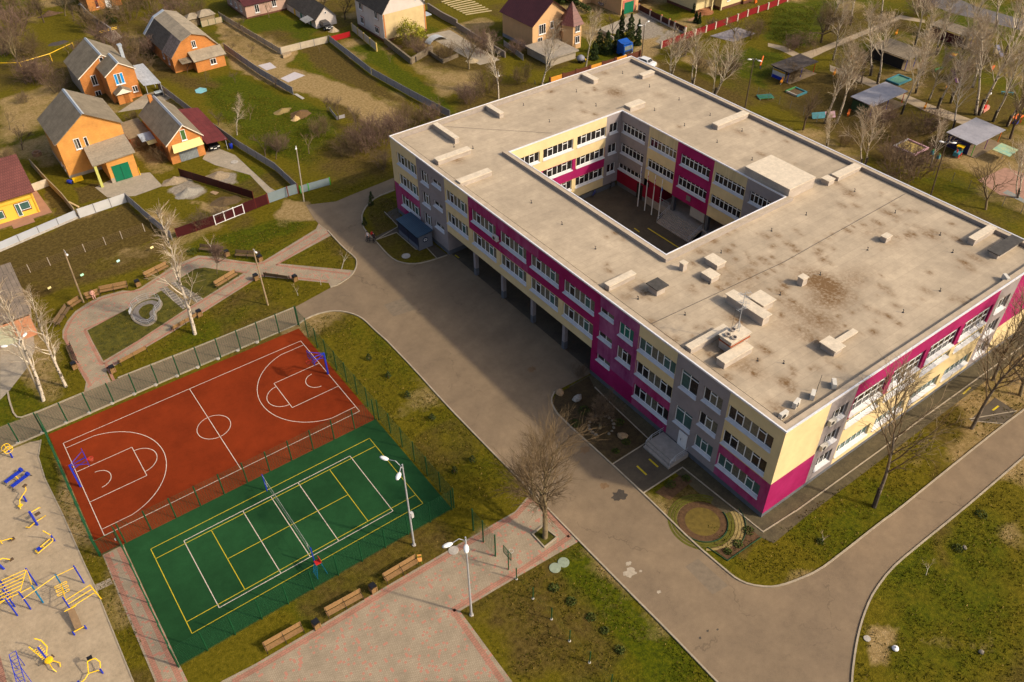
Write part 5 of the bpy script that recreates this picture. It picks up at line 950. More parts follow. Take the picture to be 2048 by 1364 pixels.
b.build('frame',M['teal'],t); b = MB()
for k in range(6): f_ = k/6; b.tube((-.45+.17*f_,.5-.28*f_,.2+1.5*f_),(.45-.17*f_,.5-.28*f_,.2+1.5*f_),.022,n=5)
b.build('rung',M['teal'],t); b = MB(); b.box(-.27,-.25,1.7,.27,.25,1.78); b.build('seat',M['red'],t); MB().obox((0,-.26,2.0),(.54,.05,.5),rx=-.15).build('backrest',M['red'],t)
# ---------------------------------------------------------------- lamps
LWH = mat('lamp_white', (.78,.78,.76), .4, .05); POLEW = mat('weathered_pole', (.30,.22,.13), .9, .2, 3); POLED = mat('dark_pole', (.09,.065,.045), .9, .2, 3); POLEC = mat('concrete_pole', (.34,.29,.22), .9, .15, 2)
def lamp(b, h, heads, label, pm, r=.1, arm=M['steel'], hs=1., lean=None):
    p = g(*b); t = thing('street_lamp', label, 'street lamp', (p[0],p[1],0)); top = Vector((0,0,h))
    if lean: q = g(*lean, h); top = Vector((q[0]-p[0], q[1]-p[1], h)); top.x = max(-.8,min(.8,top.x)); top.y = max(-.8,min(.8,top.y))
    o = MB().tube((0,0,0),top,r,r*.6,8).build('pole', pm, t); 
    if h > 10: MB().tube((0,0,-.02),(0,0,.12),.2,n=8).build('footing', FB, o)
    for hx in heads:
        q = Vector(g(*hx, h-.1))-Vector(p); d = (q-top); d.z = 0; L = d.length
        if L > 2.2: q = top+d*(2.2/L); q.z = h-.1; d = q-top; d.z = 0; L = d.length
        if L < .3: d = Vector((.6,0,0)); q = top+d; L = .6
        a = MB(); m_ = top+d*.45+Vector((0,0,.12)); a.path([top-Vector((0,0,.5)), m_, q],.035,5); a.build('arm', arm, t)
        u = d.normalized(); c = MB(); n = 10; v = []
        for z, s_ in ((-.06,.75),(.0,1.),(.09,.7)): 
            for k in range(n): an = 6.283*k/n; e = u*(.42*hs*s_*math.cos(an))+Vector((-u.y,u.x,0))*(.2*hs*s_*math.sin(an)); v.append(q+u*.3*hs+e+Vector((0,0,z*hs)))
        c.raw(v, [(j*n+k,j*n+(k+1)%n,(j+1)*n+(k+1)%n,(j+1)*n+k) for j in range(2) for k in range(n)]+[tuple(range(n))[::-1],tuple(range(2*n,3*n))]); c.build('lamp_head', LWH, t, True)
    return t
lamp((943,1230),11.5,[(903,1087),(932,1090)],'tall double headed grey street lamp at the plaza corner lawn',M['steel'],.11,hs=1.15)
lamp((828,1090),11.7,[(775,919),(799,946)],'tall double headed grey street lamp over the green court',M['steel'],.11,hs=1.15)
o = MB(); p = g(824,1040,8.5); q = g(828,1090); o.box(q[0]+.1,q[1]-.16,4.2,q[0]+.35,q[1]+.16,4.8); tag(o.build('control_box', mat('box_grey',(.45,.45,.44),.6,.05)), 'small white box fixed on the street lamp by the green court', 'box')
lamp((167,605),8.2,[(133,508)],'leaning wooden lamp post behind the curved park benches',POLEW,.12,hs=.7,lean=(127,499)); lamp((536,610),8.6,[(510,503)],'wooden lamp post with a white foot on the lawn by the junction',POLEW,.12,hs=.7,lean=(506,498))
lamp((608,403),8.8,[(592,296)],'concrete lamp post at the gate by the narrow road',POLEC,.12,hs=.7,lean=(592,292)); lamp((84,795),8.5,[(14,692),(47,673)],'concrete lamp post with two white lamps beside the left birches',POLEC,.12,hs=1.,lean=(35,690))
lamp((1490,215),8.9,[(1503,119),(1516,121)],'dark lamp post with twin lamps before the shadowed pavilion',POLED,.12,lean=(1508,118)); lamp((1860,395),9.0,[(1888,285),(1904,286)],'dark lamp post with twin lamps before the largest pavilion',POLED,.12,lean=(1893,285)); lamp((1283,117),6.6,[(1284,51),(1296,44)],'dark lamp post with twin lamps right of the blue truck',POLED,.11,lean=(1289,50)); lamp((996,198),5.5,[(1003,168)],'thin post with a small white lamp under the slim birch',POLED,.06,hs=.6)
# ---------------------------------------------------------------- benches and bins
BW = mat('bench_wood', (.25,.145,.06), .7, .25, 6); BD = mat('bench_dark_wood', (.13,.085,.045), .8, .25, 6)
def bench_proto(n, wood, tagn):
    t = thing('park_bench', tagn, 'bench', (0,0,0), 0); L = 1.75*n
    s_ = MB()
    for k in range(5): s_.box(-L/2,-.05+.1*k-.2,.42,L/2,.03+.1*k-.2,.46)
    s_.build('seat', wood, t); s_ = MB()
    for k in range(4): s_.obox((0,.30+.02*k,.56+.13*k),(L,.035,.11),rx=-.15)
    s_.build('backrest', wood, t)
    for k in range(n+1):
        x = -L/2+.06+(L-.12)*k/n; b = MB(); b.path([(x,-.26,0),(x,-.24,.41),(x,.26,.41),(x,.38,1.0)],.035,5); b.path([(x,.26,.41),(x,.34,0)],.035,5); b.path([(x,-.24,.41),(x,-.24,.64),(x,.3,.66)],.025,5); b.build('leg', M['black'], t)
    return t
BPR = {}
def bench(a, b, side, label, n=2, wood=BW, group=None):
    A = Vector(g(*a)); B = Vector(g(*b)); d = B-A; rz = math.atan2(d.y, d.x)+(0 if side > 0 else math.pi); c = (A+B)/2; key = (n, wood.name)
    if key not in BPR: BPR[key] = o = bench_proto(n, wood, label); o.location = (c.x,c.y,0); o.rotation_euler = (0,0,rz)
    else: o = dup(BPR[key], label, (c.x,c.y,0), rz)
    if 'group' in o: del o['group']
    if group: o['group'] = group
PBG = 'wooden benches along the plaza'; PKG = 'wooden benches in the park'
bench((534,1303),(606,1262),1,'plaza bench nearest the bottom of the picture',group=PBG); bench((657,1233),(724,1196),1,'plaza bench between the two wooden bins',group=PBG); bench((771,1165),(836,1126),1,'plaza bench beside the little orange chair',group=PBG)
bench((293,559),(338,536),1,'park bench right of the brown bin on the grass',group=PKG); bench((202,588),(256,577),1,'curved park bench next to the seated person',group=PKG); bench((174,601),(200,592),1,'park bench with the seated person in pink',1,group=PKG)
bench((141,620),(167,603),1,'park bench left of the leaning lamp post',1,group=PKG); bench((118,652),(139,621),1,'dark park bench at the outer bend of the path',2,BD,group=PKG); bench((434,577),(475,552),1,'park bench on the grass inside the triangle by the stepping tracks',group=PKG)
bench((470,514),(522,517),1,'dark park bench near the path fork',2,BD,group=PKG); bench((400,502),(447,507),1,'dark park bench behind the small weeping birch',2,BD,group=PKG); bench((528,553),(582,561),-1,'park bench turned away beside the bin near the road fork',2,BD,group=PKG)
bench((347,662),(392,636),-1,'park bench at the foot of the tall slim birch',group=PKG); bench((243,728),(290,703),-1,'light park bench at the lower end of the diagonal path',group=PKG); bench((137,695),(152,730),1,'park bench seen from behind at the left end of the path',2,BD,group=PKG)
def bin_(px, label, first=[None]):
    p = g(*px)
    if first[0] is None:
        first[0] = t = thing('litter_bin', label, 'bin', (p[0],p[1],0), .1, 'wooden litter bins'); b = MB()
        for k in range(4):
            for x, y in ((-.24+.16*k,-.25),(-.24+.16*k,.25)): b.box(x-.07,y-.015,.06,x+.07,y+.015,.72)
            for x, y in ((-.25-.001*k,-.24+.16*k),(.25,-.24+.16*k)): b.box(x-.0315,y-.07,.06,x-.0015,y+.07,.72)
        b.build('body', BW, t); b = MB(); b.box(-.28,-.28,.9,.28,.28,.96); b.box(-.28,-.28,.72,-.22,.28,.9); b.box(.22,-.28,.72,.28,.28,.9); b.build('lid', M['black'], t); return t
    return dup(first[0], label, (p[0],p[1],0), .1, 'wooden litter bins')
for px, lb in (((634,1254),'wooden bin by the plaza, nearer the bottom of the picture'),((747,1182),'wooden bin by the plaza, between the second and third bench'),((277,572),'wooden bin on the park grass left of a bench'),((400,632),'wooden bin by the tall slim birch'),((227,744),'wooden bin at the lower end of the diagonal path'),((151,737),'dark bin beside the bench seen from behind'),((521,522),'wooden bin at the path fork, above the lamp post'),((591,562),'wooden bin at the road end of the turned away bench'),((513,560),'bin hidden behind the lamp post at the path fork'),((455,512),'bin between the two dark park benches')): bin_(px, lb)
p = g(840,1125); t = thing('small_chair','little orange chair with green legs at the plaza edge','chair',(p[0],p[1],0),-.5); MB().box(-.22,-.22,.44,.22,.22,.48).build('seat',M['orange'] if 0 else mat('chair_ply',(.62,.3,.08),.6,.1),t); MB().box(-.22,.2,.7,.22,.24,.95).build('backrest',mat('chair_ply',(.62,.3,.08)),t)
for x in (-.19,.19):
    for y in (-.19,.21): MB().tube((x,y,0),(x,y,.95 if y > 0 else .44),.018,n=5).build('leg',mat('lime_green',(.18,.35,.03),.5,.1),t)
# small plant signs
for px, c, lb in (((306,502),'y','yellow plant sign nearest the tall slim birch'),((239,529),'t','pale blue plant sign on the bare strip'),((167,557),'g','pale green plant sign left of the park bins'),((102,583),'y','yellow plant sign above the slate shed')):
    p = g(*px); m = {'y':mat('sign_yellow',(.68,.58,.25),.6,.05),'t':mat('sign_blue',(.35,.6,.55),.6,.05),'g':mat('sign_green',(.3,.62,.4),.6,.05)}[c]; t = thing('plant_sign', lb, 'sign', (p[0],p[1],0), .3, 'small plant signs on the bare strip'); MB().tube((0,0,0),(0,0,.5),.02,n=5).build('stake',M['darkwood'],t); MB().obox((0,-.02,.62),(.45,.03,.26),rx=-.5).build('board',m,t)
# ornamental railed bed and stepping tracks
o_ = [(262,625),(268,612),(283,602),(303,596),(318,599),(324,608),(320,618),(309,626),(313,636),(308,646),(294,653),(278,648),(266,639)]
P = smooth(G2(o_+o_[:1]), 2); cx = sum(p[0] for p in P)/len(P); cy = sum(p[1] for p in P)/len(P); Q = [(p[0]-cx,p[1]-cy) for p in P]
t = thing('railed_flower_bed','kidney shaped flower bed ringed by stone and curved grey railings','flower bed',(cx,cy,0)); b = MB(); strip(b,Q,.3,-.02,.1); b.build('stone_ring',mat('ring_stone',(.24,.20,.15),.9,.2,2),t); b = MB(); strip(b,[(x*.70,y*.70) for x,y in Q],.7,-.02,.07); b.build('inner_path',mat('slate_tiles',(.17,.15,.135),.9,.2,3),t); 
b = MB()
for z in (.35,.65,.95): b.path([(x,y,z) for x,y in Q[:-6]],.016,4)
for i in range(0,len(Q)-6,4): b.tube((*Q[i],0),(*Q[i],.97),.025,n=4)
b.build('railing',M['steel'],t); MB().obox((Q[-4][0],Q[-4][1],.75),(.9,.05,.5),1.0).build('sign_plate',mat('pale_plate',(.5,.52,.55),.4,.05),t)
TM = brickmat('track_tiles',(.13,.115,.10),(.16,.14,.12),(.36,.31,.24),.8,.62,'xy',msize=.05,off=0)
sheet('stepping_track',[(318,577),(335,575),(380,610),(366,619)],TM,.028); sheet('stepping_track',[(340,566),(352,563),(406,597),(393,606)],TM,.028); sheet('track_bed',[(335,575),(340,566),(393,606),(380,610)],mat('dry_soil',(.2,.14,.06),.95,.2,2),.024)
# ---------------------------------------------------------------- bicycle shelter by the west front
BR = seams('blue_roof_sheet',(.045,.085,.13),.25,40,.6,var=.12,sc=1.,rough=.4)
c6 = crop(512,341,4); A = [c6(1165,375,2.35),c6(1245,345,2.5),c6(1380,490,2.5),c6(1290,530,2.35)]; x0 = min(a[0] for a in A); x1 = max(a[0] for a in A); y0 = min(a[1] for a in A); y1 = max(a[1] for a in A)
t = thing('bicycle_shelter','low shelter with a dark blue ribbed roof at the grey wall','shelter',(x0,y0,0)); w_, l_ = x1-x0, y1-y0
MB().slab([(-.1,-.15,2.3),(w_+.1,-.15,2.6),(w_+.1,l_+.15,2.6),(-.1,l_+.15,2.3)],.06).build('roof',BR,t); NAVY = mat('navy_panel',(.02,.028,.06),.35,.15); GRP = mat('grey_panel_wall',(.13,.14,.17),.7,.1)
MB().box(.05,0,.7,.1,l_,1.9).build('side_panel',NAVY,t); MB().box(.04,0,.02,.11,l_,.68).build('side_panel',GRP,t); e = MB(); e.box(.12,0,.02,w_-.05,.06,2.2); ee = e.build('end_panel',GRP,t); MB().box(.12,l_-.06,.02,w_-.05,l_,2.2).build('end_panel',GRP,t)
MB().lathe((0,0,0),[(.42,-.01),(.42,.02)],20).build('round_sign',NAVY,ee); s_ = ee.children[0]; s_.rotation_euler = (math.pi/2,0,0); s_.location = (w_*.5,-.02,1.45)
b = MB(); b.path([(.26*math.cos(a*.5236),.26*math.sin(a*.5236)-.05,.03) for a in range(7)],.035,5); b.box(-.26,-.09,.0,.26,-.03,.06); b.box(-.18,-.2,.0,-.1,-.1,.05); b.box(.1,-.2,.0,.18,-.1,.05); em = b.build('emblem',M['white'],s_)
for y in (.1,l_*.5,l_-.1): MB().box(.02,y-.04,0,.12,y+.04,2.28).build('post',M['darksteel'],t)
# stones of the flower beds
def stone(px, s, label, seed, group=None, m=None):
    r = random.Random(seed); p = g(*px); v = []; f = []; n, k = 7, 5
    for j in range(k):
        th = math.pi*(j+.5)/k
        for i in range(n): ph = 6.283*i/n; q = s*r.uniform(.8,1.15); v.append((q*math.sin(th)*math.cos(ph)*1.2, q*math.sin(th)*math.sin(ph), q*.75*math.cos(th)+s*.4))
    f = [(j*n+i,(j+1)*n+i,(j+1)*n+(i+1)%n,j*n+(i+1)%n) for j in range(k-1) for i in range(n)]+[tuple(range(n)),tuple(range((k-1)*n,k*n))[::-1]]
    o = MB().raw(v,f).build('stone', m or M['stone']); o.location = (p[0],p[1],0); o.rotation_euler = (0,0,r.uniform(0,6)); tag(o,label,'stone',group)
stone((1155,799),.55,'large pale boulder in the kerb end of the flower bed',1); stone((1120,787),.5,'brown boulder at the corner of the flower bed',2,m=mat('brown_stone',(.3,.2,.11),.9,.2)); stone((1245,874),.5,'brown boulder between the stone ring and the entrance path',3,m=mat('brown_stone',(.3,.2,.11)))
for k in range(17):
    a = 6.283*k/17+.2
    if 1.0 < a < 1.75: continue
    c = g(1203,850); stone((1203+25*math.cos(a), 852+20*math.sin(a)), .15+.06*random.random(), 'small stone of the ring round the bare tree', 20+k, 'ring of stones round the bare tree', mat('ring_pebble',(.17,.145,.11),.9,.3,3))
# circular flower bed rings
c = g(1405,1043); RB = mat('bark_mulch',(.085,.045,.02),.95,.35,3,.4); STR = mat('straw_rows',(.25,.185,.07),.95,.3,3,.3); EDG = mat('green_edging',(.02,.065,.03),.6,.1)
def ring(name, r0, r1, m, z, a0=0, a1=360):
    A = arc(c[0],c[1],r1,a0,a1,36); B = arc(c[0],c[1],r0,a1,a0,36); mb = MB(); n = len(A)
    for i in range(n-1): mb.face([(*A[i],z),(*A[i+1],z),(*B[n-2-i],z),(*B[n-1-i],z)])
    return structure(mb.build(name, m))
ring('mulch_ring',1.7,2.4,RB,.02); ring('lawn_disc',.01,1.7,mat('dry_lawn',(.115,.08,.014),.95,.25,2),.016)
GRR = mat('green_rows',(.085,.08,.008),.95,.3,3,.3)
for k in range(3): ring('row_ring',2.5+.32*k,2.74+.32*k,GRR,.018,25,225)
for k in range(5): ring('row_ring',2.5+.32*k,2.76+.32*k,STR if k > 1 else GRR,.02,-(135,135,130,95,85)[k],-15)
b = MB(); strip(b,arc(c[0],c[1],2.45,-170,-10,24),.05,0,.12); strip(b,G2([(1415,1095),(1455,1122),(1522,1075)]),.05,0,.12); strip(b,arc(c[0],c[1],4.15,-75,-15,16),.05,0,.12); tag(b.build('edging',EDG),'green plastic edging round the circular flower bed','edging')
sheet('bark_bed',[(1420,1093),(1456,1120),(1520,1074),(1492,1050),(1470,1072)],RB,.012); sheet('bark_bed',[(1310,985),(1360,950),(1385,962),(1340,1000)],RB,.012)
# ---------------------------------------------------------------- exercise ground
Y_M, B_M = M['yellow'], M['blue']; EG = None
def W(px, z=0): return g(*px, z)
def gym(label, px, rz=0): p = g(*px); return thing('exercise_machine', label, 'exercise machine', (p[0],p[1],0), rz)
def bars(t, name, m, segs, r=.035, n=5):
    b = MB()
    for s_ in segs: b.path(s_, r, n)
    return b.build(name, m, t)
t = gym('yellow hand wheel trainer on a blue post near the alley',(25,915),.3); bars(t,'post',B_M,[[(0,0,0),(0,0,1.2)]],.09); bars(t,'wheel',Y_M,[[(.45*math.cos(a*.524),-.25,1.4+.45*math.sin(a*.524)) for a in range(13)],[(-.45,-.25,1.4),(.45,-.25,1.4)]]); bars(t,'wheel',Y_M,[[(.45*math.cos(a*.524),.3,1.4+.45*math.sin(a*.524)) for a in range(13)],[(0,.3,.95),(0,.3,1.85)]]); bars(t,'axle',Y_M,[[(0,-.3,1.4),(0,.35,1.4)],[(0,0,1.1),(0,0,1.4)]])
t = gym('pair of blue sit up boards joined by a yellow hub',(38,962),.4)
for y in (-.55,.55): b = MB(); b.obox((0,y,.5),(2.0,.42,.08)); b.obox((.85,y,.62),(.3,.42,.22)); b.build('board',B_M,t); bars(t,'foot',M['darksteel'],[[(-.9,y,.46),(-1.1,y,0)]]); bars(t,'foot',M['darksteel'],[[(.9,y,.46),(1.15,y,0)]])
bars(t,'hub',Y_M,[[(0,-.5,.45),(0,.5,.45)],[(0,0,0),(0,0,.75)]],.048)
t = gym('yellow leg trainer with brown pads and a blue base',(53,1003),.5); bars(t,'post',B_M,[[(0,0,0),(0,0,.9)]],.1); bars(t,'arm',Y_M,[[(-.9,-.3,.3),(-.5,-.1,.9),(.6,.2,1.0),(.8,.3,1.5)],[(-.9,-.3,.3),(-1.0,-.4,.15)]],.048); MB().obox((.75,.3,1.5),(.4,.3,.12)).build('pad',M['darkwood'],t); MB().obox((-.8,-.3,.45),(.4,.3,.1)).build('seat',Y_M,t)
t = gym('blue post with yellow footrests, beside the leg trainer',(75,1050),.2); bars(t,'post',B_M,[[(0,0,0),(0,0,2.1)]],.12); bars(t,'footrest',Y_M,[[(0,0,.5),(-.7,0,.3),(-.9,.3,.3)],[(0,0,.5),(.7,.1,.4),(1.0,-.1,.6)]],.048); MB().obox((.5,.1,1.2),(.5,.35,.1)).build('seat',M['darkwood'],t); bars(t,'handle',Y_M,[[(0,0,1.9),(.9,.2,1.7),(1.0,.4,1.4)]],.05)
t = gym('yellow rowing trainer with a tall blue handle post',(93,1095),.35); bars(t,'frame',Y_M,[[(-.9,-.2,.3),(.7,-.2,.4),(.9,0,.6)],[(-.9,.25,.3),(.7,.25,.4),(.9,0,.6)],[(-.9,-.2,.3),(-.9,.25,.3)],[(-.2,-.2,.35),(-.2,.25,.35)]],.048); bars(t,'post',B_M,[[(.9,0,0),(.85,0,1.0)]],.08); bars(t,'handle',Y_M,[[(.85,0,1.0),(.5,.1,2.0)]],.05); MB().obox((-.6,0,.5),(.35,.4,.08)).build('seat',B_M,t)
t = gym('yellow and blue twist trainer at the left picture edge',(6,1090),.2); bars(t,'frame',Y_M,[[(0,0,.2),(0,.2,1.4),(.4,.3,1.9)],[(0,0,.6),(.8,-.3,.5),(1.0,-.4,.2)]],.048); MB().obox((.9,-.35,.35),(.4,.35,.08)).build('seat',M['darkwood'],t)
t = gym('blue footed yellow trainer left of the monkey bars',(8,1138),.2); bars(t,'post',B_M,[[(0,0,0),(-.2,.2,1.2)]],.12); bars(t,'frame',Y_M,[[(-.2,.2,1.2),(.4,.3,1.0),(.9,-.1,.6)],[(0,.2,1.0),(.2,.7,1.6)]],.048); MB().obox((.9,-.1,.65),(.4,.3,.08)).build('seat',M['darkwood'],t)
# monkey bars: posts placed by their feet
c5 = crop(0,1130,5.83); o = c5(360,520); t = thing('monkey_bars','yellow monkey bars on blue posts, largest frame of the exercise ground','climbing frame',(o[0],o[1],0)); rel = lambda q: Vector(q)-Vector((o[0],o[1],0))
feet = [(205,590),(360,515),(505,440),(435,240),(175,487),(140,380)]; F = [rel(c5(*f)) for f in feet]
for k, f in enumerate(F): b = MB(); b.tube((f.x,f.y,0),(f.x,f.y,2.75),.07,n=7); b.build('post', M['teal'] if k == 2 else B_M, t)
z = 2.6; up = lambda i, zz=z: (F[i].x,F[i].y,zz)
A0, A1, A2, A3 = rel(c5(15,185,0)), 0, 0, 0
bars(t,'beam',Y_M,[[up(0),up(1),up(2)],[up(3),up(2)],[up(1),up(3,2.6)],[up(0),(F[0].x-2.6,F[0].y-.2,2.3),(F[0].x-3.4,F[0].y-.3,2.0)]],.036)
L0, L1 = Vector(up(1)), Vector(up(3)); M0 = Vector(up(1))+Vector((-2.6,1.0,0)); 
for k in range(7): q = k/6; e = (L1-L0)*q; bars(t,'rung',Y_M,[[L0+e, L0+e+Vector((-2.9,.15,0))]],.035)
e = Vector((-2.9,.15,0)); bars(t,'beam',Y_M,[[L0+e,L1+e]],.036)
for q in (L0+e, L1+e): bars(t,'post',B_M,[[(q.x,q.y,0),(q.x,q.y,2.75)]],.07)
bars(t,'ring',Y_M,[[Vector(up(4,.9))+Vector((.25*math.cos(a*.785),0,.35*math.sin(a*.785)+.4)) for a in range(9)],[Vector(up(4,1.7))+Vector((.25*math.cos(a*.785),0,.35*math.sin(a*.785))) for a in range(9)]],.03)
o = c5(860,575); t = thing('workout_station','yellow pull up bars and side loops on a row of blue posts','climbing frame',(o[0],o[1],0)); rel = lambda q: Vector(q)-Vector((o[0],o[1],0))
F = [rel(c5(980,210)),rel(c5(770,310)),rel(c5(860,575))]
for k, f in enumerate(F): bars(t,'post',M['teal'] if k == 1 else B_M,[[(f.x,f.y,0),(f.x,f.y,2.75)]],.07)
bars(t,'beam',Y_M,[[(F[0].x,F[0].y,2.5),(F[1].x,F[1].y,2.5)],[(F[1].x,F[1].y,2.55),(F[1].x-2.4,F[1].y-.6,2.55),(F[1].x-3.0,F[1].y-.75,2.55)]],.036)
bars(t,'beam',Y_M,[[(F[1].x,F[1].y,1.3),(F[2].x,F[2].y,1.9)]],.048)
for k, z in enumerate((1.0,1.6,2.2)):
    p = F[2]; bars(t,'bar',Y_M,[[(p.x,p.y,z),(p.x+2.2,p.y+.35,z-.05),(p.x+2.3,p.y+.2,z-.15)]],.04)
p = F[2]; bars(t,'bar',Y_M,[[(p.x+2.2,p.y+.35,2.2),(p.x+2.45,p.y+.1,0)]],.05)
for k in range(3): q = F[1].lerp(F[2], .15+.17*k); bars(t,'loop',Y_M,[[(q.x-.5,q.y,1.5),(q.x-.5,q.y,1.75),(q.x+.5,q.y,1.75),(q.x+.5,q.y,1.5),(q.x-.5,q.y,1.5)]],.03)
A = rel(c5(870,585)); B = rel(c5(940,780)); d = B-A; b = MB(); b.slab([(A.x-.28,A.y,1.0),(A.x+.28,A.y,1.0),(B.x+.3,B.y,.35),(B.x-.3,B.y,.35)],.048); b.build('slant_board',mat('brown_board',(.2,.13,.07),.8,.2),t)
bars(t,'foot_roll',Y_M,[[(A.x-.5,A.y,1.1),(A.x+.5,A.y,1.1)],[(B.x-.55,B.y,.45),(B.x+.55,B.y,.45)]],.048); [bars(t,'foot',B_M,[[(B.x+q,B.y,0),(B.x+q,B.y,.5)]],.08) for q in (-.5,.5)]
o = c5(570,1130); t = thing('climbing_machine','yellow ribbed climbing trainer with handles and a round yellow seat','exercise machine',(o[0],o[1],0),math.radians(112))
bars(t,'post',B_M,[[(0,0,0),(.1,0,2.3)]],.08); bars(t,'handle',Y_M,[[(.1,-.2,.9),(.3,-.6,1.3),(.8,-.6,1.9),(1.1,-.35,2.3)],[(.1,.2,.9),(.4,.3,1.6),(.9,.35,2.2)]],.048)
for k in range(6): bars(t,'rung',Y_M,[[(.05+.05*k,-.3,.8+.25*k),(.05+.05*k,.3,.8+.25*k)]],.035)
MB().lathe((-.4,0,.6),[(.2,0),(.34,.04),(.34,.14),(.2,.18)],12).build('seat',Y_M,t); bars(t,'leg_rest',Y_M,[[(-.4,-.1,.5),(-1.1,-.4,.3),(-1.4,-.2,.2)],[(-.4,.1,.5),(-1.2,.3,.5),(-1.5,.25,.2)]],.048)
for y in (-.42,.42): MB().obox((-.4,y,.75),(.35,.1,.12)).build('pad',M['darkwood'],t)
o = c5(250,1330); t = thing('ladder_frame','slanted blue climbing ladder in the bottom left corner','climbing frame',(o[0],o[1],0)); rel = lambda q: Vector(q)-Vector((o[0],o[1],0))
T0, T1 = rel(c5(105,1045,2.5)), rel(c5(183,1000,2.5)); B0, B1 = rel(c5(215,1450,1.2)), rel(c5(310,1420,1.2))
bars(t,'rail',B_M,[[T0,B0],[T1,B1]],.035)
for k in range(11): bars(t,'rung',B_M,[[T0.lerp(B0,k/10),T1.lerp(B1,k/10)]],.022)
for P_, f in ((T0,rel(c5(212,1213))),(T1,rel(c5(290,1172))),(T0.lerp(B0,.5),rel(c5(290,1440))),(T1.lerp(B1,.45),rel(c5(385,1390)))): bars(t,'leg',B_M,[[P_.lerp(B0 if P_ is T0 else B1,.12) if P_ in (T0,T1) else P_, f]],.03)
o = c5(1060,1300); t = thing('pedal_trainer','yellow framed trainer with a black pad at the bottom picture edge','exercise machine',(o[0],o[1],0)); bars(t,'frame',Y_M,[[(-1.6,-.7,.5),(-.4,-.3,.5),(.0,0,.6),(.3,.6,1.3),(.9,.5,1.3),(1.1,.2,.9),(.9,-.3,.6),(0,-.05,.6)],[(-1.6,-.7,.5),(-1.9,-.9,.4),(-2.2,-.7,.4)]],.048); MB().obox((.55,.75,1.4),(.42,.3,.14)).build('pad',M['black'],t); [bars(t,'foot',B_M,[[(q,-.3,0),(q,-.3,.7)]],.09) for q in (-.9,.9)]; MB().obox((-2.0,-.95,.5),(.8,.4,.12)).build('seat',M['darkwood'],t)
# ---------------------------------------------------------------- people
def person(label, loc, rz, J, E, cols, hair=None):
    """one skinned body; J joints {name:(pos, radius)}, E bones; cols maps bones to materials"""
    names = list(J); me = bpy.data.meshes.new('tmp'); me.from_pydata([J[n][0] for n in names], [(names.index(a), names.index(b)) for a, b in E], [])
    o = bpy.data.objects.new('tmp', me); COL.objects.link(o); o.modifiers.new('s','SKIN'); o.modifiers.new('d','SUBSURF').levels = 1
    for i, n in enumerate(names): sv = me.skin_vertices[0].data[i]; sv.radius = (J[n][1],)*2; sv.use_root = (n == 'pelvis')
    dg = bpy.context.evaluated_depsgraph_get(); m2 = bpy.data.meshes.new_from_object(o.evaluated_get(dg)); bpy.data.objects.remove(o)
    m2.materials.clear(); ms = list(dict.fromkeys(cols.values()))
    for m in ms: m2.materials.append(m)
    def near(c):
        best = None
        for (a, b) in E:
            p, q = Vector(J[a][0]), Vector(J[b][0]); d = q-p; u = max(0, min(1, (c-p).dot(d)/max(d.length_squared,1e-9))); k = (c-p-d*u).length-(J[a][1]*(1-u)+J[b][1]*u)
            if best is None or k < best[0]: best = (k, (a, b))
        return best[1]
    for f in m2.polygons: a, b = near(f.center); f.material_index = ms.index(cols.get(b) or cols.get(a)); f.use_smooth = True
    t = thing('person', label, 'person', loc, rz); m2.name = 'body'; bo = bpy.data.objects.new('body', m2); COL.objects.link(bo); bo.parent = t
    h = Vector(J['head'][0]); MB().lathe(tuple(h+Vector((0,.015,-.02))),[(.1,.0),(.118,.05),(.1,.11),(.05,.14),(.01,.145)],10).build('hair', hair or M['darkwood'], bo, True); return t
def fingers(J, E, w, d, side, k):
    p = Vector(J[w][0]); d = Vector(d).normalized(); s_ = Vector(side)
    J['palm'+k] = (tuple(p+d*.07), .026); E.append((w,'palm'+k))
    for i, (off, L) in enumerate(((-.03,.07),(-.01,.085),(.01,.08),(.03,.06))): J['f%d%s' % (i,k)] = (tuple(p+d*(.09+L)+s_*off), .009); E.append(('palm'+k,'f%d%s' % (i,k)))
    J['th'+k] = (tuple(p+d*.09-s_*.06), .011); E.append(('palm'+k,'th'+k))
def standing(arm=.15, elbow=.0, step=.12):
    J = dict(pelvis=((0,0,.95),.13), waist=((0,0,1.08),.12), chest=((0,0,1.3),.15), neck=((0,.0,1.48),.055), head=((0,-.01,1.62),.095), crown=((0,0,1.7),.085), nose=((0,-.1,1.61),.018))
    E = [('pelvis','waist'),('waist','chest'),('chest','neck'),('neck','head'),('head','crown'),('head','nose')]
    for s_, k in ((-1,'L'),(1,'R')):
        J['sh'+k] = ((.19*s_,0,1.4),.06); J['el'+k] = ((.24*s_,.02-elbow*.3,1.13),.045); J['wr'+k] = ((.25*s_,-.05-elbow,.9+elbow*.6),.032); J['hip'+k] = ((.09*s_,0,.9),.1); J['kn'+k] = ((.1*s_,-.03+step*s_*.4,.5),.065); J['an'+k] = ((.1*s_,step*s_,.09),.042); J['toe'+k] = ((.11*s_,step*s_-.16,.035),.035)
        E += [('chest','sh'+k),('sh'+k,'el'+k),('el'+k,'wr'+k),('pelvis','hip'+k),('hip'+k,'kn'+k),('kn'+k,'an'+k),('an'+k,'toe'+k)]; fingers(J,E,'wr'+k,(0,-.3-elbow*2,-1+elbow),(0,1,0) if elbow < .1 else (1,0,0),k)
    return J, E
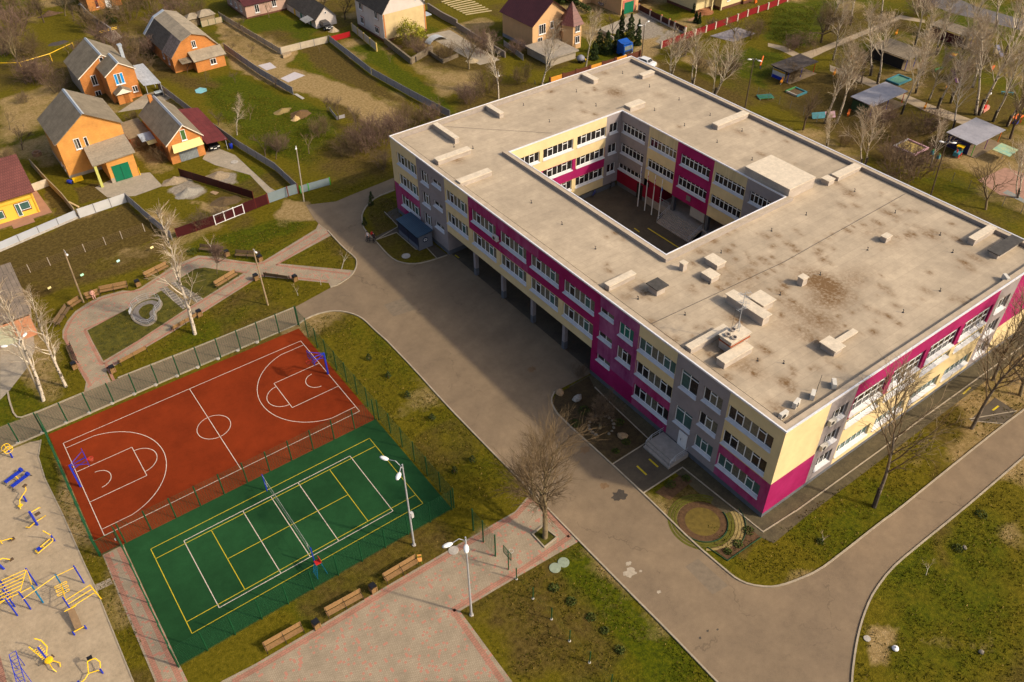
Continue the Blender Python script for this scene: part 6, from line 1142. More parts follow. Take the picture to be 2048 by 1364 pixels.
def dress(top, low, shoe, sleeve):
    c = dict(head=M['skin'], crown=M['skin'], nose=M['skin'], neck=M['skin'], chest=top, waist=top, pelvis=low)
    for k in 'LR': c.update({'sh'+k:top,'el'+k:top if sleeve > 0 else M['skin'],'wr'+k:top if sleeve > 1 else M['skin'],'palm'+k:M['skin'],'th'+k:M['skin'],'hip'+k:low,'kn'+k:low,'an'+k:low,'toe'+k:shoe}); c.update({'f%d%s' % (i,k):M['skin'] for i in range(4)})
    return c
SHW = mat('white_shirt',(.66,.62,.6),.8,.05); DKC = mat('dark_cloth',(.02,.018,.022),.9,.2); PKC = mat('pink_coat',(.55,.30,.24),.9,.1); DKJ = mat('dark_jacket',(.035,.02,.03),.9,.2)
J, E = standing(elbow=.16); person('person in a white shirt and dark trousers holding a bicycle on the road', (*g(737,483)[:2],.02), math.radians(-60), J, E, dress(SHW,DKC,DKC,0), M['black'])
p = g(741,485); bike((p[0]+.05,p[1]-.2,.0), math.radians(-50), 'dark bicycle held by the person in the white shirt', M['black'])
J, E = standing(elbow=.05); person('person in dark clothes with a red bag at the kerb', (*g(749,485)[:2],.02), math.radians(150), J, E, dress(DKJ,DKC,DKC,2), M['black'])
p = g(745,478); t = thing('bag','red bag held by the person in dark clothes','bag',(p[0],p[1],.75)); b = MB(); b.obox((0,0,.22),(.34,.16,.42)); b.build('body',M['red'],t); b = MB(); b.path([(-.12,0,.42),(-.06,0,.6),(.06,0,.6),(.12,0,.42)],.015,4); b.build('handle',M['red'],t)
J = dict(pelvis=((0,.05,.55),.14), waist=((0,.09,.7),.14), chest=((0,.12,.92),.15), neck=((0,.08,1.1),.055), head=((0,.04,1.24),.095), crown=((0,.05,1.32),.085), nose=((0,-.06,1.22),.018)); E = [('pelvis','waist'),('waist','chest'),('chest','neck'),('neck','head'),('head','crown'),('head','nose')]
for s_, k in ((-1,'L'),(1,'R')):
    J['sh'+k] = ((.19*s_,.1,1.02),.065); J['el'+k] = ((.25*s_,0,.78),.05); J['wr'+k] = ((.1*s_,-.2,.66),.032); J['hip'+k] = ((.1*s_,-.02,.55),.1); J['kn'+k] = ((.12*s_,-.42,.53),.07); J['an'+k] = ((.12*s_,-.45,.1),.045); J['toe'+k] = ((.13*s_,-.6,.04),.036)
    E += [('chest','sh'+k),('sh'+k,'el'+k),('el'+k,'wr'+k),('pelvis','hip'+k),('hip'+k,'kn'+k),('kn'+k,'an'+k),('an'+k,'toe'+k)]; fingers(J,E,'wr'+k,(-.3*s_,-.8,-.2),(0,.3,.9),k)
A, B = Vector(g(174,601)), Vector(g(200,592)); d = B-A; c_ = A.lerp(B,.55); pr = dress(PKC,PKC,DKC,2); person('person in a pink coat and dark boots sitting on a park bench', (c_.x,c_.y,0), math.atan2(d.y,d.x), J, E, pr, mat('hair_brown',(.12,.06,.03),.8,.1))

q = [(1065,1069),(1089,1095),(1114,1075),(1085,1053)]; sheet('tree_bed',q,MATS['lawn'],.022); b = MB(); P = G2(q+q[:1]); strip(b,P,.12,0,.14); structure(b.build('tree_bed_kerb',KM))
# ---------------------------------------------------------------- houses of the neighbourhood
def ray(x, y): return CM.T @ np.array([(x-1024)/FPX, (y-682)/FPX, 1.])
def gy(x, y, Y): d = ray(x,y); t = (Y-CAM[1])/d[1]; p = CAM+t*d; return (float(p[0]), float(p[2]))
def gx(x, y, X): d = ray(x,y); t = (X-CAM[0])/d[0]; p = CAM+t*d; return (float(p[1]), float(p[2]))
BRO = brickmat('orange_brick',(.52,.20,.045),(.42,.15,.035),(.40,.20,.08),.27,.09,'xz',msize=.008)
BRY = brickmat('yellow_orange_brick',(.62,.29,.06),(.55,.24,.05),(.48,.26,.10),.27,.09,'xz',msize=.008)
BRP = brickmat('pink_brick',(.45,.17,.10),(.36,.12,.07),(.34,.2,.13),.27,.09,'xz',msize=.01)
def slatem(name, c, sx, sy, dark=.72, **k): return multi(seams(name, c, sx, sy, dark, **k), [(.5,.8,1.15),(3,.88,1.1)])
SLA = slatem('slate_sheets',(.20,.165,.115),1.1,1.6,.8,var=.16,sc=.7); SLB = slatem('pale_slate_sheets',(.30,.25,.18),1.1,1.6,.8,var=.14,sc=.8); SLD = slatem('dark_slate_sheets',(.085,.07,.055),.5,1.6,.75,var=.2,sc=.8)
TIL = slatem('maroon_tile',(.085,.022,.022),.3,.38,.6,var=.12,sc=.6,rough=.5); TILR = slatem('red_brown_tile',(.15,.05,.042),.3,.38,.62,var=.12,sc=.6,rough=.5); RID = mat('ridge_metal',(.33,.37,.42),.5,.12); WTR = mat('white_trim',(.7,.64,.54),.6,.06)
PLB = mat('peach_plaster',(.55,.34,.17),.9,.07,.6); YEL = multi(mat('yellow_plaster',(.78,.47,.06),.85,.05,.5),[(.3,.94,1.05)]); WPL = mat('white_plaster',(.56,.5,.46),.9,.08,.6); CPL = mat('cream_render',(.55,.42,.22),.9,.12,.7); PPL = mat('pink_plaster',(.42,.28,.22),.9,.08); BPL = mat('brown_plinth',(.12,.05,.03),.9,.1); GRT = mat('grey_render',(.33,.28,.22),.9,.12,.8); GRND = mat('garage_green',(.003,.13,.065),.5,.08,2)
class H:
    def __init__(s, name, label, cat, x, y): s.t = thing(name, label, cat, (x,y,0)); s.o = Vector((x,y,0))
    def b(s, mb, name, m, par=None):
        o = mb.build(name, m, None)
        off = s.o
        for v in o.data.vertices: v.co -= off
        o.parent = par or s.t; return o
    def walls(s, x0, y0, x1, y1, z, m, base=None, gable=None, side=None):
        """four walls; gable = (axis, ridge pos, ridge z, zleft, zright); side = material of the west wall"""
        mb = MB(); mb.face([(x0,y0,0),(x0,y1,0),(x0,y1,z),(x0,y0,z)][::-1],1 if side else 0); mb.face([(x1,y0,0),(x1,y1,0),(x1,y1,z),(x1,y0,z)])
        if gable:
            ax, r, rz, zl, zr = gable
            if ax == 'y':
                mb.v = []; mb.f = []; mb.m = []
                mb.face([(x0,y0,0),(x0,y1,0),(x0,y1,zl),(x0,y0,zl)][::-1],1 if side else 0); mb.face([(x1,y0,0),(x1,y1,0),(x1,y1,zr),(x1,y0,zr)])
                for y in (y0,y1): mb.face([(x0,y,0),(x1,y,0),(x1,y,zr),(r,y,rz),(x0,y,zl)])
            else:
                for x in (x0,x1): mb.face([(x,y0,0),(x,y1,0),(x,y1,zr),(x,r,rz),(x,y0,zl)],1 if (side and x == x0) else 0)
                mb.face([(x0,y0,0),(x1,y0,0),(x1,y0,zl),(x0,y0,zl)]); mb.face([(x0,y1,0),(x1,y1,0),(x1,y1,zr),(x0,y1,zr)])
        else:
            for y in (y0,y1): mb.face([(x0,y,0),(x1,y,0),(x1,y,z),(x0,y,z)])
        o = s.b(mb,'wall',[m,side] if side else m)
        if base: p = .03; s.b(MB().box(x0-p,y0-p,0,x1+p,y1+p,base[1]),'plinth',base[0])
        return o
    def roof(s, quads, m, t=.1, name='roof', par=None):
        mb = MB()
        for q in quads: mb.slab(q, t)
        return s.b(mb, name, m, par)
    def gabled(s, x0, y0, x1, y1, r, rz, zl, zr, m, ov=.3, ridge=RID, trim=WTR):
        el = (rz-zl)/(r-x0); er = (rz-zr)/(x1-r); a = (x0-ov, zl-el*ov); b = (x1+ov, zr-er*ov); ya, yb = y0-ov, y1+ov; k = .05
        o = s.roof([[(a[0],ya,a[1]+k),(r,ya,rz+k),(r,yb,rz+k),(a[0],yb,a[1]+k)],[(b[0],ya,b[1]+k),(r,ya,rz+k),(r,yb,rz+k),(b[0],yb,b[1]+k)]], m)
        if ridge: mb = MB(); mb.slab([(r-.25,ya,rz+.07-.25*el),(r,ya,rz+.09),(r,yb,rz+.09),(r-.25,yb,rz+.07-.25*el)],.03); mb.slab([(r+.25,ya,rz+.07-.25*er),(r,ya,rz+.09),(r,yb,rz+.09),(r+.25,yb,rz+.07-.25*er)],.03); s.b(mb,'ridge_cap',ridge,o)
        if trim:
            mb = MB()
            for (xa,za),(xb,zb) in ((a,(r,rz)),(b,(r,rz))): mb.face([(xa,ya-.01,za-.12),(xb,ya-.01,zb-.12),(xb,ya-.01,zb+.07),(xa,ya-.01,za+.07)])
            s.b(mb,'verge_board',trim,o)
        return o
    def win(s, P, ax, c, tl, br, n=2, frame=None, sill=True, glass=None, name='window', sides=None):
        """window on the wall ax = c between two surveyed corners"""
        f = gy if ax == 'y' else gx; q = lambda p: P(*p); A = f(*q(tl), c); B = f(*q(br), c); u0, u1 = sorted((A[0],B[0])); z0, z1 = sorted((A[1],B[1])); return s.winw(ax, c, u0, u1, z0, z1, n, frame, sill, glass, name)
    def winw(s, ax, c, u0, u1, z0, z1, n=2, frame=None, sill=True, glass=None, name='window'):
        def bx(mb,a,b,d0,d1,za,zb): (mb.box(a,c-d1,za,b,c-d0,zb) if ax == 'y' else mb.box(c-d1,a,za,c-d0,b,zb))
        mb = MB(); w = .06; bx(mb,u0,u1,.0,.06,z1-w,z1); bx(mb,u0,u1,.0,.06,z0,z0+w)
        for k in range(n+1): u = u0+w/2+(u1-u0-w)*k/n; bx(mb,u-w/2,u+w/2,.0,.06,z0+w,z1-w)
        o = s.b(mb,name,frame or M['whiteframe']); g_ = glass or [M['darkglass']]
        mb = MB()
        for k in range(n): (mb.box if 0 else bx)(*( (mb,u0+w/2+(u1-u0-w)*k/n,u0+w/2+(u1-u0-w)*(k+1)/n,.005,.03,z0+w,z1-w) )); mb.m[-6:] = [k % len(g_)]*6
        s.b(mb,'pane',g_,o)
        if sill: mb = MB(); bx(mb,u0-.08,u1+.08,.0,.14,z0-.12,z0); s.b(mb,'sill',M['white'],o)
        return o
crp = lambda ox,oy,s: (lambda a,b: (ox+a/s, oy+b/s))
# brick house with a wing and a porch
c = crp(100,70,9.745); h = H('brick_house','orange brick house with a gabled wing, blue curtained window and little porch','house',11.4,111.7)
h.walls(11.4,111.7,20.1,121.3,4,BRO,gable=('y',16.2,7.1,3.95,4.6),side=GRT); h.walls(14.9,106.3,20.05,111.69,5,BRO,gable=('y',17.65,6.95,5.15,5.4))
h.gabled(11.4,111.7,20.1,121.3,16.2,7.1,3.95,4.6,SLA); h.gabled(14.9,106.3,20.05,111.5,17.65,6.95,5.15,5.4,SLA,.2)
BLUEC = mat('blue_curtain',(.0,.22,.55),.6,.1); h.win(c,'y',111.69,(945,440),(1070,575),1); h.win(c,'y',111.69,(775,800),(945,960)); h.win(c,'y',111.69,(870,1100),(1040,1245)); h.win(c,'y',106.29,(1228,770),(1468,930),3,glass=[BLUEC,M['beigeglass'],BLUEC]); h.winw('y',106.29,18.7,19.6,1.1,2.2,2)
h.walls(15.5,105.0,17.9,106.28,2,BRO); mb = MB(); mb.slab([(15.2,104.5,2.0),(16.75,104.5,3.05),(16.75,106.28,3.05),(15.2,106.28,2.0)],.06); mb.slab([(18.3,104.5,2.0),(16.75,104.5,3.05),(16.75,106.28,3.05),(18.3,106.28,2.0)],.06); h.b(mb,'porch_roof',SLA); h.b(MB().face([(15.25,104.55,1.97),(18.25,104.55,1.97),(16.75,104.55,2.98)]),'porch_gable',WTR); h.b(MB().box(16.6,104.96,0,17.5,105.0,1.7),'door',mat('brown_door',(.25,.09,.02),.6,.15))
h.b(MB().box(20.15,114.5,3.5,20.75,115.1,6.7),'chimney',RID); h.b(MB().box(20.05,114.4,6.7,20.85,115.2,6.95),'chimney_cap',RID)
t = thing('carport','grey sheet metal carport roof at the right of the brick house','carport',(20.3,104,0)); MB().slab([(0,0,2.7),(3.0,-.4,2.6),(3.0,9.4,3.0),(0,9.4,3.1)],.06).build('roof',slatem('pale_metal_sheet',(.36,.38,.41),.7,30,.85,var=.08),t)
for x, y in ((2.9,-.2),(2.9,4.5),(2.9,9),(.3,0)): MB().box(x-.05,y-.05,0,x+.05,y+.05,2.6).build('post',M['steel'],t)
# gambrel house and annex
c = crp(240,0,8.526); h = H('gambrel_house','long orange brick house with a patched grey gambrel roof','house',28.5,112.4)
mb = MB()
for y in (112.4,128): mb.face([(28.5,y,0),(38.1,y,0),(38.1,y,3.2),(35.75,y,5.75),(33.3,y,6.66),(30.95,y,5.7),(28.5,y,3.2)])
mb.face([(28.5,112.4,0),(28.5,112.4,3.2),(28.5,128,3.2),(28.5,128,0)]); mb.face([(38.1,112.4,0),(38.1,128,0),(38.1,128,3.2),(38.1,112.4,3.2)]); h.b(mb,'wall',BRO)
ya, yb = 112.1, 128.3; ym = 117.2
h.roof([[(28.2,ym,2.95),(30.9,ym,5.78),(30.9,yb,5.78),(28.2,yb,2.95)]],SLD); h.roof([[(28.2,ya,2.95),(30.9,ya,5.78),(30.9,ym-.02,5.78),(28.2,ym-.02,2.95)]],slatem('mauve_slate',(.20,.155,.13),1.1,.9,.55,var=.2,sc=1.)); h.roof([[(30.9,ya,5.79),(33.3,ya,6.74),(33.3,yb,6.74),(30.9,yb,5.79)],[(35.85,ya,5.84),(33.3,ya,6.74),(33.3,yb,6.74),(35.85,yb,5.84)],[(38.4,ya,2.95),(35.85,ya,5.83),(35.85,yb,5.83),(38.4,yb,2.95)]],SLB)
h.roof([[(28.15,yb-.9,3.05),(30.88,yb-.9,5.9),(30.88,yb+.05,5.9),(28.15,yb+.05,3.05)],[(30.88,yb-.9,5.91),(33.3,yb-.9,6.86),(33.3,yb+.05,6.86),(30.88,yb+.05,5.91)]],RID,.08,'verge_sheet')
h.win(c,'y',112.39,(1205,700),(1305,800)); h.winw('x',28.49,114.6,115.3,1.0,2.3,1); h.winw('x',28.49,117.6,118.4,1.2,2.4,1)
h.walls(32.0,109.9,37.8,112.38,2.3,BRO); h.roof([[(31.7,109.6,2.3),(38.2,109.6,2.35),(38.2,112.38,3.5),(31.7,112.38,3.4)]],SLB,name='annex_roof'); h.win(c,'y',109.89,(1530,1010),(1650,1075)); h.roof([[(29.6,110.3,2.2),(31.68,110.3,2.2),(31.68,112.38,2.5),(29.6,112.38,2.5)]],SLA,.05,'lean_to_roof')
# orange house with the green garage
c = crp(50,170,6.2); h = H('orange_house','big yellow orange brick house with a green garage door','house',1.0,83.0)
h.walls(1.0,83.0,10.9,93.5,6,BRY,gable=('y',6.0,9.7,6.2,6.75),base=(GRT,.5)); h.gabled(1.0,83.0,10.9,93.5,6.0,9.7,6.2,6.75,SLA,.35,trim=None)
h.win(c,'y',82.99,(590,675),(710,780),glass=[M['beigeglass'],M['darkglass']]); h.win(c,'y',82.99,(718,650),(820,800),1,sill=False,name='balcony_door'); h.winw('x',.99,85.5,86.3,4.9,6.0,1); h.winw('x',.99,84.0,84.4,1.0,1.8,1); h.winw('x',.99,86.2,86.5,.9,1.5,1)
h.walls(6.0,77.4,10.25,82.98,3.8,BRY); h.roof([[(4.0,77.0,3.85),(10.6,77.0,4.15),(10.9,82.95,4.7),(4.4,82.95,4.4)]],slatem('flat_felt',(.31,.26,.19),4,2,.8,var=.12),.18,'garage_roof')
h.b(MB().box(4.15,77.1,0,4.55,77.5,3.75),'porch_post',mat('lime_post',(.45,.45,.12),.8,.1)); o = h.b(MB().box(6.55,77.33,.05,9.15,77.38,2.75),'garage_door',GRND); h.b(MB().box(7.83,77.30,.1,7.87,77.33,2.7),'door_gap',M['black'],o); h.b(MB().box(5.95,77.36,0,6.5,77.39,.8),'plinth',GRT)
h.b(MB().lathe((10.3,77.3,0),[(.05,0),(.05,1.3)],6),'gas_pipe',M['yellow']); h.winw('y',82.99,4.6,5.0,2.4,3.1,1,sill=False)
# small brick garage house and red carport
c = crp(240,170,8.025); h = H('brick_garage','small brick garage house with a pale yellow awning over a grey door','garage',15.6,77.4)
h.walls(15.6,77.4,21.2,90.6,3.6,BRO,gable=('y',18.66,6.1,3.66,3.75)); h.gabled(15.6,77.4,21.2,90.6,18.66,6.1,3.66,3.75,SLA,.3); h.win(c,'y',77.39,(950,730),(1075,870),1,glass=[mat('green_glass',(.06,.13,.04),.2,.2)])
h.b(MB().slab([(16.0,76.2,2.35),(21.0,76.2,2.45),(20.9,77.38,3.3),(16.3,77.38,3.2)],.05),'awning',mat('awning_yellow',(.62,.53,.22),.7,.06)); h.b(MB().box(17.0,77.32,.05,20.0,77.38,2.3),'garage_door',slatem('ribbed_grey_door',(.20,.22,.23),.25,9,.7,var=.08)); h.b(MB().box(17.6,90.0,4.6,18.2,90.6,6.6),'chimney',BRO)
t = thing('carport','dark red sheet roof carport sheltering a black car','carport',(21.6,78,0)); MB().slab([(-.1,-1.2,2.1),(3.4,-1.6,2.0),(3.4,11.5,2.6),(-.1,12.5,2.9)],.06).build('roof',slatem('dark_red_sheet',(.13,.025,.025),1.1,30,.75,var=.2,sc=.8),t)
for y in (-1.2,4,10): MB().tube((3.1,y,0),(3.1,y,2.1),.05).build('post',M['steel'],t)
h = H('lean_to_shed','flat brown roofed outbuilding behind the small brick garage','outbuilding',11.8,86.5); h.walls(12.2,87.0,15.4,91.5,1.9,BRP); h.roof([[(11.9,86.6,1.9),(15.5,86.6,2.0),(15.5,92.5,2.4),(11.9,92.5,2.3)]],slatem('brown_felt',(.23,.17,.10),3,3,.85,var=.12)); h.roof([[(13.4,84.2,1.9),(15.5,84.2,1.9),(15.5,86.5,2.3),(13.4,86.5,2.3)]],RID,.05,'porch_roof'); h.roof([[(14.0,83.4,1.5),(15.5,83.4,1.5),(15.5,84.15,1.85),(14.0,84.15,1.85)]],mat('awning_yellow',(.62,.53,.22)),.04,'awning')
# yellow house
c = crp(0,270,6.49); h = H('yellow_house','bright yellow house under a red brown tiled roof at the left edge','house',-5.3,75.5)
h.walls(-20,75.5,-5.3,85.5,3.9,YEL); h.roof([[(-21,74.8,3.75),(-4.9,74.8,3.75),(-4.9,80.5,7.4),(-21,80.5,7.4)],[(-21,86.2,3.75),(-4.9,86.2,3.75),(-4.9,80.5,7.4),(-21,80.5,7.4)]],TILR,.14); h.b(MB().face([(-5.31,75.5,3.85),(-5.31,85.5,3.85),(-5.31,80.5,7.2)]),'gable',YEL)
h.b(MB().box(-20,75.44,2.55,-5.3,75.5,2.68),'string_course',mat('dark_yellow',(.6,.34,.03),.85,.05)); h.b(MB().box(-5.55,75.4,0,-5.4,75.5,3.7),'downpipe',mat('dark_yellow',(.6,.34,.03)))
BF = mat('brown_frame',(.16,.07,.02),.7,.1); h.b(MB().box(-8.25,75.45,.9,-6.1,75.5,2.45),'window_surround',BF); h.winw('y',75.43,-7.55,-6.2,1.15,2.35,1,sill=False,glass=[M['tealglass']]); h.winw('y',75.43,-8.15,-7.55,.35,2.35,1,sill=False,glass=[M['tealglass']],name='glazed_door'); h.b(MB().box(-12.3,75.45,.7,-9.75,75.5,2.1),'window_surround',BF); h.winw('y',75.43,-12.2,-9.9,.8,2.0,3,sill=False,glass=[M['tealglass']]); h.b(MB().box(-12.5,75.45,2.9,-9.9,75.5,3.7),'window_surround',BF); h.winw('y',75.43,-12.4,-10.0,3.0,3.65,2,sill=False)
TERR = mat('terrace_tile',(.30,.16,.10),.9,.1,1); sheet('terrace',[(-20,73.9),(-3.9,74.2),(-4.3,84),(-5.3,84),(-5.3,75.5),(-20,75.5)],TERR,.05,px=False); sheet('terrace_step',[(-9.6,72.9),(-6.6,73.0),(-6.6,74.2),(-9.6,74.2)],TERR,.045,px=False)
# white two storey house, turret house
c = crp(680,0,8.533); h = H('white_house','white two storey house with brick corner strips and dark steep roof','house',68.5,100.8)
h.walls(68.5,100.8,78.6,112.5,6.0,WPL,gable=('y',73.6,12.3,6.0,6.0),base=(BPL,.5)); h.gabled(68.5,100.8,78.6,112.5,73.6,12.3,6.0,6.0,SLD,.3,None,None); h.b(MB().face([(69.0,100.78,.5),(78.2,100.78,.5),(78.2,100.78,5.6),(69.0,100.78,5.6)]),'render_panel',CPL)
for x in (68.6,78.3): h.b(MB().box(x,100.74,.5,x+.3,100.77,5.6),'brick_strip',BRO)
for a, b in (((575,165),(665,360)),((590,430),(690,610)),((310,15),(400,205)),((345,265),(430,440))):
    A = gx(*c(*a),68.5); B = gx(*c(*b),68.5); u0, u1 = sorted((A[0],B[0])); z0, z1 = sorted((A[1],B[1])); h.b(MB().box(68.44,u0+.1,z0+.05,68.48,u1-.1,z1+.1),'brick_surround',BRP); h.winw('x',68.43,u0+.25,u1-.25,z0+.3,z1-.1,2)
h.b(MB().box(78.7,101.5,0,79.0,101.9,6.5),'porch_column',WPL); h.b(MB().box(78.65,101,3.0,80.2,103,3.15),'balcony_slab',RID); h.winw('y',100.77,76.2,76.5,6.7,7.0,1,sill=False)
h = H('turret_house','peach plastered house with dark maroon tiles and a hexagonal turret','house',89.7,78.4); c = crp(990,0,9.745)
h.walls(89.7,78.4,99.5,88.6,5.4,PLB,gable=('y',94.5,9.1,5.4,5.4),base=(mat('blue_grey_plinth',(.2,.21,.24),.9,.1),.7)); h.gabled(89.7,78.4,99.5,88.6,94.5,9.1,5.4,5.4,TIL,.5,None,None)
h.win(c,'y',78.39,(855,490),(985,640),3,frame=M['whiteframe']); h.winw('y',78.39,91.0,92.2,1.2,2.4,2); h.winw('y',78.39,94.2,95.0,3.6,5.0,1)
hx, hy, hr = 97.6, 75.9, 2.15; hexa = [(hx+hr*math.cos(math.radians(60*k)),hy+hr*math.sin(math.radians(60*k))) for k in range(6)]; h.b(MB().prism(hexa,0,5.0),'turret_wall',PLB)
hr2 = 2.7; mb = MB(); hx2 = [(hx+hr2*math.cos(math.radians(60*k)),hy+hr2*math.sin(math.radians(60*k)),4.85) for k in range(6)]
for k in range(6): mb.face([hx2[k],hx2[(k+1)%6],(hx,hy,9.0)])
mb.face(hx2[::-1]); h.b(mb,'turret_roof',TILR)
for z in (1.2,3.5): h.b(MB().box(97.0,73.98,z-.1,98.25,74.02,z+1.5),'window_surround',BF); h.winw('y',73.97,97.1,98.15,z,z+1.4,2)
h.b(MB().box(88.0,70.4,0,94.3,77.9,1.5),'garage_wall',GRT); h.b(MB().box(87.6,70.0,1.5,94.8,78.2,1.75),'garage_roof',slatem('flat_felt_grey',(.30,.26,.21),3,3,.88,var=.1))
# far houses along the top
c = crp(400,0,6.4); h = H('pink_house','pale pink house with a dark roof beyond the round lawn','house',51.1,131); h.walls(51.1,131,60.6,142,2.9,PPL,base=(BPL,.35)); h.roof([[(50.7,130.6,2.85),(61,130.6,2.85),(61,136.5,5.6),(50.7,136.5,5.6)],[(50.7,142.4,2.85),(61,142.4,2.85),(61,136.5,5.6),(50.7,136.5,5.6)]],TIL); h.win(c,'y',130.99,(690,65),(765,150)); h.win(c,'y',130.99,(910,0),(980,75))
for y in (133.2,136,139): h.winw('x',51.09,y,y+.9,1.0,2.2,2)
h = H('low_white_house','low white outbuilding with green doors and a grey sheet roof','outbuilding',60.3,116.5); h.walls(60.6,116.5,65.5,133,1.9,WPL,gable=('y',63.2,4.3,1.9,1.9)); h.gabled(60.6,116.5,65.5,133,63.2,4.3,1.9,1.9,SLD,.35,None,None); h.winw('y',116.49,63.0,63.4,2.6,3.1,1,sill=False)
for y in (118.6,120.8,123.2,126.5): h.b(MB().box(60.54,y,0,60.59,y+.7,1.6),'door',GRND if y < 126 else M['yellow'])
h.roof([[(58.6,117.0,1.5),(60.58,117.0,1.9),(60.58,120.0,1.9),(58.6,120.0,1.5)]],slatem('grey_sheet',(.25,.25,.25),.3,9,.75,var=.1),.04,'awning')
c = crp(0,0,8.02); h = H('far_brick_house','orange brick house cut by the top edge, left of the gambrel house','house',24.7,157.3); h.walls(24.7,157.3,32,167,3.6,BRO); h.roof([[(24.2,156.8,3.6),(32.5,156.8,3.6),(32.5,162,6.4),(24.2,162,6.4)],[(24.2,167.5,3.6),(32.5,167.5,3.6),(32.5,162,6.4),(24.2,162,6.4)]],SLA); h.win(c,'y',157.29,(1510,5),(1590,105),2,frame=mat('red_frame',(.3,.05,.05),.6,.1)); h.b(MB().box(28.5,157.2,.0,29.6,157.28,1.9),'door',M['white'])
h = H('peach_garage','peach garage building with a pink framed green roller door','garage',117.1,82.5); h.walls(117.1,82.5,122.1,92.5,3.6,PLB); h.roof([[(116.8,82.2,3.6),(122.4,82.2,3.9),(122.4,93,4.2),(116.8,93,3.9)]],mat('green_roof',(.0,.1,.09),.5,.1)); h.b(MB().box(117.5,82.42,0,121.2,82.48,3.0),'door_surround',mat('pink_trim',(.45,.14,.10),.8,.1)); h.b(MB().box(117.95,82.38,.02,120.7,82.42,2.45),'garage_door',GRND); h.walls(113.5,92.5,117.1,106,2.6,PLB); h.roof([[(112.9,92,2.4),(117.2,92,3.3),(117.2,106.5,3.3),(112.9,106.5,2.4)]],SLA,name='low_roof'); h.winw('x',113.49,95,95.8,1.0,2.0,1)
h = H('cream_house','pale cream house with brown plinth and a half round brick stair','house',131,71); h.walls(136.4,71.1,143.0,82,4.5,mat('pale_cream',(.62,.52,.28),.9,.06),base=(BPL,.6)); h.walls(130.6,73.2,136.38,82,4.5,mat('pale_cream',(.62,.52,.28)),base=(BPL,.6)); h.walls(143.02,70.6,146,80,4.5,mat('ochre_wall',(.5,.25,.04),.9,.1),base=(BPL,.7)); h.b(MB().box(130,70.5,4.5,147,83,4.9),'roof',TIL)
for k in range(4): h.b(MB().lathe((132.6,72.7,0),[(2.2-.42*k,.0),(2.2-.42*k,.16*(k+1))],20),'stair_step',mat('brick_step',(.26,.11,.05),.9,.15))
for x, y in ((134.2,71.9),(136.2,71.0)): h.b(MB().box(x,y,0,x+.3,y+.3,4.5),'porch_column',mat('pale_cream',(.62,.52,.28)))
h.winw('y',71.09,138.0,138.9,1.6,2.8,2); sheet('house_path',[(126.5,70.6),(131.5,71.2),(131.2,72.2),(126.3,71.4)],TERR,.02,px=False)
t = thing('lean_to_roof','pale sheet lean to roof behind the maroon fence','shed',(122.4,83,0)); MB().slab([(0,0,2.1),(7,-1,1.9),(7,4,2.4),(0,4,2.6)],.06).build('roof',mat('pale_sheet',(.42,.39,.33),.7,.1),t); MB().box(.2,3.4,0,6.8,3.6,2.2).build('wall',GRT,t)
# slate shed at the left edge, small sheds
h = H('slate_shed','pink brick shed with a pale door and weathered slate roof','shed',-12.6,45.7); h.walls(-19,45.7,-12.6,56.5,3.0,multi(mat('pink_render',(.42,.17,.09),.9,c2=(.5,.24,.13),sc=1.2),[(4,.85,1.1)]),gable=None); h.roof([[(-19.6,45.3,3.5),(-12.3,45.3,3.5),(-12.0,51.2,3.9),(-19.6,51.2,3.9)],[(-19.6,51.2,3.91),(-12.0,51.2,3.91),(-11.9,57,4.2),(-19.6,57,4.2)]],slatem('wavy_slate',(.19,.15,.115),.55,9,.6,var=.25,sc=.9),.1); h.b(MB().box(-16.9,45.62,0,-14.9,45.68,2.7),'door',multi(mat('peeling_door',(.33,.36,.27),.8,c2=(.42,.4,.28),sc=3),[(6,.8,1.1)]))
for px, w, d, z, lb in (((404,52),3.2,3.0,1.9,'small grey shed with a sagging hip roof'),((378,55),3.0,2.0,1.6,'low lean to shed beside the sagging shed')):
    p = g(*px); h = H('garden_shed',lb,'shed',p[0],p[1]); h.walls(p[0],p[1],p[0]+w,p[1]+d,z,mat('old_boards',(.22,.17,.10),.9,.25,5)); q = .3; mb = MB(); A = [(p[0]-q,p[1]-q,z),(p[0]+w+q,p[1]-q,z),(p[0]+w+q,p[1]+d+q,z),(p[0]-q,p[1]+d+q,z)]; R0 = (p[0]+w*.35,p[1]+d/2,z+.9); R1 = (p[0]+w*.65,p[1]+d/2,z+.9); mb.face([A[0],A[1],R1,R0]); mb.face([A[2],A[3],R0,R1]); mb.face([A[1],A[2],R1]); mb.face([A[3],A[0],R0]); h.b(mb,'roof',SLB)
# ---------------------------------------------------------------- garden fences and walls
LG = mat('pale_metal_fence',(.36,.38,.42),.5,.06,.5); LGW = mat('pale_white_fence',(.45,.45,.45),.6,.08,.6); GYC = multi(mat('grey_fence_panel',(.30,.285,.29),.8,.08,.7),[(3,.9,1.08)]); BEC = multi(mat('beige_concrete_panel',(.40,.34,.25),.9,.1,.7),[(2,.88,1.1)]); MRN = mat('maroon_sheet',(.045,.006,.008),.5,.12,1); RDS = mat('red_sheet',(.19,.008,.012),.5,.1,1); BLG = mat('blue_grey_sheet',(.19,.24,.26),.5,.08,1); RDP = mat('rust_red_post',(.13,.02,.012),.7,.15); LIM = mat('bright_green_post',(.05,.30,.02),.5,.1); GPO = mat('fence_post_grey',(.17,.165,.17),.7,.1); WHP = mat('white_pillar',(.5,.43,.38),.8,.08); BRC = mat('brick_cap',(.4,.13,.06),.8,.1)
gp = lambda l: [g(*p) for p in l]
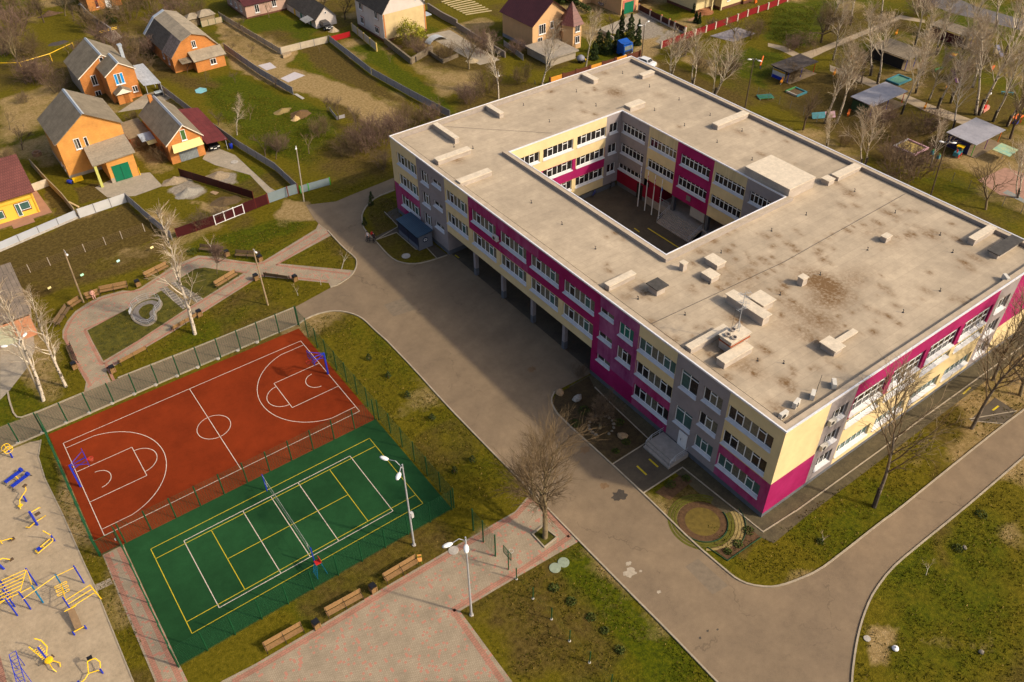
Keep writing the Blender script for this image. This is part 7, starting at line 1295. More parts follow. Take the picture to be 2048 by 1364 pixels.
fence('metal_fence','pale metal fence on a concrete footing before the yellow house',gp([(-40,519),(0,503),(156,436)]),1.35,3.2,LG,GPO,pr=.05,base=M['concrete'])
fence('metal_fence','white metal fence climbing to the grey paved yard',gp([(160,437),(255,405)]),1.6,2.2,LGW,GPO,pr=.05)
fence('metal_fence','grey metal fence down the side of the tilled field',gp([(256,404),(300,443),(345,480)]),1.5,2.4,GYC,GPO,pr=.05)
fence('wire_fence','sagging brown wire mesh fence across the tilled field',gp([(-10,568),(24,558),(61,545),(101,531),(171,504),(212,490),(245,478),(290,463)]),1.35,6,mat('rust_wire',(.17,.11,.06),.8,.2),mat('pale_post',(.40,.34,.28),.8,.1),'mesh',.045)
fence('maroon_fence','dark maroon sheet fence along the green below the gate',gp([(355,476),(431,450)]),1.6,2.5,MRN,RDP,pr=.03,ribs=8); fence('maroon_fence','dark maroon sheet fence beside the grey corrugated gate',gp([(489,427),(537,408)]),1.75,2.5,MRN,RDP,pr=.03,ribs=8)
fence('maroon_gate','maroon gate with white frames in the sheet fence',gp([(432,450),(470,434),(489,427)]),1.6,1.9,MRN,M['white'],pr=.06)
t = bpy.data.objects['maroon_gate']; t['category'] = 'gate'; a, b = gp([(432,450),(489,427)]); mb = MB()
for z in (.1,1.58): mb.tube((0,0,z),(b[0]-a[0],b[1]-a[1],z),.05,n=4)
mb.build('rail',M['white'],t)
fence('maroon_fence','long dark maroon fence between the gravel heaps and the drive',gp([(361,353),(440,377),(508,399)]),1.45,2.5,MRN,RDP,pr=.03,ribs=8); fence('corrugated_gate','blue grey corrugated gate with red posts at the drive',gp([(538,407),(577,393),(597,387)]),1.7,4,BLG,RDP,pr=.07,ribs=18)['category'] = 'gate'
fence('teal_fence','blue grey sheet fence with green posts beside the narrow road',gp([(602,387),(618,382),(661,370)]),1.3,3,BLG,LIM,pr=.07,ribs=6)
fence('panel_fence','long grey panel fence running down beside the carports',gp([(318,178),(400,241),(479,297),(552,342),(597,384)]),1.45,2.6,GYC,GPO,pr=.05); fence('panel_fence','grey panel fence from the brick annex to the white sheets',gp([(450,101),(520,150),(587,190)]),1.5,2.5,GYC,GPO,pr=.05)
fence('concrete_fence','beige concrete fence beside the dry plot and pink house',gp([(440,36),(500,72),(562,109)]),1.3,3,BEC,GPO,pr=.06); fence('concrete_fence','beige concrete fence along the top of the tilled strip',gp([(563,109),(602,99),(656,86)]),1.45,3,BEC,GPO,pr=.06)
fence('panel_fence','grey panel fence from the red sheet to the garden middle',gp([(659,84),(700,116),(743,150)]),1.45,2.4,GYC,GPO,pr=.04); fence('panel_fence','grey panel fence from the garden middle to the school roof',gp([(745,151),(820,193),(900,236)]),1.45,2.4,GYC,GPO,pr=.04)
fence('red_fence','short bright red sheet fence beside the rubble',gp([(664,84),(701,74)]),1.2,4,mat('bright_red_sheet',(.30,.008,.012),.5,.08),RDP,pr=.04); fence('tin_enclosure','little grey tin enclosure round a compost heap','x' and gp([(660,222),(674,240),(690,236)]),.7,1.5,GYC,GPO,pr=.03,ribs=6)
fence('yard_wall','pale wall beside the white house',gp([(705,62),(754,103)]),1.7,3,mat('pale_wall',(.46,.40,.31),.9,.15,1),mat('yellow_cap',(.45,.33,.1),.9,.1),pr=.12); STW = multi(mat('rubble_wall',(.17,.135,.09),.95,.25,2,.4),[(4,.8,1.15)])
def wall(name, label, px, w, h_, m, cat='wall'):
    P = gp(px); mb = MB(); strip(mb, [(p[0]-P[0][0],p[1]-P[0][1]) for p in P], w, 0, h_); t = mb.build(name, m); t.location = (P[0][0],P[0][1],0); return tag(t, label, cat)
wall('ruined_wall','ruined rubble wall with a dark doorway, left of the leafy bush',[(771,87),(823,128),(849,112),(864,103)],.4,1.2,STW); p = g(829,124); b = MB().obox((0,0,.55),(.75,.12,1.1),math.radians(0)).build('doorway',DARKIN); b.location = (p[0],p[1]-.15,0); b.parent = bpy.data.objects['ruined_wall']; b.location = (p[0]-bpy.data.objects['ruined_wall'].location.x,p[1]-bpy.data.objects['ruined_wall'].location.y-.18,0)  # solid dark block, its colour stands in for the shade of the opening
wall('ruined_wall','low ruined wall before the many stemmed grey tree',[(860,108),(886,126),(915,114)],.35,.7,STW); wall('concrete_wall','dark concrete wall at the right of the white house',[(857,20),(885,38),(914,53)],.3,1.5,mat('dark_concrete',(.2,.165,.14),.9,.15)); wall('garden_wall','long grey wall along the brown yard beside the turret house',[(914,56),(960,85),(1010,115)],.25,1.2,mat('dark_concrete',(.2,.165,.14)))
wall('concrete_wall','concrete wall before the far brick house at top left',[(166,22),(185,42),(225,70)],.25,1.6,mat('blue_grey_concrete',(.22,.21,.21),.9,.12)); wall('garden_wall','low grey wall behind the conifers, left of the truck',[(1205,65),(1227,80)],.2,.6,mat('pale_wall',(.46,.40,.31)))
wall('garden_wall','thin board wall beside the yellow house plot',[(64,262+70),(100,372),(128,400),(152,430)],.12,1.3,mat('board_beige',(.30,.23,.14),.9,.15,2)); wall('garden_wall','short pale wall between the yellow house and the board wall',[(66,383),(99,371)],.2,1.2,mat('pale_wall',(.46,.40,.31)))
fence('panel_fence','grey panel fence before the turret house garage',gp([(1008,92),(1046,121)]),1.2,2,GYC,GPO,pr=.05); fence('shed_fence','pale board fence with green posts by the sagging shed',gp([(404,55),(446,45)]),1.3,1.6,mat('pale_board',(.34,.28,.18),.9,.15,2),M['greenpost'],pr=.05)
a, b = Vector(g(1100,170)), Vector(g(1281,115)); OR = mat('orange_board',(.55,.24,.03),.8,.1); BRF = mat('brown_board_fence',(.10,.03,.015),.7,.15)
for k in range(7):
    u, v = a.lerp(b,k/7), a.lerp(b,(k+.93)/7); fence('board_fence',('low orange fence bay at the turret house, leftmost','brown fence bay left of the orange pillar','brown fence bay by the dark pole','orange fence bay behind the birch trunk','brown fence bay left of the long orange one','long orange fence bay below the conifers','brown gate before the blue truck')[k],[u,v],1.45,9,OR if k in (0,3,5) else BRF,BRF,pr=.14,over=.12,ribs=1 if k in (0,3,5) else 10,group='orange and brown fence bays')
MW = mat('white_gate_pillar',(.55,.47,.40),.8,.08)
fence('maroon_fence','maroon fence with white pillars and brick caps by the gravel lane',gp([(1277,22),(1300,34),(1322,45),(1338,53),(1349,58),(1370,68)]),1.45,3.0,MRN,MW,pr=.16,cap=BRC,base=M['concrete']); fence('red_fence','red fence with white pillars along the cream house lawn',gp([(1322,97),(1368,80),(1411,65),(1430,58),(1474,42),(1494,33),(1535,19),(1574,3),(1610,-10)]),1.45,3.4,RDS,MW,pr=.15)
fence('wire_fence','thin wire fence of the kindergarten, far part',gp([(1515,190),(1536,200),(1580,218),(1633,244)]),1.5,2.6,mat('thin_wire',(.12,.12,.08),.8,.1),GPO,'mesh',.04); fence('wire_fence','thin wire fence of the kindergarten, near part',gp([(1866,350),(1903,364),(1936,379),(1969,399),(2004,412),(2041,427),(2080,442)]),1.6,2.6,mat('thin_wire',(.12,.12,.08)),GPO,'mesh',.04)
t = thing('gas_pipe','yellow gas pipe on posts across the far left garden','pipe',g(-5,142)); o = Vector(t.location)
A = [Vector((*g(-5,142)[:2],1.6)),Vector((*g(45,141)[:2],1.6)),Vector((*g(105,123)[:2],1.6)),Vector((*g(150,101)[:2],1.6))]; b = MB(); b.path([p-o for p in A],.07,5); b.build('pipe',M['yellow'],t)
for p in A[1:]: MB().tube((p.x-o.x,p.y-o.y,0),(p.x-o.x,p.y-o.y,1.6),.07).build('post',M['yellow'],t)
t = thing('gas_pipe','pair of yellow pipes by the grey slab behind the brick house','pipe',g(203,75)); o = Vector(t.location)
for dz in (1.0,1.3): b = MB(); b.path([Vector((0,0,dz)),Vector((*g(237,66)[:2],dz))-Vector((o.x,o.y,0))],.06,5); b.build('pipe',M['yellow'],t)
# ---------------------------------------------------------------- heaps, sheets and other yard things
def heap(px, w, h_, m, label, seed=1, cat='heap', name='heap', asp=.7):
    r = random.Random(seed); p = g(*px); v = []; n, k = 22, 8
    for j in range(k):
        for i in range(n): q = w*(1-j/(k-1))*r.uniform(.93,1.07)*(1+.14*math.sin(2*6.283*i/n+seed)+.08*math.sin(5*6.283*i/n+seed*2))+.02; v.append((q*math.cos(6.283*i/n),asp*q*math.sin(6.283*i/n),h_*(j/(k-1))**1.3*r.uniform(.85,1.1)-.03))
    o = MB().raw(v,[(j*n+i,j*n+(i+1)%n,(j+1)*n+(i+1)%n,(j+1)*n+i) for j in range(k-1) for i in range(n)]+[tuple(range((k-1)*n,k*n))]).build(name,m,None,True); o.location = (p[0],p[1],0); return tag(o,label,cat)
GRV = mat('gravel_heap',(.24,.22,.185),.95,.25,5,.5); SOL = mat('soil_heap',(.10,.065,.03),.95,.3,4,.5)
heap((378,386),2.1,1.0,GRV,'grey gravel heap behind the maroon gate'); heap((350,362),2.0,.8,mat('tan_heap',(.26,.2,.13),.95,.25,4,.4),'tan gravel heap at the end of the dark maroon fence',2); heap((452,402),2.2,.5,SOL,'dark soil mound beside the gravel heap',3); heap((436,352),2.0,.7,mat('tan_heap',(.26,.2,.13)),'sandy heap beside the concrete drive',4)
heap((600,229),2.2,.8,mat('brush_brown',(.13,.075,.03),.95,.3,5,.5),'brush heap on the green garden',5); heap((592,238),1.0,.7,mat('cardboard',(.42,.29,.14),.9,.2,3),'crumpled cardboard on the brush heap',6); heap((100,30),2.6,1.0,mat('log_pile',(.10,.06,.035),.95,.35,6,.5),'dark woodpile in the far left garden',7,asp=.35); heap((118,86),2.0,.15,mat('ash',(.06,.05,.045),.95,.2),'round dark ash patch on the far left lawn',8,cat='ash patch')
heap((790,95),1.6,.7,mat('tyre_rubble',(.10,.06,.03),.95,.3,4),'brown rubble heap beside the pale wall',9); heap((668,62),1.2,1.0,mat('rubble_pale',(.38,.30,.2),.95,.25,4),'pale rubble heap behind the red sheet fence',10); heap((945,122),1.6,.6,mat('planks',(.3,.24,.15),.9,.3,4),'stacked planks by the many stemmed grey tree',11); heap((935,185),1.0,.3,SOL,'little bonfire heap behind the school',12); heap((565,222),1.6,.5,mat('dry_grass_heap',(.22,.16,.06),.95,.2,4),'dry grass heap below the brush heap',13)
def flat(px, m, label, name, cat, z=.03):
    P = gp(px); x, y = P[0][0], P[0][1]; mb = MB(); mb.prism([(p[0]-x,p[1]-y) for p in P],0,z); o = mb.build(name,m); o.location = (x,y,.0); return tag(o,label,cat)
WSH = mat('white_film',(.46,.42,.42),.4,.08,1.5); flat([(516,131),(540,125),(553,135),(533,141)],WSH,'white plastic sheet on the tilled strip, farther one','plastic_sheet','sheet'); flat([(561,157),(589,144),(610,151),(576,165)],WSH,'white plastic sheet on the tilled strip, nearer one','plastic_sheet','sheet'); flat([(390,180),(400,175),(413,177),(414,182),(402,187),(392,186)],mat('blue_tarp',(.18,.42,.46),.6,.1),'pale blue tarpaulin lying on the garden','tarpaulin','tarpaulin'); flat([(588,189),(594,188),(609,197),(604,199)],M['concrete'],'concrete slab at the end of the grey panel fence','slab','slab',.1); flat([(420,385),(426,382),(438,385),(431,390)],mat('old_plywood',(.3,.2,.12),.9,.15),'square of old plywood beside the dark soil mound','plywood_board','board',.05)
flat([(565,112),(583,106),(583,110),(567,117)],mat('planter_board',(.3,.22,.13),.9,.2),'wooden planter box by the beige concrete fence','planter','planter',.5)
def drum(px, m, label, tip=False):
    p = g(*px); t = thing('barrel',label,'barrel',(p[0],p[1],.3 if tip else 0)); b = MB().lathe((0,0,0),[(.28,0),(.3,.05),(.3,.42),(.31,.45),(.3,.48),(.3,.85),(.27,.9)],14); o = b.build('body',m,t,True); MB().lathe((0,0,.9),[(.24,0),(.24,.02),(.05,.025)],14).build('lid',M['black'],t)
    if tip: t.rotation_euler = (math.pi/2,0,.6)
drum((463,296),M['blue'],'blue barrel under the edge of the red carport'); drum((137,366),M['blue'],'blue barrel lying at the orange house corner',True)
p = g(157,362); t = thing('yellow_container','yellow plastic container by the orange house steps','container',(p[0],p[1],0)); MB().obox((0,0,.35),(1.5,.6,.6)).build('body',M['yellow'],t); MB().obox((0,0,.68),(1.3,.4,.06)).build('lid',M['yellow'],t)
p = g(318,190); t = thing('chest','grey lidded chest on the yard beside the panel fence','chest',(p[0],p[1],0)); MB().obox((0,0,.3),(1.3,.9,.55)).build('body',M['darksteel'],t); MB().obox((0,0,.62),(1.35,.95,.1)).build('lid',mat('pale_lid',(.4,.46,.5),.4,.05),t)
p = g(75,310); tag(MB().lathe((p[0],p[1],0),[(.7,0),(.7,.6),(.45,.6),(.45,.1)],14).build('well_ring',mat('brown_ring',(.24,.14,.08),.9,.2)),'round well ring on the path behind the orange house','well ring'); p = g(148,410); o = MB().obox((0,0,.1),(2.6,.25,.12),math.radians(-72)).build('plank',mat('fresh_plank',(.5,.36,.18),.8,.1)); o.location = (p[0],p[1],0); tag(o,'pale plank lying along the panel wall by the tilled patch','plank')
p = g(872,82); b = MB(); n = 8
for k in range(n): a0, a1 = math.pi*.25+k*math.pi*.5/n, math.pi*.25+(k+1)*math.pi*.5/n; b.slab([(3.2*math.cos(a0),-.9,3.2*math.sin(a0)-1.6),(3.2*math.cos(a1),-.9,3.2*math.sin(a1)-1.6),(3.2*math.cos(a1),.9,3.2*math.sin(a1)-1.6),(3.2*math.cos(a0),.9,3.2*math.sin(a0)-1.6)],.04)
o = b.build('bent_sheet',mat('bent_metal',(.36,.38,.4),.5,.15)); o.location = (p[0],p[1],-.55); o.rotation_euler = (0,0,.1); tag(o,'arched sheet of pale metal beside the leafy bush','metal sheet')
# cars
def car(px, rz, body, label, sc=1., name='parked_car'):
    p = g(*px); t = thing(name,label,'car',(p[0],p[1],0),rz,None,sc); prof = [(-2.1,.35),(-2.1,.8),(-1.95,.95),(-1.2,1.0),(-.75,1.48),(.9,1.5),(1.65,1.0),(2.1,.9),(2.15,.4)]; v = []; W_ = .85
    for s_ in (-1,1):
        for x, z in prof: v.append((x,s_*(W_ if z < 1.05 else W_*.8),z))
    k = len(prof); b = MB().raw(v,[tuple(range(k)),tuple(range(2*k-1,k-1,-1))]+[(j,k+j,k+(j+1)%k,(j+1)%k) for j in range(k)]); b.build('body',body,t)
    b = MB(); b.face([(-1.22,-.66,1.04),(-1.22,.66,1.04),(-.82,.62,1.43),(-.82,-.62,1.43)]); b.v = [(x-.03,y,z+.03) for x,y,z in b.v]; b.build('windscreen',M['darkglass'],t)
    for s_ in (-1,1): b = MB(); b.face([(-.95,s_*.86,1.04),(1.3,s_*.86,1.04),(.85,s_*.72,1.43),(-.65,s_*.72,1.43)]); b.build('side_window',M['darkglass'],t)
    for x in (-1.3,1.35):
        for s_ in (-1,1): w = MB().tube((x,s_*.72,.33),(x,s_*.9,.33),.33,n=14).build('wheel',M['black'],t); MB().tube((x,s_*.9,.33),(x,s_*.915,.33),.19,n=10).build('rim',M['steel'],w)
    for s_ in (-.6,.6): MB().box(-2.14,s_-.18,.68,-2.1,s_+.18,.84).build('headlight',mat('headlight',(.7,.7,.66),.2,.03),t)
    MB().box(-2.16,-.25,.5,-2.12,.25,.62).build('number_plate',M['white'],t)
CARB = mat('black_car_paint',(.012,.013,.016),.25,.1,spec=.6); car((423,293),math.pi/2,CARB,'black car parked under the red carport'); car((651,56),math.pi/2,CARB,'black car beside the white outbuilding behind the red sheet'); car((1290,131),math.pi/2+.2,mat('white_car_paint',(.62,.62,.62),.3,.03,spec=.6),'white car half hidden by the far school parapet corner'); car((1215,10),0,mat('navy_car_paint',(.01,.02,.08),.3,.1,spec=.6),'dark blue car at the top edge beside the peach garage')
p = g(1249,112); t = thing('truck_cab','blue truck cab parked behind the brown gate','truck',(p[0],p[1],0),-.05); s_ = 1.
TB = mat('truck_blue',(.005,.07,.34),.35,.08,spec=.5); b = MB(); pr = [(-1.0,.5),(-1.08,1.6),(-.95,2.5),(-.3,2.75),(1.1,3.1),(1.15,.5)]; v = [(x_,y_,z_) for x_ in (-1.15,1.15) for y_,z_ in [(q[0],q[1]) for q in pr]]; k = 6; b.raw(v,[tuple(range(k)),tuple(range(2*k-1,k-1,-1))]+[(j,k+j,k+(j+1)%k,(j+1)%k) for j in range(k)]); b.build('cab_body',TB,t)
MB().slab([(-1.0,-1.13,1.65),(1.0,-1.13,1.65),(.95,-1.02,2.4),(-.95,-1.02,2.4)],.04).build('windscreen',mat('screen_glass',(.16,.19,.19),.1,.2,spec=.6),t); MB().box(-.95,-1.12,.75,.95,-1.06,1.4).build('grille',M['darksteel'],t); MB().box(-1.1,-.95,2.75,1.1,.3,2.8).build('sun_visor',TB,t)
for x in (-.85,.85): MB().box(x-.2,-1.16,.6,x+.2,-1.1,.85).build('headlight',mat('headlight',(.7,.7,.66)),t); MB().tube((x*1.2,-.3,.5),(x*1.4,-.3,.5),.5,n=14).build('wheel',M['black'],t)
MB().box(-.5,1.15,.6,.5,5.0,.9).build('chassis',M['darksteel'],t)
for x in (-.95,.95): MB().tube((x,4,.5),(x*1.25,4,.5),.5,n=14).build('wheel',M['black'],t)
p = g(1161,125); t = thing('covered_cart','grey covered cart with a yellow lamp behind the orange fence','cart',(p[0],p[1],0)); MB().lathe((0,0,.6),[(.8,0),(.85,.25),(.7,.6),(.35,.85),(.05,.95)],12).build('cover',mat('grey_cover',(.2,.2,.24),.6,.1),t,True); MB().obox((.2,-.6,.5),(.7,.5,.5)).build('body',M['black'],t); MB().lathe((.7,-.6,.5),[(.18,0),(.2,.2),(.05,.3)],8).build('lamp',M['yellow'],t)
for x in (-.5,.5): MB().tube((x,-.1,.3),(x+.12,-.1,.3),.3,n=12).build('wheel',M['black'],t)
p = g(1510,6); t = thing('orange_swing_seat','small orange toy standing on the far lawn','toy',(p[0],p[1],0)); MB().obox((0,0,.5),(.5,.3,1.0),.3).build('body',M['orange'],t); MB().obox((.4,0,.2),(.4,.2,.4)).build('foot',M['orange'],t)
flat([(1420,72),(1475,55),(1512,67),(1466,84)],multi(mat('broken_slate',(.22,.20,.21),.9,.35,1.2,.3),[(2,.6,1.2)]),'patch of broken grey slate beneath the bare birches','slate_patch','slate patch',.05)
# planting beds with pale rows at the top
BE = mat('bed_board',(.42,.34,.19),.9,.15)
for k in range(9):
    a = Vector(g(884+6*k,4+3.2*k)); b = Vector(g(930+6.5*k,-7+3.6*k)); o = MB(); strip(o,[(0,0),(b.x-a.x,b.y-a.y)],.35,0,.12); o = o.build('bed_row',BE); o.location = a; tag(o,'straw covered planting row in the plot behind the turret house','planting row','straw covered planting rows')
# ---------------------------------------------------------------- kindergarten
sheet('far_road',[(1835,-20),(1835,0),(1900,25),(2048,62),(2100,80),(2100,40),(2048,40),(1950,12),(1900,-10)],mat('far_asphalt',(.11,.10,.10),.9,.15),.006)
PV = {}
def pavilion(label, x0, y0, x1, y1, rm, z=1.75, slope=.12, floor=True, back=None, posts=None, side=None):
    t = thing('pavilion',label,'pavilion',(x0,y0,0)); w, d = x1-x0, y1-y0; MB().slab([(-.2,-.2,z),(w+.2,-.2,z),(w+.2,d+.2,z+slope),(-.2,d+.2,z+slope)],.1).build('roof',rm,t)
    if floor: MB().box(.1,-.6,0,w-.1,d-.1,.08).build('floor',mat('pavilion_floor',(.19,.14,.085),.9,.2,1.5),t)
    MB().box(.2,d-.25,.08,w-.2,d-.12,z-.02).build('back_wall',back or DARKIN,t); o = MB().box(.02,.8,.1,.12,d-.3,z*.85).build('side_panel',side or DARKIN,t)  # back wall and default side panel coloured dark for the shade under the roof
    for k, x in enumerate((.2,w*.5,w-.2)): MB().tube((x,.15,0),(x,.15,z-.05),.06).build('post',(posts or [M['blue'],M['blue'],M['red']])[k],t)
    return t
pavilion('open pavilion with a mottled dark slate roof and striped side panel',118.0,37.3,126,41.3,slatem('mottled_slate',(.075,.06,.052),.5,1,.7,var=.35,sc=1.5),2.2,side=mat('white_blue_panel',(.45,.5,.55),.6,.1)); p = bpy.data.objects['pavilion']; MB().box(-.02,.82,.1,.01,3.6,.7).build('blue_band',M['blue'],p); MB().box(-.02,.82,1.5,.01,3.6,1.85).build('yellow_band',mat('ochre_band',(.4,.28,.03),.7,.1),p)
GSH = slatem('grey_metal_roof',(.30,.295,.33),1.0,30,.9,var=.06,sc=.8,rough=.4); pavilion('pavilion with a plain grey sheet roof behind two birch trunks',118.2,19.3,127.8,23.6,GSH,2.3,side=mat('dark_green_panel',(.02,.05,.02),.8,.2)); pavilion('largest grey roofed pavilion, nearest the right picture edge',119.4,1.0,127.6,5.9,GSH,2.3,posts=[LIM,mat('purple_post',(.15,.03,.2),.5,.1),M['orange']],side=mat('dark_blue_panel',(.02,.02,.07),.8,.2))
pavilion('long low pavilion with brown roof and a black open front',140,27.3,146,35.5,slatem('brown_grey_slate',(.20,.16,.11),.6,1.5,.75,var=.2),2.3); pavilion('brown roofed pavilion farthest back among the birches',158.8,26.5,163,35,slatem('brown_grey_slate',(.20,.16,.11),.6,1.5),2.3,side=mat('dark_maroon_panel',(.07,.012,.012),.8,.2))
def toy(label, px, cat, build, rz=0, group=None, name=None): p = g(*px); t = thing(name or cat.replace(' ','_'),label,cat,(p[0],p[1],0),rz,group); build(t); return t
def sandbox(w, d, cs, fill):
    def f(t):
        for k, (x0,y0,x1,y1) in enumerate(((-w/2,-d/2,w/2,-d/2+.25),(-w/2,d/2-.25,w/2,d/2),(-w/2,-d/2+.25,-w/2+.25,d/2-.25),(w/2-.25,-d/2+.25,w/2,d/2-.25))): MB().box(x0,y0,0,x1,y1,.32).build('board',cs[k % len(cs)],t)
        MB().box(-w/2+.25,-d/2+.25,0,w/2-.25,d/2-.25,.12).build('sand',fill,t)
    return f
CY = mat('cyan_board',(.04,.17,.21),.7,.15); GRN = mat('toy_green',(.05,.2,.06),.7,.15); PKB = mat('pastel_pink',(.45,.27,.32),.6,.1); toy('small square sandbox with green and blue boards',(1592,185),'sandbox',sandbox(2.8,2.8,[CY,GRN,M['concrete'],CY],SOL)); toy('turquoise covered sandbox on the tan ground',(1797,161),'sandbox',sandbox(4,2.8,[CY,CY],mat('turquoise_cover',(.09,.22,.16),.7,.15))); toy('large pastel sandbox behind the brown shrubs',(1821,296),'sandbox',sandbox(4,4,[PKB,M['steel'],mat('lilac',(.3,.25,.4),.6,.1)],mat('yellowish_sand',(.3,.22,.07),.95,.2,3)))
def horse(c):
    def f(t):
        MB().obox((0,0,.55),(1.0,.35,.4)).build('body',c,t); MB().obox((.5,0,.9),(.25,.22,.6),ry=.5).build('head',c,t); MB().obox((-.55,0,.75),(.3,.12,.3),ry=-.6).build('tail',c,t)
        for x in (-.3,.3): MB().tube((x,0,0),(x,0,.4),.06).build('spring',M['steel'],t)
    return f
TO = mat('toy_orange',(.6,.24,.02),.5,.1)
for px, lb in (((1562,168),'orange spring horse beside the small square sandbox'),((1702,120),'orange spring horse between the birches and the sandy path'),((1791,72),'orange spring horse behind the long low pavilion'),((1667,152),'orange spring horse at the birch beside the pavilion floor'),((1892,181),'red orange spring toy on the tan patch'),((1848,220),'ochre spring toy by the sandy path')): toy(lb,px,'spring toy',horse(TO),.4,'spring toys of the kindergarten')
def bnch(c): return lambda t: (MB().obox((0,0,.42),(2.2,.4,.07)).build('seat',c,t), [MB().box(x-.05,-.15,0,x+.05,.15,.4).build('leg',c,t) for x in (-.9,.9)])
toy('orange play bench left of the grey pavilion',(1697,228),'play bench',bnch(M['orange']),.5); toy('orange balance beam beyond the middle birches',(1985,139),'play bench',bnch(M['orange']),.4); toy('blue balance beam on the green lawn',(2014,189),'play bench',bnch(CY),-.9); toy('green balance beam under the middle birches',(1877,141),'play bench',bnch(GRN),-.1)
toy('rainbow painted play table on the far lawn',(1905,114),'play table',lambda t: ([MB().obox((-1.2+.6*k,0,.5),(.55,1.0,.14)).build('plank',[CY,M['orange'],M['yellow'],TO,GRN][k],t) for k in range(5)],[MB().box(x-.06,-.3,0,x+.06,.3,.44).build('leg',M['steel'],t) for x in (-1.1,1.1)]),.2)
def slide(c):
    def f(t): MB().slab([(-.35,0,.25),(.35,0,.25),(.35,2.6,1.6),(-.35,2.6,1.6)],.06).build('chute',c,t); b = MB(); [b.tube((x,2.6,0),(x,2.6,2.1),.05,n=5) for x in (-.35,.35)]; b.build('frame',c,t); b = MB(); [b.tube((-.35,2.7+.1*k,.3*k+.3),(.35,2.7+.1*k,.3*k+.3),.03,n=4) for k in range(4)]; b.build('rung',M['steel'],t)
    return f
toy('purple slide among the middle birches',(1915,168),'slide',slide(mat('purple_slide',(.10,.03,.12),.5,.1)),-.5); toy('blue grey slide on the far right lawn',(2004,116),'slide',slide(mat('blue_grey_slide',(.14,.14,.2),.5,.1)),-.5)
toy('pink toy boat with a red mast beside the birch feet',(1968,220),'toy boat',lambda t: (MB().prism([(-1.3,-.5),(.9,-.5),(1.5,0),(.9,.5),(-1.3,.5)],0,.5).build('hull',mat('boat_pink',(.5,.22,.17),.6,.1),t), MB().box(-.9,-.3,.5,-.1,.3,1.0).build('cabin',M['red'],t), MB().tube((.2,0,.5),(.2,0,1.7),.04).build('mast',M['red'],t)),.1)
toy('blue and yellow toy train engine before the largest pavilion',(1913,312),'toy train',lambda t: (MB().box(-.9,-.4,.3,.3,.4,.9).build('boiler',CY,t), MB().box(.3,-.45,.3,1.0,.45,1.0).build('cab',CY,t), MB().box(.2,-.55,1.45,1.1,.55,1.55).build('cab_roof',M['yellow'],t), [MB().box(x-.04,y-.04,1.0,x+.04,y+.04,1.45).build('cab_post',M['yellow'],t) for x in (.35,.95) for y in (-.4,.4)], [MB().tube((x,-.5,.28),(x,-.42,.28),.28,n=12).build('wheel',M['red'],t) for x in (-.5,.5)], MB().tube((-.6,0,.9),(-.6,0,1.35),.12).build('chimney',M['red'],t)),.2)
toy('pale green square sunshade on a post by the rubber floor',(2003,318),'sunshade',lambda t: (MB().tube((0,0,0),(0,0,1.7),.05).build('post',M['steel'],t), MB().slab([(-1.6,-1.4,1.6),(1.6,-1.4,1.6),(1.6,1.4,1.75),(-1.6,1.4,1.75)],.08).build('canopy',multi(mat('pale_green_board',(.40,.40,.18),.7,c2=(.12,.34,.30),sc=1.1),[(2,.9,1.1)]),t)),.1)
for px, lb in (((1876,317),'small teal toy figure by the pastel sandbox'),((1864,308),'small grey blue toy block by the pastel sandbox')): toy(lb,px,'toy',lambda t: (MB().obox((0,0,.3),(.5,.4,.6)).build('body',CY,t), MB().lathe((0,0,.6),[(.15,0),(.2,.15),(.05,.3)],8).build('top',GRN,t)))
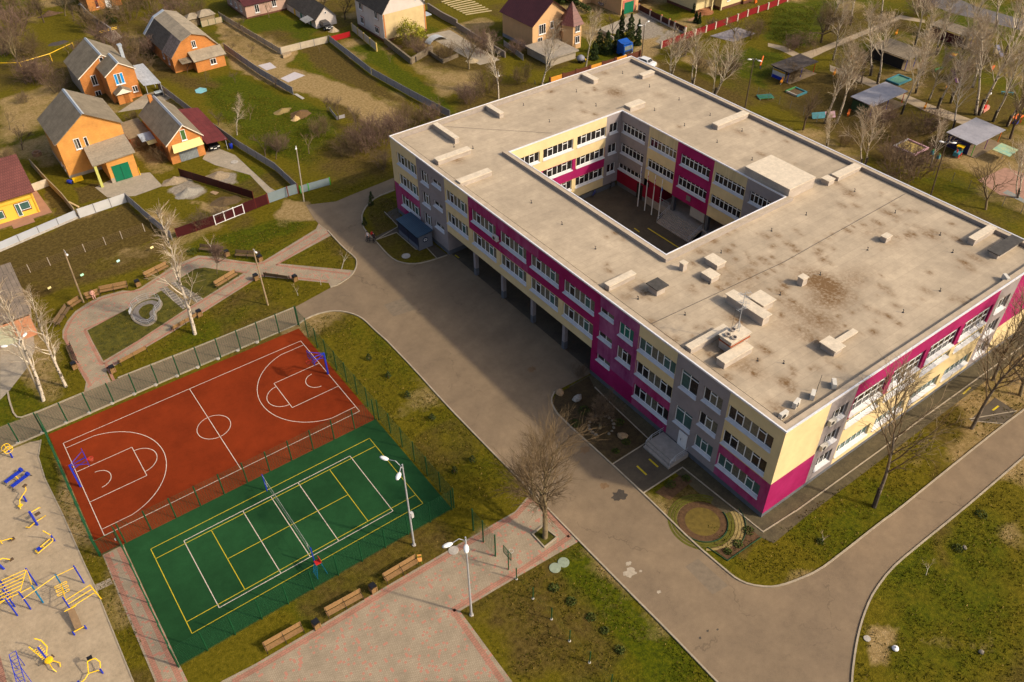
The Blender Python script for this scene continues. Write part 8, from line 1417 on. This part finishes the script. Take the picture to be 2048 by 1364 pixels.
toy('small white and blue ball on the green lawn',(1979,190),'ball',lambda t: MB().lathe((0,0,.02),[(.05,0),(.22,.1),(.28,.28),(.22,.46),(.05,.55)],12).build('body',M['white'],t,True)); toy('red and orange climbing toy at the right edge of the lawn',(2030,247),'climbing frame',lambda t: ([MB().tube((x,y,0),(x,y,1.2),.06).build('post',M['red'],t) for x in (-.9,.9) for y in (-.4,.4)], MB().box(-1.2,-.5,1.2,1.2,.5,1.3).build('platform',M['orange'],t), MB().box(-.3,-.3,0,.4,.3,.6).build('seat',M['blue'],t)),name='play_gym')
toy('orange roller slide tube beyond the twin lamp',(1524,131),'slide tube',lambda t: (MB().tube((-1.6,0,.6),(1.6,.4,1.2),.14,n=8).build('tube',M['orange'],t), MB().tube((1.4,.4,0),(1.4,.4,1.1),.06).build('post',M['blue'],t), MB().tube((-1.4,0,0),(-1.4,0,.6),.06).build('post',M['blue'],t)),.45)
toy('turquoise slatted mat frame by the wire fence',(1530,195),'slatted mat',lambda t: ([MB().box(-1.4,-.9+.3*k,.2,1.4,-.75+.3*k,.28).build('slat',CY if k % 2 else GRN,t) for k in range(6)],[MB().box(x-.05,-.9,0,x+.05,.9,.2).build('leg',M['steel'],t) for x in (-1.2,1.2)]),-.5)
toy('low blue and pink play panel behind the east parapet',(1638,238),'play ramp',lambda t: (MB().slab([(-1.2,0,.1),(1.2,0,.1),(1.2,.8,.9),(-1.2,.8,.9)],.08).build('panel',CY,t), MB().slab([(1.25,0,.1),(3.0,0,.1),(3.0,.8,.9),(1.25,.8,.9)],.08).build('panel',PKB,t), MB().box(-1,.7,0,2.8,.78,.8).build('support',M['steel'],t)),-.5)
# litter on the right lawn
p = g(1790,1298); t = thing('white_sack','small white sack lying on the bare corner of the right lawn','sack',(p[0],p[1],0)); MB().lathe((0,0,0),[(.2,0),(.3,.08),(.27,.2),(.08,.27)],10).build('body',M['white'],t,True); MB().lathe((0,0,.26),[(.06,0),(.1,.08),(.03,.12)],8).build('knot',M['white'],t,True)
stone((1962,1305),.22,'flat grey stone on the right lawn',61,m=mat('grey_stone_dark',(.17,.15,.12),.9,.25,3)); stone((1928,1096),.22,'pale stone on the right lawn beside the scrub',62,m=mat('grey_stone_dark',(.17,.15,.12)))
